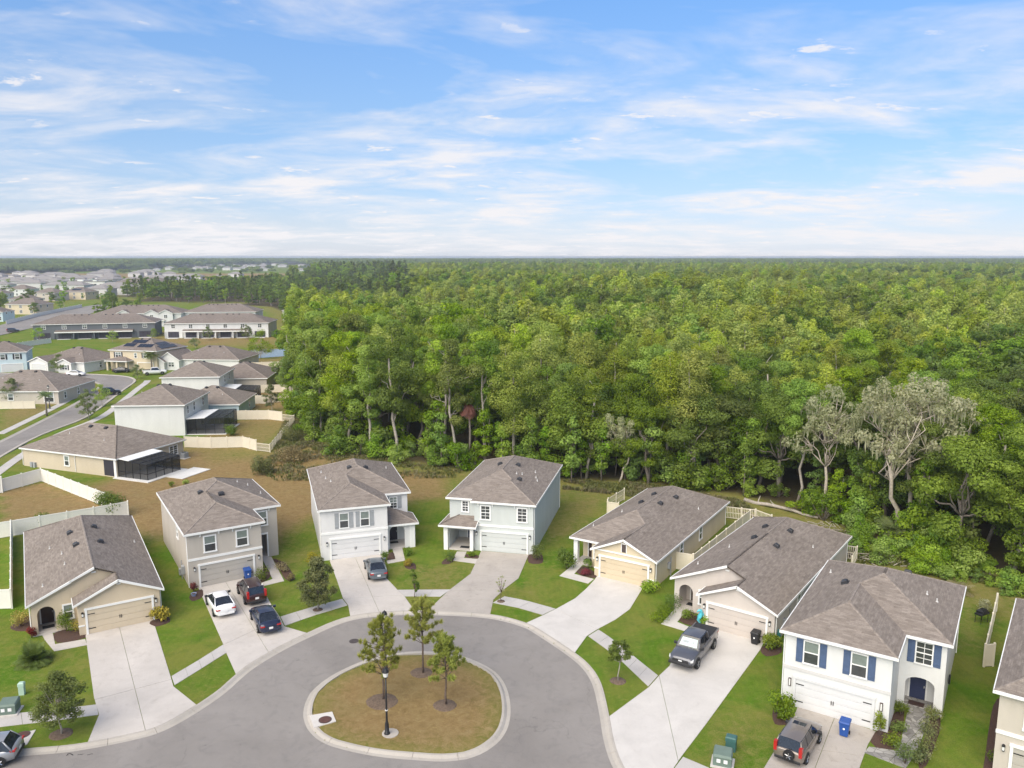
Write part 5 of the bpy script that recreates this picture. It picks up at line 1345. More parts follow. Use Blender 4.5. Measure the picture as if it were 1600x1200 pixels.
def leaf_cloud(blobs, n, size, rs, up=0.45, jitter=0.5, aspect=0.66, shell=0.62, droop=0.0, radial=False):
    """leaf sprays over ellipsoid clumps: returns verts (n*4,3), tone (n)"""
    B = np.array(blobs, float); w = (B[:,3]*B[:,4]*B[:,5])**(2/3); w /= w.sum()
    bi = rs.choice(len(B), n, p=w); b = B[bi]
    d = rs.normal(size=(n, 3)); d /= np.linalg.norm(d, axis=1)[:, None]
    r = shell+(1.08-shell)*rs.random(n)**0.7
    R = b[:, 3:6]
    c = b[:, :3]+d*R*r[:, None]
    nr = d/R*R.mean(1)[:, None]; nr /= np.linalg.norm(nr, axis=1)[:, None]
    nr = nr+np.array([0, 0, up])+rs.normal(size=(n, 3))*jitter*0.6
    nr /= np.linalg.norm(nr, axis=1)[:, None]
    t = np.cross(nr, rs.normal(size=(n, 3))); t /= np.linalg.norm(t, axis=1)[:, None]
    if radial:
        t = d+np.array([0, 0, 0.8])+rs.normal(size=(n, 3))*0.35; t /= np.linalg.norm(t, axis=1)[:, None]; nr = np.cross(t, rs.normal(size=(n, 3))); nr /= np.linalg.norm(nr, axis=1)[:, None]
    u = np.cross(nr, t)
    s = size*rs.uniform(0.6, 1.35, n)[:, None]
    cup = nr*s*rs.uniform(-0.25, 0.1, n)[:, None]
    V = np.stack([c-t*s*0.5+cup, c-u*s*0.5*aspect, c+t*s*0.5+cup*1.2, c+u*s*0.5*aspect], 1)
    if droop: V[:, 2, 2] -= droop*s[:, 0]
    bt = rs.random(len(B))
    tone = np.clip(0.72*bt[bi]+0.28*rs.random(n)+rs.normal(size=n)*0.05, 0, 1)
    return V.reshape(-1, 3), tone
def cloud_mesh(name, V, tone, mat, extra=None):
    n = len(tone); me = bpy.data.meshes.new(name)
    V = np.asarray(V, np.float32)
    me.vertices.add(len(V)); me.vertices.foreach_set("co", V.ravel())
    me.loops.add(n*4); me.loops.foreach_set("vertex_index", np.arange(n*4, dtype=np.int32))
    me.polygons.add(n); me.polygons.foreach_set("loop_start", np.arange(0, n*4, 4, dtype=np.int32))
    me.update(calc_edges=True)
    a = me.attributes.new("tone", 'FLOAT', 'POINT'); a.data.foreach_set("value", np.repeat(tone, 4).astype(np.float32))
    me.materials.append(mat); return me
def limb(mb, p0, p1, r0, r1, rs, wob=0.12, n=4, sides=5):
    p0, p1 = Vector(p0), Vector(p1); L = (p1-p0).length; pts = []
    for i in range(n+1):
        t = i/n; q = p0.lerp(p1, t)
        if 0 < i < n: q += Vector(rs.normal(size=3))*L*wob*0.5
        pts.append(q)
    mb.tube(pts, [r0+(r1-r0)*i/n for i in range(n+1)], sides); return pts
def tree_proto(kind, seed, n, size):
    """returns (trunk MB, crown verts, tone)"""
    rs = np.random.RandomState(seed); mb = MB(); bl = []
    if kind == 'oak':
        h = 15.0; nb = 38
        base = limb(mb, (0,0,-0.3), (rs.normal()*0.5, rs.normal()*0.5, 6.5), 0.34, 0.22, rs, 0.05)
        for i in range(nb):
            a = rs.uniform(0, 2*math.pi); f = rs.random()**0.5; z = rs.uniform(3.6, 13.2)
            rr = 4.9*math.sqrt(max(0.08, 1-((z-7.5)/6.6)**2))*f
            R = rs.uniform(0.7, 1.75); bl.append((rr*math.cos(a), rr*math.sin(a), z, R*rs.uniform(0.8, 1.3), R*rs.uniform(0.8, 1.3), R*rs.uniform(0.5, 0.85)))
        for q in bl[::4]: limb(mb, base[3], (q[0]*0.85, q[1]*0.85, q[2]-0.5), 0.14, 0.05, rs)
    elif kind == 'gum':
        h = 20; base = limb(mb, (0,0,-0.3), (rs.normal()*0.6, rs.normal()*0.6, 14), 0.27, 0.13, rs, 0.03, 5)
        for i in range(34):
            a = rs.uniform(0, 2*math.pi); z = rs.uniform(7.0, 18.6); rr = rs.uniform(0.2, 3.8)*math.sqrt(max(0.15, 1-((z-13.5)/6.6)**2))
            R = rs.uniform(0.65, 1.45); bl.append((rr*math.cos(a), rr*math.sin(a), z, R*rs.uniform(0.8, 1.2), R*rs.uniform(0.8, 1.2), R*rs.uniform(0.5, 0.95)))
        for q in bl[::4]: limb(mb, (base[3].x, base[3].y, max(5, q[2]-2.4)), (q[0]*0.9, q[1]*0.9, q[2]-0.2), 0.08, 0.03, rs)
    elif kind == 'cyp':
        h = 21; limb(mb, (0,0,-0.3), (rs.normal()*0.3, rs.normal()*0.3, 18), 0.3, 0.08, rs, 0.02, 5)
        for i in range(36):
            t = (i+rs.random())/36; z = 7.0+t*11.6; R0 = 3.5*math.sqrt(max(0.12, 1-t**4.5)); a = rs.uniform(0, 2*math.pi); rr = R0*rs.uniform(0.15, 0.85)
            R = R0*rs.uniform(0.22, 0.42)+0.35; bl.append((rr*math.cos(a), rr*math.sin(a), z, R, R, R*rs.uniform(0.6, 1.0)))
    elif kind == 'pine':
        h = 21; limb(mb, (0,0,-0.3), (rs.normal()*0.5, rs.normal()*0.5, 20), 0.26, 0.06, rs, 0.02, 5)
        for i in range(15):
            t = rs.random(); z = 12.5+t*8.2; a = rs.uniform(0, 2*math.pi); rr = (2.6*(1-t)+0.5)*rs.uniform(0.4, 1)
            R = rs.uniform(0.6, 1.15); bl.append((rr*math.cos(a), rr*math.sin(a), z, R, R, R*0.6)); limb(mb, (0, 0, z-0.8), bl[-1][:3], 0.05, 0.02, rs)
    elif kind == 'moss':
        h = 16; base = limb(mb, (0,0,-0.3), (rs.normal()*1.0, rs.normal()*0.6, 8.2), 0.30, 0.18, rs, 0.035, 5, 7)
        for i in range(11):
            a = i*0.62+rs.random(); L = rs.uniform(1.0, 3.9); z = rs.uniform(10.5, 16.2); tip = (L*math.cos(a), L*math.sin(a), z)
            pts = limb(mb, base[4], tip, 0.11, 0.03, rs, 0.14, 5)
            for j in range(5):
                e = (tip[0]+rs.normal()*1.5, tip[1]+rs.normal()*1.5, tip[2]+rs.uniform(-2.0, 1.4)); limb(mb, pts[3], e, 0.06, 0.015, rs, 0.25, 3, 4)
                R = rs.uniform(0.5, 1.05); bl.append((*e, R, R, R*rs.uniform(0.6, 1.1)))
    elif kind == 'bush':
        h = 4; 
        for i in range(11):
            a = rs.uniform(0, 2*math.pi); rr = 1.7*rs.random()**0.6; z = rs.uniform(0.5, 3.6)*(1-rr/4); R = rs.uniform(0.5, 0.95)
            bl.append((rr*math.cos(a), rr*math.sin(a), z, R, R, R*0.8)); limb(mb, (0, 0, -0.1), bl[-1][:3], 0.05, 0.02, rs, 0.1, 2, 4)
    elif kind == 'sapling':
        h = 7; limb(mb, (0,0,-0.1), (rs.normal()*0.4, rs.normal()*0.4, 6), 0.09, 0.03, rs, 0.04)
        for i in range(11):
            z = rs.uniform(1.6, 6.9); rr = 1.6*rs.random()*(1.15-z/8); a = rs.uniform(0, 2*math.pi); R = rs.uniform(0.45, 0.85)
            bl.append((rr*math.cos(a), rr*math.sin(a), z, R, R, R*0.7)); limb(mb, (0, 0, max(0.8, z-0.8)), bl[-1][:3], 0.03, 0.012, rs, 0.1, 2, 4)
    V, tone = leaf_cloud(bl, n, size, rs, droop=0.25 if kind in ('moss',) else 0.0, jitter=0.8 if kind in ('pine', 'moss') else 0.62)
    if kind == 'moss':          # hanging beards
        k = 260; src = V.reshape(-1, 4, 3)[rs.choice(n, k)].mean(1); L = rs.uniform(0.5, 1.7, k)
        dx = rs.normal(size=(k, 2))*0.07; q = np.zeros((k, 4, 3)); q[:, 0] = src; q[:, 1] = src+np.c_[dx, -L*0.4]; q[:, 2] = src+np.c_[dx*0.3, -L]; q[:, 3] = src+np.c_[-dx, -L*0.5]
        V = np.r_[V, q.reshape(-1, 3)]; tone = np.r_[tone, rs.uniform(0.6, 1, k)]
    return mb, V, tone
KIND = {'oak': ('lf_oak', 'bark'), 'gum': ('lf_gum', 'bark_pale'), 'cyp': ('lf_cyp', 'bark_pale'), 'pine': ('lf_pine', 'bark_brown'), 'moss': ('lf_moss', 'bark_moss'), 'bush': ('lf_bright', 'bark'), 'sapling': ('lf_bright', 'bark')}
NEAR = {}
for kind, cnt, n, size in (('oak', 4, 12500, 0.31), ('gum', 4, 9800, 0.29), ('cyp', 4, 11000, 0.28), ('pine', 2, 4200, 0.34), ('moss', 3, 5200, 0.34), ('bush', 4, 1500, 0.26), ('sapling', 3, 1300, 0.28)):
    NEAR[kind] = []
    for i in range(cnt):
        mb, V, t = tree_proto(kind, 100+i*7+len(kind)*31, n, size)
        NEAR[kind].append((mb.mesh("trunk", M[KIND[kind][1]], True), cloud_mesh("crown", V, t, M[KIND[kind][0]])))
frnd = random.Random(11)
def plant_tree(kind, i, p, sc, label, cat="tree", group=None, rz=None, name=None, sz=None, mats=None):
    tm, cm = NEAR[kind][i % len(NEAR[kind])]
    e = empty(name or {'oak': 'oak_tree', 'gum': 'gum_tree', 'cyp': 'cypress_tree', 'pine': 'pine_tree', 'moss': 'mossy_tree', 'bush': 'wild_shrub', 'sapling': 'young_tree'}[kind], (p[0], p[1], 0), frnd.uniform(0, 6.28) if rz is None else rz)
    e.scale = (sc, sc, sc*(sz or 1.0)); tag(e, label, cat, group)
    link("trunk", tm, e); link("crown", cm, e)
    return e
# --- where the wood stands
def view_ok(x, y, m=1.16): return y > 20 and abs(x) < 0.64*m*y+10
def species(x, y, r):
    u = r.random(); nx = noise.noise(Vector((x*0.012, y*0.012, 3.3))); px = x/y
    if px < -0.13 and y > 380: return 'pine' if u < 0.35 else ('oak' if u < 0.75 else 'gum')
    if px < -0.02 and y < 230: return 'gum' if u < 0.74 else ('oak' if u < 0.86 else 'cyp')
    if px > 0.42 and y < 170: return 'oak' if u < 0.85 else 'gum'
    k = nx+0.35*(1 if 150 < y < 420 else -0.4)-0.5*max(0, px-0.3)
    if k > 0.02: return 'cyp' if u < 0.80 else ('gum' if u < 0.9 else 'oak')
    if y < 150: return 'oak' if u < 0.60 else ('gum' if u < 0.86 else 'cyp')
    return 'oak' if u < 0.48 else ('gum' if u < 0.74 else 'cyp')
spots = []
def scatter(y0, y1, step, poly, jit=0.42):
    y = y0; row = 0
    while y < y1:
        w = 0.76*y+25; x = -w+(row % 2)*step/2
        while x < w:
            px, py = x+frnd.uniform(-jit, jit)*step, y+frnd.uniform(-jit, jit)*step
            if py >= 40 and in_poly(px, py, poly) and view_ok(px, py): spots.append((px, py))
            x += step
        y += step*0.87; row += 1
scatter(60, 190, 5.5, forest_poly); n_near = len(spots)
scatter(190, 420, 7.4, forest_poly)
scatter(420, 900, 10.5, forest_poly)
big = len(spots)
scatter(900, 2000, 15, forest_poly); scatter(1500, 2200, 17, far_forest_poly)
scatter(2000, 4600, 34, forest_poly); scatter(2200, 5000, 36, far_forest_poly)
def clear_ok(x, y):
    # the felled strip behind the pinkish house
    return not in_poly(x, y, [(27.79, 98.53), (33.13, 99.90), (38.33, 86.61), (42.22, 81.25), (37.62, 77.16), (32.80, 79.78)])
near_list = sorted([s for s in spots[:n_near+1500] if clear_ok(*s)], key=lambda s: math.hypot(*s))
# those that show largest: the front of the wood, thinning with depth
edge_d = lambda p: min(math.hypot(p[0]-q[0], p[1]-q[1]) for q in forest_edge)
forest_edge = resample(forest_poly[1:18], 2.0)
near_list = sorted(near_list, key=lambda s: 0.55*edge_d(s)+0.45*s[1])
LAB = {'oak': "dense dark green broadleaf tree in the wood behind the houses", 'gum': "tall bright green slender tree in the wood behind the houses",
       'cyp': "tall pale yellow-green cypress with rounded top in the wood", 'pine': "tall dark pine in the stand behind the town houses"}
DESC = {'oak': "dense dark green broadleaf tree", 'gum': "tall bright green slender tree", 'cyp': "tall pale yellow-green cypress"}
def zone(p):
    u = p[0]/p[1]
    return ("at the left end of the wood" if u < -0.24 else "behind the greige house" if u < -0.17 else "behind the white shuttered house" if u < -0.08 else "behind the pale blue house" if u < 0.06
            else "behind the cream house" if u < 0.2 else "behind the pinkish house" if u < 0.36 else "behind the bright white house" if u < 0.52 else "at the right end of the wood")
def place_label(desc, p):
    d = edge_d(p)
    return desc+(", front row " if d < 6 else ", second row " if d < 13 else ", deeper in the wood, " if d < 30 else ", far in the wood, ")+zone(p)
singled = set(); cnt = 0
for s in near_list:
    if cnt >= 262: break
    k = species(s[0], s[1], frnd); x, y = s
    if k == 'pine': k = 'gum'
    base = {'oak': 1.0, 'gum': 0.95, 'cyp': 0.95}[k]
    left = min(1, max(0, (-x+10)/40))
    sc = base*frnd.uniform(0.80, 1.04)*(0.97+0.12*left)
    plant_tree(k, frnd.randrange(4), s, sc, place_label(DESC[k], s), "tree", "trees of the wood, " + {'oak': "dark broadleaf", 'gum': "slender bright", 'cyp': "pale cypress"}[k], sz=frnd.uniform(0.92, 1.1))
    singled.add(s); cnt += 1
# --- the rest of the wood: one mass
FAR = []
fcol = bpy.data.collections.new("canopy_shapes")
for kind, cnt_, n, size in (('cyp', 3, 3000, 0.58), ('gum', 3, 2600, 0.58), ('oak', 3, 3200, 0.64), ('pine', 2, 1200, 0.7)):
    for i in range(cnt_):
        mb, V, t = tree_proto(kind, 500+i*13+len(kind)*17, n, size)
        me = cloud_mesh("canopy_tree", V, t, M[KIND[kind][0]])
        bm = bmesh.new(); bm.from_mesh(me); tm = mb.mesh("t", M[KIND[kind][1]])
        k0 = len(bm.faces); bm.from_mesh(tm); bm.faces.ensure_lookup_table()
        for f in bm.faces[k0:]: f.material_index = 1
        bm.to_mesh(me); bm.free(); me.materials.append(M[KIND[kind][1]])
        ob = bpy.data.objects.new("canopy_tree_%02d" % len(FAR), me); fcol.objects.link(ob); FAR.append((kind, ob))
for i in range(3):       # clumps for the far distance
    rs = np.random.RandomState(900+i); bl = []
    for j in range(26):
        a = rs.uniform(0, 6.28); rr = 13*rs.random()**0.5; R = rs.uniform(2.4, 4.2); bl.append((rr*math.cos(a), rr*math.sin(a), rs.uniform(11, 16.5), R, R, R*0.8))
    V, t = leaf_cloud(bl, 1500, 2.3, rs)
    ob = bpy.data.objects.new("canopy_tree_%02d" % len(FAR), cloud_mesh("canopy_tree", V, t, M['lf_far'])); fcol.objects.link(ob); FAR.append(('far', ob))
IDX = {}
for i, (k, o) in enumerate(FAR): IDX.setdefault(k, []).append(i)
def mass(name, label, pts, cat):
    me = bpy.data.meshes.new(name); n = len(pts)
    me.vertices.add(n); me.vertices.foreach_set("co", np.array([p[0] for p in pts], np.float32).ravel())
    for nm, ty, arr in (("kind_index", 'INT', [p[1] for p in pts]), ("size", 'FLOAT', [p[2] for p in pts]), ("turn", 'FLOAT', [p[3] for p in pts])):
        a = me.attributes.new(nm, ty, 'POINT'); a.data.foreach_set("value", arr)
    o = link(name, me); tag(o, label, cat, kind="stuff")
    ng = bpy.data.node_groups.new(name+"_scatter", 'GeometryNodeTree')
    ng.interface.new_socket("Geometry", in_out='INPUT', socket_type='NodeSocketGeometry'); ng.interface.new_socket("Geometry", in_out='OUTPUT', socket_type='NodeSocketGeometry')
    gi, go = ng.nodes.new('NodeGroupInput'), ng.nodes.new('NodeGroupOutput')
    ip = ng.nodes.new('GeometryNodeInstanceOnPoints'); ci = ng.nodes.new('GeometryNodeCollectionInfo')
    ci.inputs['Collection'].default_value = fcol; ci.inputs['Separate Children'].default_value = True; ci.inputs['Reset Children'].default_value = True
    def na(nm, ty):
        q = ng.nodes.new('GeometryNodeInputNamedAttribute'); q.data_type = ty; q.inputs['Name'].default_value = nm; return q.outputs['Attribute']
    cx = ng.nodes.new('ShaderNodeCombineXYZ'); ng.links.new(na("turn", 'FLOAT'), cx.inputs['Z'])
    ng.links.new(gi.outputs[0], ip.inputs['Points']); ng.links.new(ci.outputs[0], ip.inputs['Instance'])
    ip.inputs['Pick Instance'].default_value = True; ng.links.new(na("kind_index", 'INT'), ip.inputs['Instance Index'])
    ng.links.new(cx.outputs[0], ip.inputs['Rotation']); ng.links.new(na("size", 'FLOAT'), ip.inputs['Scale'])
    ng.links.new(ip.outputs[0], go.inputs[0])
    md = o.modifiers.new("scatter", 'NODES'); md.node_group = ng
    return o
mid, far = [], []
for i, s in enumerate(spots):
    if s in singled or not clear_ok(*s): continue
    x, y = s
    if i < big:
        k = species(x, y, frnd); sc = {'oak': 1.05, 'gum': 0.86, 'cyp': 0.86, 'pine': 0.9}[k]*frnd.uniform(0.72, 1.2)*(1+0.38*noise.noise(Vector((x*0.009, y*0.009, 9.1))))*(1.05 if y > 190 else 1)*(0.74 if x/y < -0.15 and y > 380 else 1.0)
        mid.append(((x, y, 0), frnd.choice(IDX[k]), sc, frnd.uniform(0, 6.28)))
    else:
        g = y > 2000
        if y > 1400: far.append(((x, y, -2 if not g else -1), frnd.choice(IDX['far']), frnd.uniform(0.75, 1.1)*(1.25 if g else 0.9), frnd.uniform(0, 6.28)))
        else:
            k = species(x, y, frnd); far.append(((x, y, 0), frnd.choice(IDX[k]), frnd.uniform(0.95, 1.25), frnd.uniform(0, 6.28)))
trnd = random.Random(77)
for i in range(120):       # loose trees between the far houses
    a = trnd.random(); Y = 430+a*a*520; X = Y*trnd.uniform(-0.66, -0.47+0.05*a)
    if in_poly(X, Y, far_street) or any(math.hypot(o.location.x+6-X, o.location.y+6-Y) < 15 for o in COL if o.name.startswith(("distant_house", "commercial"))): continue
    mid.append(((X, Y, 0), trnd.choice(IDX['oak']+IDX['gum']), trnd.uniform(0.28, 0.6), trnd.uniform(0, 6.28)))
for i in range(150):       # hedgerows among the far settlement
    Y = trnd.uniform(1500, 2900); X = Y*trnd.uniform(-0.66, -0.2); far.append(((X, Y, -5), trnd.choice(IDX['far']), trnd.uniform(0.5, 0.85), trnd.uniform(0, 6.28)))
mass("woodland", "continuous canopy of the wood behind its first trees", mid, "woodland")
mass("distant_woodland", "far canopy of woods reaching to the horizon", far, "woodland")
# --- understory along the front of the wood
lab_b = "leafy green shrub at the foot of the wood"; lab_s = "slim young tree at the foot of the wood"
pts = resample(forest_poly[1:15], 2.1)
for i, p in enumerate(pts):
    for r in range(2):
        q = (p[0]+frnd.uniform(-1.5, 1.5)+r*1.2, p[1]+frnd.uniform(-1.2, 2.0)+r*2.4)
        if not clear_ok(*q) or not view_ok(*q): continue
        u = frnd.random()
        if u < 0.62: plant_tree('bush', frnd.randrange(4), q, frnd.uniform(0.75, 1.45), "leafy green shrub at the foot of the wood "+zone(q).replace("at the left end of the wood", "at its left end").replace("at the right end of the wood", "at its right end"), "shrub", "shrubs at the foot of the wood", sz=frnd.uniform(0.8, 1.2))
        elif u < 0.9: plant_tree('sapling', frnd.randrange(3), q, frnd.uniform(0.8, 1.4), "slim young tree at the foot of the wood "+zone(q).replace("at the left end of the wood", "at its left end").replace("at the right end of the wood", "at its right end"), "tree", "young trees at the foot of the wood")

for i in range(46):
    t = frnd.random(); a_, b_ = (35.63, 80.14), (48.20, 69.47); q = (a_[0]+(b_[0]-a_[0])*t+frnd.uniform(-1.5, 1.5), a_[1]+(b_[1]-a_[1])*t+frnd.uniform(-1.0, 6.0))
    plant_tree('bush', frnd.randrange(4), q, frnd.uniform(0.35, 0.85), "tangled low bush between the wood and the right back yards", "shrub", "low brush behind the right back yards", sz=frnd.uniform(0.7, 1.2))
# ------------------------------------------------------------------ the air
hb_ = MB(); hb_.box(-9600, 9600, -400, 12600, -1.4, 33.0)
hz = hb_.build("haze", None)
hm_ = bpy.data.materials.new("haze_air"); hm_.use_nodes = True
hm_.node_tree.nodes.clear()
pv = hm_.node_tree.nodes.new('ShaderNodeVolumePrincipled'); ho_ = hm_.node_tree.nodes.new('ShaderNodeOutputMaterial')
pv.inputs['Color'].default_value = (0.80, 0.88, 0.97, 1); pv.inputs['Density'].default_value = 0.00018; pv.inputs['Anisotropy'].default_value = 0.2
hm_.node_tree.links.new(pv.outputs[0], ho_.inputs['Volume'])
hz.data.materials.clear(); hz.data.materials.append(hm_)
tag(hz, "pale air fading the far woods", "haze", kind="stuff")

# ------------------------------------------------------------------ vehicles
M['tyre'] = simple('tyre_rubber', (0.015, 0.015, 0.016), 0.85); M['rim'] = simple('alloy_rim', (0.50, 0.50, 0.51), 0.3, 0.85)
M['carglass'] = simple('car_glass', (0.018, 0.022, 0.030), 0.06, var=0.3, spec=0.8); M['red_lamp'] = simple('tail_lamp_red', (0.42, 0.022, 0.02), 0.2)
M['head_lamp'] = simple('head_lamp_clear', (0.70, 0.70, 0.70), 0.12); M['plastic'] = simple('black_plastic', (0.025, 0.025, 0.027), 0.55)
M['plate'] = simple('licence_plate', (0.75, 0.75, 0.75), 0.5); M['chrome'] = simple('chrome', (0.6, 0.6, 0.6), 0.15, 1.0)
def paint(name, col, metal=0.35): 
    M[name] = simple(name, col, 0.28, metal, var=0.03, coat=0.7); return M[name]
paint('paint_white', (0.78, 0.78, 0.78), 0.0); paint('paint_maroon', (0.055, 0.022, 0.022)); paint('paint_navy', (0.018, 0.026, 0.058)); paint('paint_steel', (0.13, 0.155, 0.175))
paint('paint_graphite', (0.115, 0.118, 0.135)); paint('paint_taupe', (0.225, 0.19, 0.165)); paint('paint_silver', (0.32, 0.33, 0.35)); paint('paint_black', (0.016, 0.017, 0.02))
CARS = {
 'sedan': dict(st=[(-2.36,.48,.70,.82,.66), (-2.28,.34,.78,.98,.82), (-1.75,.24,.86,1.03,.905), (-.9,.20,.90,1.0,.925), (.2,.20,.89,.97,.925), (1.0,.21,.86,.96,.92), (1.65,.24,.78,.88,.90), (2.15,.28,.66,.76,.83), (2.36,.40,.58,.64,.64)],
    gh=(-2.02,-.92,.32,1.34,.93,1.43,.83,.60), wx=(-1.38,1.40), wr=.33),
 'suv': dict(st=[(-2.28,.50,.80,1.00,.78), (-2.22,.38,.95,1.08,.87), (-1.7,.27,.98,1.08,.92), (-.8,.24,1.0,1.06,.93), (.2,.24,.99,1.05,.93), (1.0,.25,.97,1.06,.92), (1.65,.28,.92,1.02,.90), (2.1,.33,.80,.90,.84), (2.28,.45,.70,.76,.68)],
    gh=(-2.2,-1.92,.35,1.12,1.02,1.68,.84,.66), wx=(-1.32,1.36), wr=.36),
 'truck': dict(st=[(-2.95,.60,.95,1.30,.90), (-2.9,.52,1.05,1.32,.96), (-1.9,.42,1.15,1.33,1.0), (-.9,.40,1.18,1.33,1.01), (.2,.40,1.18,1.28,1.01), (1.2,.42,1.15,1.28,1.0), (2.1,.45,1.08,1.24,.98), (2.75,.48,.98,1.12,.95), (2.95,.52,.85,.98,.86)],
    gh=(-.92,-.72,.75,1.48,1.26,1.93,.90,.72), wx=(-1.85,1.85), wr=.42),
 'hatch': dict(st=[(-2.14,.50,.78,.95,.74), (-2.06,.36,.90,1.04,.84), (-1.5,.25,.95,1.04,.90), (-.7,.22,.96,1.02,.91), (.2,.22,.95,1.0,.91), (1.0,.23,.92,1.0,.90), (1.55,.26,.84,.95,.88), (1.98,.30,.72,.82,.80), (2.14,.42,.62,.68,.62)],
    gh=(-2.0,-1.45,.30,1.12,.98,1.55,.82,.62), wx=(-1.26,1.30), wr=.34)}
wheel_cache = {}
def car(name, label, style, pm, p, head, cat="car", group=None, **k):
    c = CARS[style]; root = empty(name, (p[0], p[1], k.get('z', 0.03)), head); tag(root, label, cat, group)
    def prof(x, zl, zb, zt, hw): return [(hw*.84, zl), (hw*.97, zl+.10), (hw, (zl+zb)/2), (hw*.975, zb), (hw*.90, zt-.03), (hw*.60, zt+.012), (0, zt+.03)]
    mb = MB(); vs_ = []; st = c['st']; n = 13
    for s_ in st:
        h = prof(*s_); ring = h+[(-y, z) for y, z in h[:-1][::-1]]
        vs_ += [(s_[0], y, z) for y, z in ring]
    fs = []
    for i in range(len(st)-1):
        for j in range(n-1): fs.append((i*n+j, (i+1)*n+j, (i+1)*n+j+1, i*n+j+1))
        fs.append((i*n+n-1, (i+1)*n+n-1, (i+1)*n, i*n))
    fs.append(tuple(range(n))); fs.append(tuple((len(st)-1)*n+j for j in range(n-1, -1, -1)))
    mb.add(vs_, fs); body = mb.build("body", M[pm], root, True)
    xb0, xr0, xr1, xb1, zb, zr, hb, hr = c['gh']; z0 = zb-0.04
    B = {(0,1): (xb0, hb, z0), (0,-1): (xb0, -hb, z0), (1,1): (xb1, hb, z0), (1,-1): (xb1, -hb, z0)}; T = {(0,1): (xr0, hr, zr), (0,-1): (xr0, -hr, zr), (1,1): (xr1, hr, zr), (1,-1): (xr1, -hr, zr)}
    def pane(nm, q, out, mat=None):
        m_ = MB(); m_.slab([tuple(Vector(a)) for a in q], Vector(out)*0.02); return m_.build(nm, mat or M['carglass'], root)
    pane("windshield", [B[1,1], B[1,-1], T[1,-1], T[1,1]], (1, 0, 0.6)); pane("rear_window", [B[0,-1], B[0,1], T[0,1], T[0,-1]], (-1, 0, 0.6))
    for sd in (1, -1):
        q = [B[0,sd], B[1,sd], T[1,sd], T[0,sd]]; pane("side_window", q if sd < 0 else q[::-1], (0, sd, 0.2))
    core = MB(); core.add([B[0,1], B[0,-1], B[1,-1], B[1,1], T[0,1], T[0,-1], T[1,-1], T[1,1]], [(0,1,5,4), (1,2,6,5), (2,3,7,6), (3,0,4,7), (4,5,6,7), (3,2,1,0)]); core.build("cabin", M['carglass'], root)
    rb = MB(); nx = 5; rv = []
    for i in range(nx+1):
        t = i/nx; x = xr0-0.05+(xr1-xr0+0.10)*t; bow = 0.055*math.sin(math.pi*t)
        for y, dz in ((-hr-.04, -0.03), (-hr*.8, 0.025+bow*.7), (0, 0.045+bow), (hr*.8, 0.025+bow*.7), (hr+.04, -0.03)): rv.append((x, y, zr+dz))
    rb.add(rv, [(i*5+j, (i+1)*5+j, (i+1)*5+j+1, i*5+j+1) for i in range(nx) for j in range(4)]); rb.build("roof_panel", M[k.get('roofm', pm)], root, True)
    pb_r = 0.045
    for key in B:
        m_ = MB(); m_.tube([B[key], T[key]], [0.06, 0.045], 5); m_.build("pillar", M[pm], root, True)
    for sd in (1, -1):
        for f in ((0.48,) if style in ('sedan', 'truck') else (0.36, 0.66)):
            a = Vector(B[0,sd]).lerp(Vector(B[1,sd]), f); b = Vector(T[0,sd]).lerp(Vector(T[1,sd]), min(0.95, f*1.05)); m_ = MB(); m_.tube([a+Vector((0, sd*.012, 0)), b+Vector((0, sd*.012, 0))], 0.035, 4); m_.build("door_pillar", M['plastic'] if k.get('dark_pillar', True) else M[pm], root)
        m_ = MB(); m_.bbox(xb1-.42, xb1-.22, sd*(hb+.06), sd*(hb+.28), zb-.02, zb+.15, .03); m_.build("mirror", M[k.get('mirror', pm)], root)
        for f in (0.1, -0.95):
            m_ = MB(); m_.box(f-.1, f+.1, sd*(st[4][4]*.985), sd*(st[4][4]+.02), zb-.16, zb-.12); m_.build("door_handle", M[pm], root)
        hwf = st[-2][4]; xf, xr = st[-1][0], st[0][0]
        m_ = MB(); m_.slab([(st[-2][0]+.04, sd*(hwf-.02), st[-2][2]-.10), (xf-.02, sd*(st[-1][4]-.08), st[-1][2]-.02), (xf-.02, sd*(st[-1][4]-.08), st[-1][3]+.02), (st[-2][0]-.12, sd*(hwf-.01), st[-2][3]-.03)][::sd], (.03, sd*.02, .012)); m_.build("headlight", M['head_lamp'], root)
        z1 = st[1][2]
        if style in ('suv',): m_ = MB(); m_.box(xr-.02, xr+.25, sd*(st[1][4]-.20), sd*(st[1][4]-.005), z1-.12, zr-.25)
        else: m_ = MB(); m_.box(xr-.015, xr+.26, sd*(st[1][4]-.34), sd*(st[1][4]-.0), z1-.0, z1+.10)
        m_.build("taillight", M['red_lamp'], root)
    m_ = MB(); m_.bbox(st[-1][0]-.06, st[-1][0]+.025, -.42, .42, st[-1][1]+.02, st[-1][2]-.0, .02); m_.build("grille", M['plastic'], root)
    m_ = MB(); m_.bbox(st[0][0]-.035, st[0][0]+.2, -st[0][4], st[0][4], st[0][1]-.12, st[0][1]+.06, .03); m_.build("rear_bumper", M[k.get('bumper', 'plastic')], root)
    m_ = MB(); m_.box(st[0][0]-.05, st[0][0]-.02 , -.16, .16, st[0][2]-.12, st[0][2]+.05); m_.build("licence_plate", M['plate'], root)
    r = c['wr']
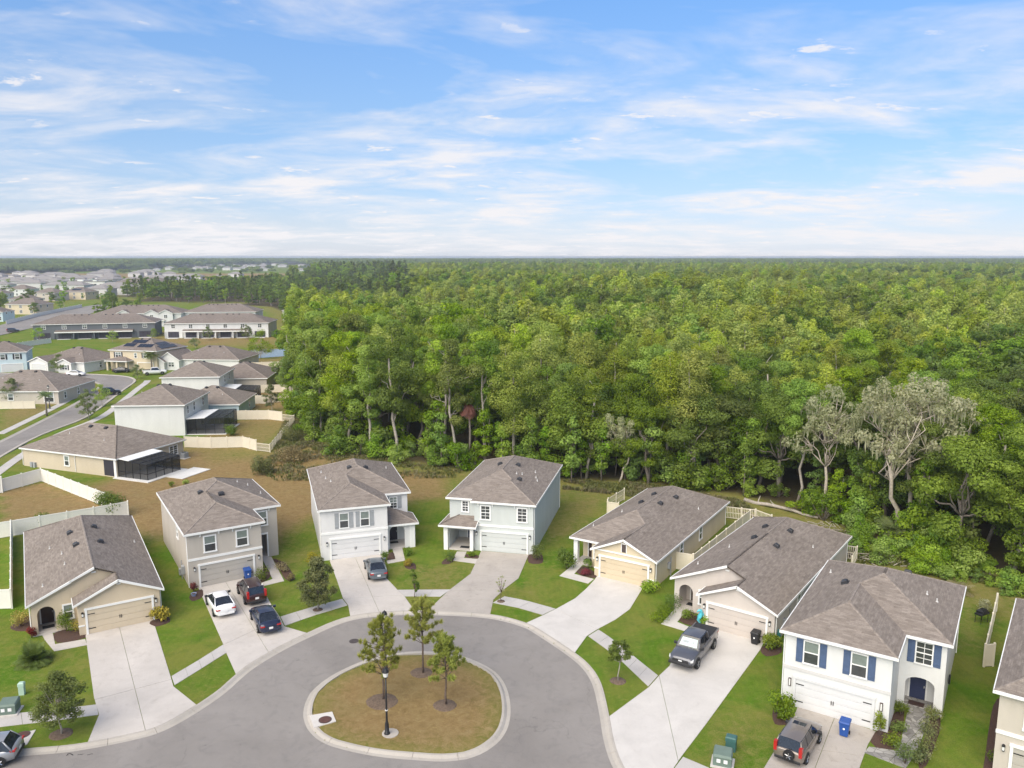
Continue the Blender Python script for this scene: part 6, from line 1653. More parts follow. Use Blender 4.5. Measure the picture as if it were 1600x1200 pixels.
    if r not in wheel_cache:
        t_ = MB(); t_.lathe([(r*.62, -.11), (r*.95, -.115), (r, -.07), (r, .07), (r*.95, .115), (r*.62, .11)], n=18)
        q_ = MB(); q_.lathe([(r*.64, .06), (r*.64, .10), (r*.5, .085), (r*.2, .10), (.03, .11)], n=18)
        for a in range(5):
            an = a*2*math.pi/5; q_.tube([(r*.1*math.cos(an), r*.1*math.sin(an), .105), (r*.6*math.cos(an), r*.6*math.sin(an), .10)], .035, 4)
        wheel_cache[r] = (t_.mesh("wheel", M['tyre'], False), q_.mesh("rim", M['rim'], False))
    for x in c['wx']:
        for sd in (1, -1):
            w = link("wheel", wheel_cache[r][0], root, (x, sd*(st[4][4]-.075), r), (rad(-90*sd), 0, 0)); link("rim", wheel_cache[r][1], w)
            m_ = MB(); pts_ = [(x+(r+.075)*math.cos(t*math.pi/8), sd*(st[4][4]+.003), r+(r+.075)*math.sin(t*math.pi/8)) for t in range(9)]
            m_.slab(pts_ if sd < 0 else pts_[::-1], (0, sd*.012, 0)); m_.build("wheel_arch", M['plastic'], root)
    if k.get('rails'):
        for sd in (1, -1): m_ = MB(); m_.tube([(xr0+.1, sd*(hr-.05), zr+.02), (xr0+.2, sd*(hr-.05), zr+.11), (xr1-.2, sd*(hr-.05), zr+.11), (xr1-.1, sd*(hr-.05), zr+.02)], .025, 5); m_.build("roof_rail", M['chrome'], root)
    if k.get('sunroof'):
        m_ = MB(); m_.bbox(xr1-.62, xr1-.18, -.40, .40, zr+.04, zr+.085, .02); m_.build("sunroof", M['carglass'], root)
    if k.get('spare'):
        w = link("spare_wheel", wheel_cache[r][0], root, (st[0][0]-.14, -.12, .86), (0, rad(-90), 0)); w.scale = (.95, .95, .95); link("rim", wheel_cache[r][1], w)
    if style == 'truck':
        m_ = MB(); m_.bbox(-2.86, -.98, -.90, .90, 1.27, 1.42, .05); m_.build("bed_cover", M['plastic'], root)
        for sd in (1, -1): m_ = MB(); m_.bbox(-2.92, -.95, sd*.90, sd*1.0, 1.22, 1.40, .03) if sd > 0 else m_.bbox(-2.92, -.95, -1.0, -.90, 1.22, 1.40, .03); m_.build("bed_rail", M[pm], root)
        m_ = MB(); m_.bbox(2.88, 3.02, -.92, .92, .52, .74, .04); m_.build("front_bumper", M['plastic'], root)
        m_ = MB(); m_.bbox(2.90, 3.0, -.62, .62, .76, .98, .02); m_.build("front_grille", M['plastic'], root)
        m_ = MB(); m_.box(3.0, 3.012, -.14, .14, .84, .93); m_.build("badge", M['plate'], root)
    if k.get('shade'):
        dT, dB = Vector((xr1, 0, zr)), Vector((xb1, 0, z0)); ux = (dT-dB); nn = Vector((ux.z, 0, -ux.x)).normalized()
        def on(v, y): q = dB+ux*v+nn*.034; return (q.x, y, q.z)
        m_ = MB(); m_.slab([on(.16, -.70), on(.16, .70), on(.80, .60), on(.80, -.60)][::-1], nn*.006); sh = m_.build("sunshade", M['shade'], root)
        for j, y in enumerate((.34, .22, -.08, -.17, -.26, -.35, -.44)):
            m_ = MB(); m_.slab([on(.40, y-.035), on(.40, y+.035), on(.58, y+.035), on(.58, y-.035)][::-1], nn*.012); m_.build("sunshade_letter", M['sh_grey'], sh)
    return root
M['shade'] = simple('sunshade_silver', (0.55, 0.66, 0.62), 0.5)
def by_wheels(r, f, side, half=0.85):
    """rear and front contact points of the wheels on one side; side=+1 for the car's left"""
    h = math.atan2(f[1]-r[1], f[0]-r[0]); m = ((r[0]+f[0])/2, (r[1]+f[1])/2)
    return (m[0]+side*half*math.sin(h), m[1]-side*half*math.cos(h)), h
p, h = by_wheels((-25.78, 65.39), (-27.63, 68.37), 1); car("sedan", "white sedan on the driveway beside the dark red SUV", 'sedan', 'paint_white', p, h, group="cars parked at the houses", mirror='plastic', bumper='paint_white')
p, h = by_wheels((-23.86, 67.83), (-25.59, 70.74), 1); car("suv", "dark maroon SUV with silver roof rails parked in front of the blue bin", 'suv', 'paint_maroon', p, h, group="cars parked at the houses", rails=True)
p, h = by_wheels((-21.02, 62.41), (-22.57, 65.26), 1); car("sedan", "dark navy sedan parked behind the maroon SUV", 'sedan', 'paint_navy', p, h, group="cars parked at the houses", bumper='paint_navy')
p, h = by_wheels((-13.83, 73.59), (-14.76, 76.65), 1); car("sedan", "steel grey sedan on the white house's driveway", 'sedan', 'paint_steel', p, h, group="cars parked at the houses", bumper='paint_steel')
p, h = by_wheels((16.21, 59.99), (13.99, 56.57), 1, 0.95); car("pickup_truck", "graphite pickup truck with silver sunshade behind its windshield", 'truck', 'paint_graphite', p, h, "pickup truck", group="cars parked at the houses", shade=True, mirror='plastic')
p, h = by_wheels((18.11, 45.11), (19.78, 47.34), -1); car("suv", "taupe SUV with spare wheel on its back door", 'suv', 'paint_taupe', p, h, group="cars parked at the houses", spare=True, sunroof=True, mirror='plastic')
p, h = by_wheels((-31.31, 45.04), (-34.27, 44.36), 1); car("hatchback", "silver grey hatchback at the kerb, cut off by the left corner", 'hatch', 'paint_silver', p, h, group="cars parked at the houses", z=-0.1)
fg = "cars on the left street"
car("sedan", "white sedan parked on the far left street", 'sedan', 'paint_white', (-114.62, 208.11), rad(2), group=fg)
car("sedan", "black sedan on the cream house's driveway", 'sedan', 'paint_black', (-105.62, 214.58), rad(12), group=fg)
car("pickup_truck", "white pickup truck with blue tint near the palm", 'truck', 'paint_white', (-94.94, 210.41), rad(24), "pickup truck", group=fg)
car("suv", "dark SUV parked on the left street beside young trees", 'suv', 'paint_black', (-91.26, 179.01), rad(32), group=fg)
car("suv", "dark SUV parked by the far road near the slate town houses", 'suv', 'paint_black', (-207.23, 331.78), rad(25), group=fg)

# ------------------------------------------------------------------ street furniture
def lamp_post(p, h, label, z=0.0, group="lantern street lamps"):
    root = empty("street_lamp", (p[0], p[1], z)); tag(root, label, "street lamp", group)
    mb = MB(); mb.lathe([(.20, 0), (.20, .10), (.15, .14), (.13, .75), (.10, .85), (.075, .95), (.06, h*.5), (.05, h-.75)], n=10); mb.build("pole", M['black'], root, True)
    mb = MB(); mb.lathe([(.10, h*.36), (.10, h*.36+.05)], n=10); mb.build("pole_band", M['plate'], root)
    mb = MB(); mb.lathe([(.06, h-.76), (.13, h-.70), (.16, h-.62)], n=10); mb.build("lantern_base", M['black'], root)
    mb = MB(); mb.lathe([(.15, h-.62), (.20, h-.34), (.19, h-.32)], n=10); mb.build("lantern_globe", M['lampglass'], root)
    mb = MB(); mb.lathe([(.23, h-.32), (.21, h-.26), (.15, h-.12), (.04, h-.05), (.03, h)], n=10); mb.build("lantern_cap", M['black'], root)
lamp_post((-8.21, 48.32), 4.7, "black lantern street lamp standing in front on the island lawn", 0.0)
lamp_post((-9.54, 56.38), 4.9, "black lantern street lamp at the back of the island behind the largest pine", 0.0)
lamp_post((-95.23, 162.01), 5.0, "black lantern street lamp on the verge of the left street")
mb = MB(); mb.lathe([(.55, -.02), (.55, .035), (.5, .04)], n=14); o = mb.build("lamp_footing", M['concrete_old']); o.location = ((-8.01, 48.40)[0], (-8.01, 48.40)[1], 0); tag(o, "round concrete footing beside the front island lamp", "footing")
M['cover'] = simple('rusty_iron', (0.13, 0.065, 0.055), 0.8, 0.3, var=0.25, scale=8); M['iron'] = simple('dark_iron', (0.10, 0.085, 0.085), 0.75, 0.4, var=0.2, scale=8)
def cover(p, r, z, label, mat):
    e = empty("manhole_cover", (p[0], p[1], z)); tag(e, label, "manhole")
    mb = MB(); mb.lathe([(r, -.05), (r, .012), (r*.9, .014)], n=20); mb.build("rim", M['iron'], e)
    mb = MB(); mb.lathe([(r*.88, -.05), (r*.88, .022), (r*.86, .024)], n=20)
    for i in range(-2, 3): mb.box(-r*.6, r*.6, i*r*.25-.02, i*r*.25+.02, .024, .03)
    mb.build("lid", mat, e)
def inlet(poly, label, z):
    mb = MB(); mb.prism(poly, -.3, z); tag(mb.build("drain_inlet", M['concrete_new']), label, "drain inlet")
inlet([(-13.82, 50.40), (-12.39, 50.87), (-11.87, 49.72), (-13.20, 48.98)], "pale concrete drain inlet top at the island's left edge", 0.06)
cover((-12.64, 49.87), 0.44, 0.065, "rusty round cover in the island's drain inlet", M['cover'])
inlet([(-34.33, 47.41), (-32.94, 48.04), (-31.56, 48.76), (-31.18, 47.14), (-32.61, 46.66), (-33.94, 46.20)], "pale concrete drain inlet top behind the silver hatchback", 0.045)
cover((-32.06, 48.18), 0.44, 0.05, "rusty round cover in the kerbside drain inlet at the left", M['cover'])
cover((-12.94, 61.40), 0.40, -0.098, "dark iron manhole in the asphalt beside the island pines", M['iron'])
M['bin_blue'] = simple('bin_blue', (0.018, 0.075, 0.30), 0.45); M['bin_black'] = simple('bin_black', (0.018, 0.018, 0.02), 0.5)
def wheelie(p, rz, mat, label):
    root = empty("wheeled_bin", (p[0], p[1], 0.03), rz); tag(root, label, "bin", "wheeled bins on the driveways")
    mb = MB(); a = [(-.24,-.28,.06), (.24,-.28,.06), (.24,.24,.06), (-.24,.24,.06), (-.31,-.36,.98), (.31,-.36,.98), (.31,.34,.98), (-.31,.34,.98)]
    mb.add(a, [(3,2,1,0), (4,5,6,7), (0,1,5,4), (1,2,6,5), (2,3,7,6), (3,0,4,7)]); mb.box(-.33, .33, -.38, .36, .93, .99); mb.build("bin_body", mat, root)
    mb = MB(); mb.add([(-.34,-.40,1.0), (.34,-.40,1.0), (.34,.40,1.0), (-.34,.40,1.0), (-.30,-.34,1.07), (.30,-.34,1.07), (.30,.34,1.10), (-.30,.34,1.10)], [(3,2,1,0), (4,5,6,7), (0,1,5,4), (1,2,6,5), (2,3,7,6), (3,0,4,7)]); mb.build("lid", mat, root)
    for sd in (-1, 1):
        mb = MB(); mb.lathe([(.12, -.03), (.12, .03)], n=12); w = mb.build("wheel", M['tyre'], root); w.location = (sd*.27, .27, .12); w.rotation_euler = (0, rad(90), 0)
    mb = MB(); mb.tube([(-.26, .42, 1.0), (.26, .42, 1.0)], .02, 6); mb.build("handle", mat, root)
    mb = MB(); mb.lathe([(.07, 0), (.07, .01)], n=10); s_ = mb.build("sticker", M['plate'], root); s_.location = (0, -.335, .6); s_.rotation_euler = (rad(85), 0, 0)
wheelie((-25.72, 73.90), rad(32), M['bin_blue'], "blue wheeled bin against the greige garage door")
wheelie((21.78, 48.18), rad(-33), M['bin_blue'], "blue wheeled bin against the bright white garage door")
wheelie((19.72, 60.74), rad(-37), M['bin_black'], "black wheeled bin at the pinkish house's garage door")
M['util'] = simple('utility_green', (0.135, 0.185, 0.155), 0.6, var=0.08); M['util_pale'] = simple('utility_pale_green', (0.40, 0.55, 0.45), 0.55); M['util_teal'] = simple('utility_teal', (0.05, 0.13, 0.12), 0.5)
def transformer(p, rz, label, w=1.1, d=.95, h=.85):
    root = empty("transformer_box", (p[0], p[1], 0), rz); tag(root, label, "utility box", "utility boxes on the lawns")
    mb = MB(); mb.box(-w/2-.14, w/2+.14, -d/2-.14, d/2+.14, -.1, .09); mb.build("pad", M['concrete_new'], root)
    mb = MB(); mb.prism([(-w/2,-d/2), (w/2,-d/2), (w/2,d/2), (-w/2,d/2)], .09, h*.8); mb.build("cabinet", M['util'], root)
    mb = MB(); mb.add([(-w/2-.03,-d/2-.03,h*.8), (w/2+.03,-d/2-.03,h*.8), (w/2+.03,d/2+.03,h*.8+.08), (-w/2-.03,d/2+.03,h*.8+.08), (-w/2+.05,-d/2+.08,h*.8+.12), (w/2-.05,-d/2+.08,h*.8+.12), (w/2-.05,d/2-.03,h+.06), (-w/2+.05,d/2-.03,h+.06)], [(3,2,1,0), (4,5,6,7), (0,1,5,4), (1,2,6,5), (2,3,7,6), (3,0,4,7)]); mb.build("lid", M['util_pale'] if False else M['util'], root)
    for x in (-.2, .22): mb = MB(); mb.box(x-.13, x+.1, -d/2-.012, -d/2-.001, .32, .55); mb.build("warning_label", M['plate'], root)
transformer((-34.61, 50.87), rad(12), "green metal transformer box beside the left sidewalk")
transformer((13.04, 45.23), rad(-20), "green metal transformer box on its pad at the bottom right lawn")
def pedestal(p, rz, mat, label, w=.36, h=.95, d=.3):
    root = empty("utility_pedestal", (p[0], p[1], 0), rz); tag(root, label, "utility box", "utility boxes on the lawns")
    mb = MB(); mb.bbox(-w/2, w/2, -d/2, d/2, 0, h*.72, .01); mb.build("base", mat, root); mb = MB(); mb.bbox(-w/2-.025, w/2+.025, -d/2-.025, d/2+.025, h*.70, h, .07); mb.build("cap", mat, root)
pedestal((-35.11, 53.15), rad(10), M['util_pale'], "pale green utility pedestal on the left lawn")
pedestal((13.94, 46.66), rad(-25), M['util_teal'], "dark teal utility pedestal behind the bottom right transformer box", .62, .95, .5)
# garden odds and ends
def ornament():
    p = (15.94, 63.92); root = empty("garden_ornament", (p[0], p[1], 0.03)); tag(root, "turquoise curved garden ornament beside the pinkish garage", "ornament")
    m = simple('turquoise_paint', (0.10, 0.52, 0.62), 0.4); mb = MB()
    mb.tube([(0, 0, 0), (.05, 0, .25), (-.10, 0, .55), (-.02, 0, .85), (.12, 0, 1.15), (.02, -.05, 1.42), (-.16, -.08, 1.40), (-.28, -.10, 1.26)], [.05, .10, .17, .20, .17, .12, .09, .03], 8); mb.build("curved_body", m, root, True)
    mb = MB(); mb.slab([(.12, 0, .7), (.36, .02, .95), (.3, .02, 1.15), (.14, 0, 1.12)], (0, .04, 0)); mb.build("fin", m, root)
    mb = MB(); mb.lathe([(.22, 0), (.20, .05)], n=10); mb.build("foot", m, root)
ornament()
def leaning(p, rz, mat, label, name, h=1.5, w=.4):
    root = empty(name, (p[0], p[1], 0), rz); tag(root, label, "garden item")
    mb = MB(); mb.lathe([(w*.25, 0), (w*.5, .15), (w*.45, h*.6), (w*.2, h*.92), (.02, h)], n=8); o = mb.build("shell", mat, root, True); o.scale = (1, .5, 1); o.rotation_euler = (rad(-8), 0, 0)
    mb = MB(); mb.lathe([(w*.3, 0), (w*.3, .05)], n=8); mb.build("foot", mat, root)
leaning((13.70, 72.82), rad(-32), simple('red_fabric', (0.40, 0.05, 0.045), 0.7), "red upright bundle leaning at the cream garage's right corner", "leaning_bundle")
leaning((21.59, 61.06), rad(-37), simple('teal_plastic', (0.03, 0.16, 0.16), 0.5), "teal hose cart beside the pinkish garage's right corner", "hose_cart", 1.1, .55)
def ac_unit(p, rz, label):
    root = empty("air_conditioner", (p[0], p[1], 0), rz); tag(root, label, "air conditioner")
    mb = MB(); mb.box(-.65, .65, -.65, .65, -.05, .1); mb.build("pad", M['concrete_new'], root)
    mb = MB(); mb.bbox(-.45, .45, -.45, .45, .1, .95, .03)
    for i in range(9): z = .2+i*.08; mb.box(-.46, .46, -.46, .46, z, z+.025)
    mb.build("cabinet", M['sh_grey'], root); mb = MB(); mb.lathe([(.36, .95), (.36, .975), (.05, .99)], n=14); mb.build("fan_grille", M['vent'], root)
ac_unit((-51.02, 121.20), rad(-21), "grey air conditioner at the tan patio house's far corner")
def grill():
    p = (40.30, 64.65); root = empty("barbecue_grill", (p[0], p[1], 0), rad(30)); tag(root, "black barbecue grill against the fence right of the bright white house", "grill")
    for x in (-.5, .5):
        for y in (-.25, .25): mb = MB(); mb.tube([(x, y, 0), (x, y, .75)], .025, 5); mb.build("leg", M['black'], root)
    mb = MB(); mb.bbox(-.6, .6, -.3, .3, .75, .9, .02); mb.build("firebox", M['black'], root); mb = MB(); mb.bbox(-.4, .4, -.28, .28, .9, 1.2, .12); mb.build("hood", M['black'], root)
grill()
def pot():
    p = (-29.38, 69.89); root = empty("flower_pot", (p[0], p[1], 0)); tag(root, "blue and white flower pot at the greige house's left corner", "flower pot")
    mb = MB(); mb.lathe([(.16, 0), (.24, .28), (.26, .32), (.22, .32), (.18, .26)], n=12); mb.build("pot", simple('pot_glaze', (0.25, 0.30, 0.45), 0.3), root); mb = MB(); mb.lathe([(.21, .27), (.05, .29)], n=12); mb.build("soil", M['mulch'], root)
pot()

# ------------------------------------------------------------------ planted trees and shrubs
def custom_tree(name, label, p, blobs, limbs, n, size, lm, bm_, seed, cat="tree", group=None, radial=False, aspect=.62, up=.45, jitter=.75, rz=0, shell=.45, z=0.0):
    rs = np.random.RandomState(seed); root = empty(name, (p[0], p[1], z), rz); tag(root, label, cat, group)
    V, t = leaf_cloud(blobs, n, size, rs, up=up, jitter=jitter, aspect=aspect, shell=shell, radial=radial)
    mb = MB()
    for a, b, r0, r1 in limbs: limb(mb, a, b, r0, r1, rs, .05, 3, 6)
    if mb.f: mb.build("trunk", bm_, root, True)
    link("crown", cloud_mesh("crown", V, t, lm), root); return root
def island_pine(p, h, z0, rmax, seed, label):
    rs = np.random.RandomState(seed); bl = []; lb = [((0,0,-.1), (rs.normal()*.06, rs.normal()*.06, h*.5), .085, .06), ((0,0,h*.5), (0,0,h-.3), .06, .02)]
    k = 0
    z = z0
    while z < h-.35:
        f = 1-(z-z0)/(h-z0); a0 = rs.uniform(0, 6.28)
        for i in range(5):
            a = a0+i*1.257+rs.normal()*.25; L = rmax*(.30+.70*f**.8)*rs.uniform(.5, 1.08); up_ = L*rs.uniform(.30, .75)
            tip = (L*math.cos(a), L*math.sin(a), z+up_); lb.append(((0, 0, z), tip, .024, .010))
            for q in (1.0, .82, .6):
                R = rs.uniform(.09, .15); sx, sy = rs.normal(size=2)*.12*q; bl.append((tip[0]*q+sx, tip[1]*q+sy, z+up_*q+.05, R, R, R*1.2))
                lb.append(((tip[0]*q*.8, tip[1]*q*.8, z+up_*q*.8), bl[-1][:3], .012, .006))
        z += rs.uniform(.34, .5)
    bl.append((0, 0, h-.2, .18, .18, .4))
    return custom_tree("pine_tree", label, p, bl, lb, 10000, .34, M['lf_island'], M['bark_brown'], seed, group="pines on the island", aspect=.11, up=.9, jitter=1.2, shell=.1, radial=True)
island_pine((-9.12, 52.48), 6.3, 1.9, 1.75, 3, "largest pine on the island, left of the other two")
island_pine((-6.70, 56.10), 5.9, 2.4, 1.5, 4, "slender open pine at the back of the island")
island_pine((-4.62, 51.82), 5.2, 2.0, 1.35, 5, "smallest pine on the island, at the right")
def lawn_tree(name, label, p, h, r, z0, n, size, seed, lm, bm_=None, nb=64, lean=0, group="young trees on the verges"):
    rs = np.random.RandomState(seed); bl = []; lb = [((0,0,-.1), (lean, 0, z0+.3), .055*h/4, .04*h/4)]
    for i in range(nb):
        a = rs.uniform(0, 6.28); t = rs.random(); z = z0+(h-z0)*t; rr = r*math.sqrt(max(.05, 1-(1.9*(t-.38))**2 if t > .38 else 1-(1.6*(t-.38))**2))*rs.random()**.45
        R = r*rs.uniform(.20, .34); bl.append((lean+rr*math.cos(a), rr*math.sin(a), z, R, R, R*.75)); lb.append(((lean, 0, z0+.2), bl[-1][:3], .025, .008))
    return custom_tree(name, label, p, bl, lb, n, size, lm, bm_ or M['bark_pale'], seed, group=group, jitter=1.0, shell=.1)
lawn_tree("oak_tree", "spreading young oak in a mulch ring on the left verge", (-29.62, 48.32), 4.3, 1.5, 1.2, 9500, .13, 21, M['lf_lawn'])
lawn_tree("oak_tree", "feathery light green young tree between the greige and white houses", (-17.23, 67.04), 4.7, 1.55, 1.1, 10500, .16, 22, M['lf_weed'])
lawn_tree("young_tree", "small dark narrow tree on the strip between the two middle driveways", (-8.97, 69.75), 2.7, .55, .6, 2400, .13, 23, M['lf_oak'], M['bark_brown'], 14)
lawn_tree("young_tree", "thin nearly bare sapling beside the pale blue house's driveway", (-0.99, 68.78), 2.6, .5, .7, 240, .12, 24, M['lf_moss'], M['bark_brown'], 12)
lawn_tree("young_tree", "small leaning tree on the verge left of the pickup", (7.86, 54.99), 3.3, 1.0, 1.3, 2600, .15, 25, M['lf_oak'], None, 18, .12)
yg = "trees in the left neighbourhood"
for (px, h, r, s_, lb_) in (((-48.64, 159.25), 5.4, 1.8, 31, "young broadleaf tree in a fenced yard by the wood"), ((-81.69, 151.49), 5.6, 1.9, 32, "street tree showing above the tan patio house's roof"),
        ((-86.22, 165.59), 4.4, 1.9, 33, "street tree right of the taller one above the tan roof"), ((-106.78, 168.57), 5.2, 2.3, 34, "round tree in front of the tan house with sliding door"),
        ((-122.44, 214.58), 4.8, 2.3, 35, "round tree in front of the white two-gabled house"), ((-77.39, 244.95), 8.5, 4.2, 36, "pale loose tree beside the small pond"),
        ((-96.14, 203.09), 3.6, 1.6, 37, "small tree at the kerb near the white pickup"), ((-107.90, 270.98), 3.6, 2.2, 38, "small tree behind the white gabled house on the field"),
        ((-175.50, 296.07), 5, 2.4, 39, "small tree beside the white fence of the slate town houses"), ((-114.56, 223.41), 3.0, 2.4, 40, "round bush-like tree left of the cream solar house"),
        ((-115.63, 219.54), 3.0, 1.2, 41, "narrow small tree on the lawn of the white two-gabled house"), ((-136.27, 303.07), 4, 2, 42, "small tree in front of the slate town houses"),
        ((-113.82, 298.36), 5, 1.8, 43, "small tree in front of the white town houses, left"), ((-100.98, 303.07), 5.5, 2.2, 44, "small tree in front of the white town houses, right"), ((-146.18, 291.57), 4.5, 1.8, 45, "small tree before the slate town houses' middle")):
    lawn_tree("broadleaf_tree", lb_, px, h, r, h*.24, 2600, .15*h/3.5, s_, M['lf_lawn'] if s_ % 3 else M['lf_gum'], nb=34, group=yg)
def palm(p, h, label, seed, lm, L=2.4, n=26, name="palm_tree", trunk=.16, dead=0, group=None, up=.9):
    rs = np.random.RandomState(seed); root = empty(name, (p[0], p[1], 0)); tag(root, label, "palm", group)
    if h > .5: mb = MB(); mb.tube([(0,0,-.1), (.08*h/4, 0, h*.5), (0, .05, h)], [trunk*1.2, trunk, trunk*.9], 8); mb.build("trunk", M['bark'], root, True)
    Q = []; tn = []
    for i in range(n):
        a = i*2.399+rs.normal()*.15; e0 = rs.uniform(-.2, up); dead_ = i < dead
        if dead_: e0 = rs.uniform(-1.3, -.7)
        pos = Vector((0, 0, h)); d = Vector((math.cos(a)*math.cos(e0), math.sin(a)*math.cos(e0), math.sin(e0))); seg = 9; l = L*rs.uniform(.8, 1.1)/seg; side = Vector((-math.sin(a), math.cos(a), 0)); tone = rs.random()
        for s_ in range(seg):
            nx = pos+d*l; t = (s_+1)/seg; wl_ = L*.30*math.sin(math.pi*min(1, .12+t*.88))+.05
            for sg in (-1, 1):
                for f in (0, .5):
                    b0 = pos.lerp(nx, f); b1 = b0+d*l*.35; tip = b0+side*sg*wl_+d*wl_*.7-Vector((0, 0, wl_*.35))
                    Q.append([b0, b1, tip+d*.02, tip-d*.02]); tn.append(tone*.7+rs.random()*.3)
            d = (d-Vector((0, 0, .09+.07*t))).normalized(); pos = nx
    V = np.array([[tuple(v) for v in q] for q in Q]).reshape(-1, 3)
    link("fronds", cloud_mesh("fronds", V, np.array(tn), lm), root); return root
palm((-98.73, 217.03), 4.6, "palm tree standing before the cream solar house", 51, M['lf_palm'], 2.6, 24)
palm((-91.65, 154.63), 4.2, "small palm showing above the tan patio house's roof", 52, M['lf_palm'], 1.7, 16)
palm((-6.43, 116.57), 9.8, "dead palm with hanging rust brown fronds against the wood", 53, M['lf_dry'], 2.6, 26, up=-.3, dead=26)
for i, (q, h, L) in enumerate((((42.18, 84.35), 1.4, 2.6), ((44.10, 83.95), 1.0, 2.3), ((41.64, 85.16), .6, 2.0), ((28.18, 104.82), 2.2, 2.2), ((26.23, 105.74), 1.2, 2.0), ((44.56, 78.01), 1.0, 2.0), ((-10.62, 117.32), 1.0, 1.9), ((41.63, 70.89), .3, 1.6), ((-29.40, 127.95), .8, 1.8))):
    palm(q, h, ["cabbage palm with yellowing fronds at the foot of the mossy trees", "cabbage palm right of the mossy tree trunks", "low yellowing palmetto left of the mossy trunks", "cabbage palm at the wood's edge behind the cream house, right one", "cabbage palm at the wood's edge behind the cream house, left one", "low palmetto behind the bright white house", "low palmetto in the brush behind the white and blue houses", "spiky yellow-green palmetto behind the bright white house's right corner", "low palmetto at the left end of the wood"][i],
         60+i, M['lf_palm'] if i not in (2, 7) else M['lf_straw'], L, 20)
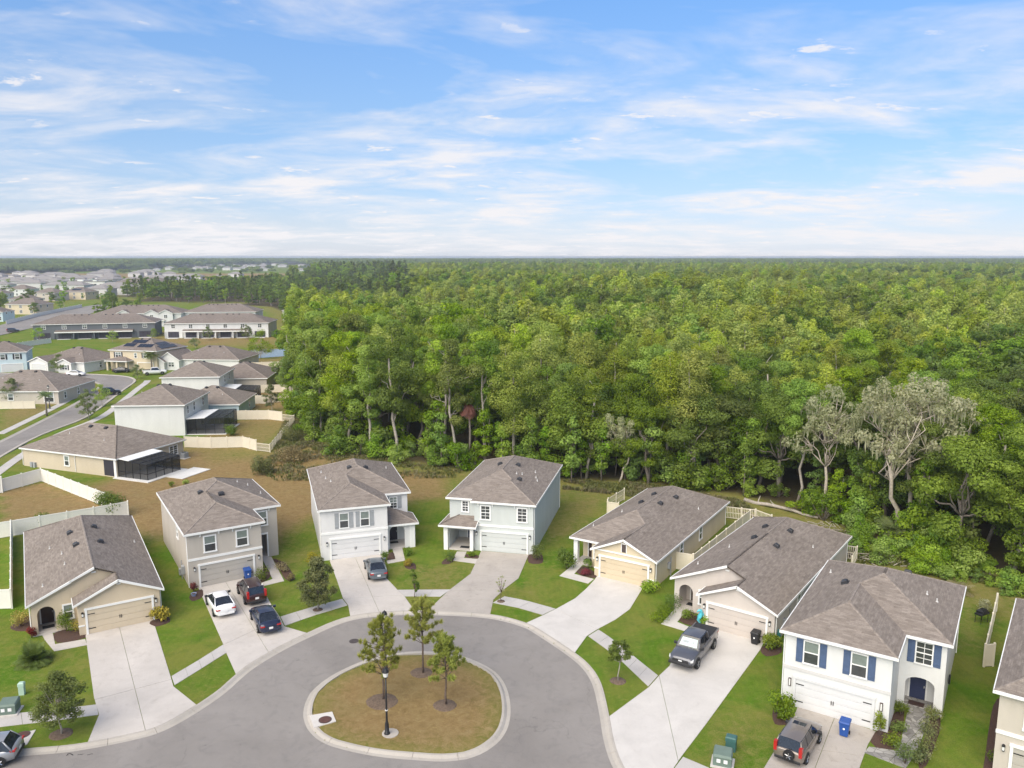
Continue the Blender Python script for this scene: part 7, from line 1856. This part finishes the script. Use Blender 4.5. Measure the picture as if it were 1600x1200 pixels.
# shrubs
def shrub(name, label, p, w, h, lm, seed, n=700, size=.13, flat=False, group="garden shrubs", nb=12, aspect=.55, z=0.02):
    rs = np.random.RandomState(seed); bl = []
    for i in range(nb):
        a = rs.uniform(0, 6.28); rr = w/2*.62*rs.random()**.5; R = w*rs.uniform(.17, .27); bl.append((rr*math.cos(a), rr*math.sin(a), max(R*.6, h*rs.uniform(.3, .82)*(1-(rr/w)**2)), R, R, R*.9*min(1.3, h/w+.3)))
    lb = [((0, 0, 0), (b[0]*.8, b[1]*.8, b[2]), .02, .008) for b in bl[:6]]
    return custom_tree(name, label, p, bl, lb, n, size, lm, M['bark_brown'], seed, "shrub", group, aspect=aspect, z=z)
Y_, R__, GB, GL = M['lf_yellow'], M['lf_red'], M['lf_oak'], M['lf_gum']
i_ = 0
for nm, lb_, p, w, h, lm in (
    ("croton_bush", "yellow bush left of the tan house's arched entry", (-41.65, 63.81), 1.7, 1.4, Y_), ("round_bush", "clipped dark green bush between entry walk and tan garage", (-37.28, 62.87), 1.7, 1.7, GB),
    ("croton_bush", "yellow-green bush at the tan garage's left corner", (-36.10, 62.75), 1.3, 1.3, Y_), ("croton_bush", "yellow bush at the tan garage's right corner", (-30.34, 64.89), 1.8, 1.1, Y_),
    ("red_shrub", "red leaved plant beside the tan house's front walk", (-39.55, 61.73), .9, .9, R__), ("red_shrub", "red leaved plant at the greige house's left corner", (-29.77, 70.89), .8, 1.0, R__),
    ("round_bush", "green bush at the greige garage's right corner", (-24.30, 73.74), 1.6, 1.3, GB), ("brown_hedge", "brownish clipped hedge right of the greige house's walk", (-22.97, 75.82), 1.7, .8, M['lf_straw']),
    ("brown_hedge", "small brownish shrub at the end of the greige house's walk", (-21.36, 73.43), 1.0, .7, M['lf_straw']), ("croton_bush", "yellow bush at the white house's left corner", (-20.43, 77.67), 1.3, 1.2, Y_),
    ("clipped_hedge", "clipped green hedge at the white garage's right corner", (-13.19, 78.54), 1.0, 1.1, GB), ("croton_bush", "small yellow-green plant at the end of the white house's walk", (-10.59, 77.33), 1.0, .6, Y_),
    ("clipped_hedge", "low hedge along the right of the white house's walk", (-11.02, 80.14), 1.3, .8, GB), ("round_bush", "green bush left of the pale blue house's porch", (-6.46, 78.54), 1.5, 1.1, GB),
    ("round_bush", "tall olive bush at the pale blue garage's right corner", (2.51, 78.71), 1.6, 1.9, GB), ("low_plant", "low plants under the pale blue house's porch", (-4.28, 79.78), .9, .5, GL),
    ("round_bush", "round green bush left of the cream house's porch", (5.47, 76.48), 2.0, 1.9, GB), ("red_shrub", "red leaved plants in the cream house's mulch bed", (7.25, 74.85), 1.3, .6, R__),
    ("grass_clump", "small spiky plant by the cream garage's left corner", (7.67, 76.65), .9, .9, GL), ("low_plant", "low leafy clump at the cream garage's right front corner", (12.88, 70.89), 2.0, .9, GL),
    ("round_bush", "green bush left of the pinkish house's walk, nearest the lawn", (12.72, 64.77), 1.7, 1.2, GB), ("round_bush", "green bush left of the pinkish house's walk, middle one", (13.48, 65.89), 1.7, 1.2, GB),
    ("round_bush", "green bush left of the pinkish house's walk, nearest the arch", (14.22, 67.04), 1.6, 1.2, GB), ("round_bush", "green bush in the bed right of the pinkish house's walk", (15.17, 65.14), 1.5, .9, GB),
    ("grass_clump", "spiky plant beside the turquoise ornament", (16.32, 63.92), .9, .9, GL), ("round_bush", "grassy bush beside the black bin", (20.84, 59.88), 1.8, 1.2, GL),
    ("round_bush", "olive bush at the bright white house's left corner", (18.32, 50.02), 1.8, 1.6, GB), ("slender_shrub", "slender yellow-green shrub at the bright white garage's right corner", (24.10, 48.11), .9, 1.7, GL),
    ("round_bush", "green bush beside the stone walk, nearest the porch", (26.62, 50.48), 1.3, .9, GB), ("round_bush", "green bush beside the stone walk, middle of the left row", (25.50, 48.68), 1.2, .8, GB),
    ("round_bush", "green bush beside the stone walk, lowest of the left row", (24.27, 47.14), 1.4, .9, GL), ("round_bush", "yellow-green bush right of the stone walk, nearest the porch", (28.41, 49.72), 1.4, 1.0, M['lf_weed']),
    ("round_bush", "yellow-green bush right of the stone walk, second from the porch", (27.40, 48.25), 1.4, 1.0, M['lf_weed']), ("round_bush", "yellow-green bush right of the stone walk, third from the porch", (26.30, 46.60), 1.4, 1.0, M['lf_weed']),
    ("round_bush", "yellow-green bush right of the stone walk, lowest", (25.27, 45.04), 1.3, 1.0, M['lf_weed']), ("round_bush", "pale green loose bush at the end of the stone walk", (24.30, 45.17), 1.4, 1.3, M['lf_lawn']),
    ("oleander_bush", "large dark bush behind the tan arched-entry house's roof", (-48.67, 93.17), 3.6, 2.8, GB), ("round_bush", "small bush against the fence behind the tan house", (-54.07, 88.55), 1.8, 1.6, GL),
    ("round_bush", "small bush by the white patio house's screened patio", (-49.28, 137.47), 2.2, 1.8, GB), ("round_bush", "round bush beside the solar house's garage", (-113.36, 222.11), 2.6, 2.2, GB),
    ("low_plant", "small weedy clump beside the tan house's paved patio", (-44.97, 106.67), 1.0, .6, GL), ("low_plant", "small weedy clump in the lawn below the patio paving", (-46.52, 105.74), .9, .6, GL),
    ("wild_shrub", "scrubby bush in the dry grass behind the greige house", (-35.90, 111.58), 3.2, 2.6, M['lf_weed']), ("wild_shrub", "brownish scrub in the dry grass left of the wood", (-33.74, 118.84), 4.5, 2.4, M['lf_straw']),
    ("wild_shrub", "green scrub in the dry grass by the yard fence corner", (-37.80, 132.55), 3.0, 2.8, M['lf_weed']), ("round_bush", "dark clipped shrub at the bottom right house's garage", (29.93, 44.92), 1.3, 1.0, GB),
    ("flowering_bush", "white flowering bush by the fence beside the barbecue", (41.76, 66.40), 1.3, 1.4, M['lf_moss'])):
    i_ += 1; w *= 1.12; h *= 1.12; k_ = max(1.0, w*h/2); shrub(nm, lb_, p, w, h, lm, 200+i_, int(620*k_**.8), .12 if w < 2 else .2)
palm((-36.93, 57.64), .25, "large fountain-like palm on the tan house's lawn", 71, M['lf_palm'], 1.55, 64, "garden_palm", .2, up=1.35)
# mossy and bare trees that stand out of the wood
for i, (p, sc, sz, lb_, rz) in enumerate((((43.39, 85.98), .98, 1.05, "leaning pale trunked tree draped in grey moss at the wood's edge", 0.4), ((45.02, 86.82), .98, 1.06, "forked pale trunked mossy tree right of the leaning one", 2.2), ((38.39, 94.64), .78, 1.12, "grey mossy tree behind the felled log", 4.0),
        ((15.02, 108.26), .56, 1.0, "half-dead grey tree behind the cream house", 3.0), 
        )):
    plant_tree('moss', i, p, sc, lb_, "tree", "mossy trees of the wood", rz=rz, sz=sz)
def log(a, b, r, label):
    e = empty("fallen_log", (a[0], a[1], 0)); tag(e, label, "log"); rs = np.random.RandomState(8); d = (b[0]-a[0], b[1]-a[1])
    mb = MB(); limb(mb, (0, 0, r*.8), (d[0], d[1], r*.7), r, r*.55, rs, .015, 6, 8); mb.build("log_trunk", M['bark_pale'], e, True)
    for t, s_ in ((.2, 1), (.45, -1), (.6, 1)): mb = MB(); limb(mb, (d[0]*t, d[1]*t, r), (d[0]*t+.5*s_, d[1]*t+.9, r+.6), r*.35, .03, rs, .1, 3, 5); mb.build("broken_branch", M['bark_pale'], e)
log((29.83, 99.08), (36.60, 91.97), .26, "long pale fallen log at the wood's edge behind the pinkish house")
def brush():
    rs = np.random.RandomState(4); mb = MB(); a, b = (36.02, 88.11), (37.80, 78.71)
    for i in range(420):
        t = rs.random(); x = a[0]+(b[0]-a[0])*t+rs.normal()*1.6; y = a[1]+(b[1]-a[1])*t+rs.normal()*1.5; an = rs.uniform(0, 3.14); L = rs.uniform(.3, 1.3); z = abs(rs.normal())*.22+.05
        mb.tube([(x, y, z), (x+L*math.cos(an), y+L*math.sin(an), z+rs.normal()*.15)], rs.uniform(.015, .05), 4, False)
    tag(mb.build("brush_pile", M['bark_pale']), "heap of cut branches and debris on the cleared ground", "debris", kind="stuff")
brush()
def tufts(name, label, polys, n, hgt, lm, seed, blades=7):
    rs = np.random.RandomState(seed); Q = []; tn = []
    for poly in polys:
        xs, ys = [p[0] for p in poly], [p[1] for p in poly]; k = 0
        while k < n:
            x, y = rs.uniform(min(xs), max(xs)), rs.uniform(min(ys), max(ys))
            if not in_poly(x, y, poly): continue
            k += 1
            if noise.noise(Vector((x*.25, y*.25, seed))) < -.15: continue
            h = hgt*rs.uniform(.4, 1.2); tone = rs.random()
            for j in range(blades):
                a = rs.uniform(0, 6.28); l = h*rs.uniform(.3, .8); w = .035+.03*rs.random(); bx, by = x+rs.normal()*.12, y+rs.normal()*.12; sx, sy = -math.sin(a)*w, math.cos(a)*w
                mx, my = bx+math.cos(a)*l*.35, by+math.sin(a)*l*.35; tx, ty = bx+math.cos(a)*l, by+math.sin(a)*l
                Q.append([(bx, by, -.02), (mx+sx, my+sy, h*.6), (tx, ty, h), (mx-sx, my-sy, h*.6)]); tn.append(tone*.6+rs.random()*.4)
    V = np.array(Q).reshape(-1, 3); o = link(name, cloud_mesh(name, V, np.array(tn), lm)); tag(o, label, "grass", kind="stuff")
wild = [[(-38.06, 114.02), (-37.79, 127.95), (-33.67, 132.55), (-24.22, 122.82), (-13.44, 116.57), (-7.45, 112.96), (-7.96, 109.57), (-16.28, 109.57), (-26.83, 108.26), (-33.09, 108.26)], [(-39.37, 127.95), (-45.31, 161.31), (-41.60, 154.63), (-33.22, 131.60), (-35.33, 122.82)], [(7.15, 108.26), (17.64, 106.67), (28.84, 99.35), (29.90, 94.64), (25.82, 97.20), (12.27, 102.16), (6.90, 104.22)]]
tufts("wild_grass", "rough straw-coloured grass along the wood", wild, 1300, .45, M['lf_straw'], 1)
tufts("weeds", "rough green weeds along the wood", wild+[[(36.59, 87.68), (42.87, 82.58), (49.83, 73.90), (47.47, 70.17), (41.73, 76.32), (35.39, 78.01)]], 1100, .5, M['lf_weed'], 2)
# pond
pw = M['pond'] = simple('pond_water', (0.10, 0.125, 0.10), 0.08, var=.1); pd = sheet("pond_water", [(-91.20, 263.52), (-86.59, 269.08), (-75.86, 270.98), (-70.48, 251.40), (-78.97, 244.95), (-86.12, 249.76)], 0.03, pw); tag(pd, kind="structure")

# tar marks on the asphalt by the left kerb
def tar(pts, w, label):
    L = resample(smooth_line(pts, 6), 0.12); a, b = offset_line(L, w/2), offset_line(L, -w/2); n = len(L); mb = MB()
    mb.add([(p[0], p[1], -0.094) for p in a]+[(p[0], p[1], -0.094) for p in b], [(n+i, n+i+1, i+1, i) for i in range(n-1)])
    tag(mb.build("tar_mark", M['tyre']), label, "tar mark", "tar marks on the road")
tar([(-28.14, 46.17), (-28.04, 46.28), (-28.18, 46.32), (-28.06, 46.39), (-27.85, 46.30), (-27.71, 46.20)], .06, "looping black tar squiggle on the asphalt near the silver hatchback")
tar([(-27.45, 46.23), (-27.37, 46.31), (-27.23, 46.28), (-27.14, 46.35)], .05, "middle short black tar squiggle on the asphalt at the left")
tar([(-26.85, 46.24), (-26.74, 46.27), (-26.62, 46.36), (-26.53, 46.34)], .05, "rightmost short black tar squiggle on the asphalt at the left")
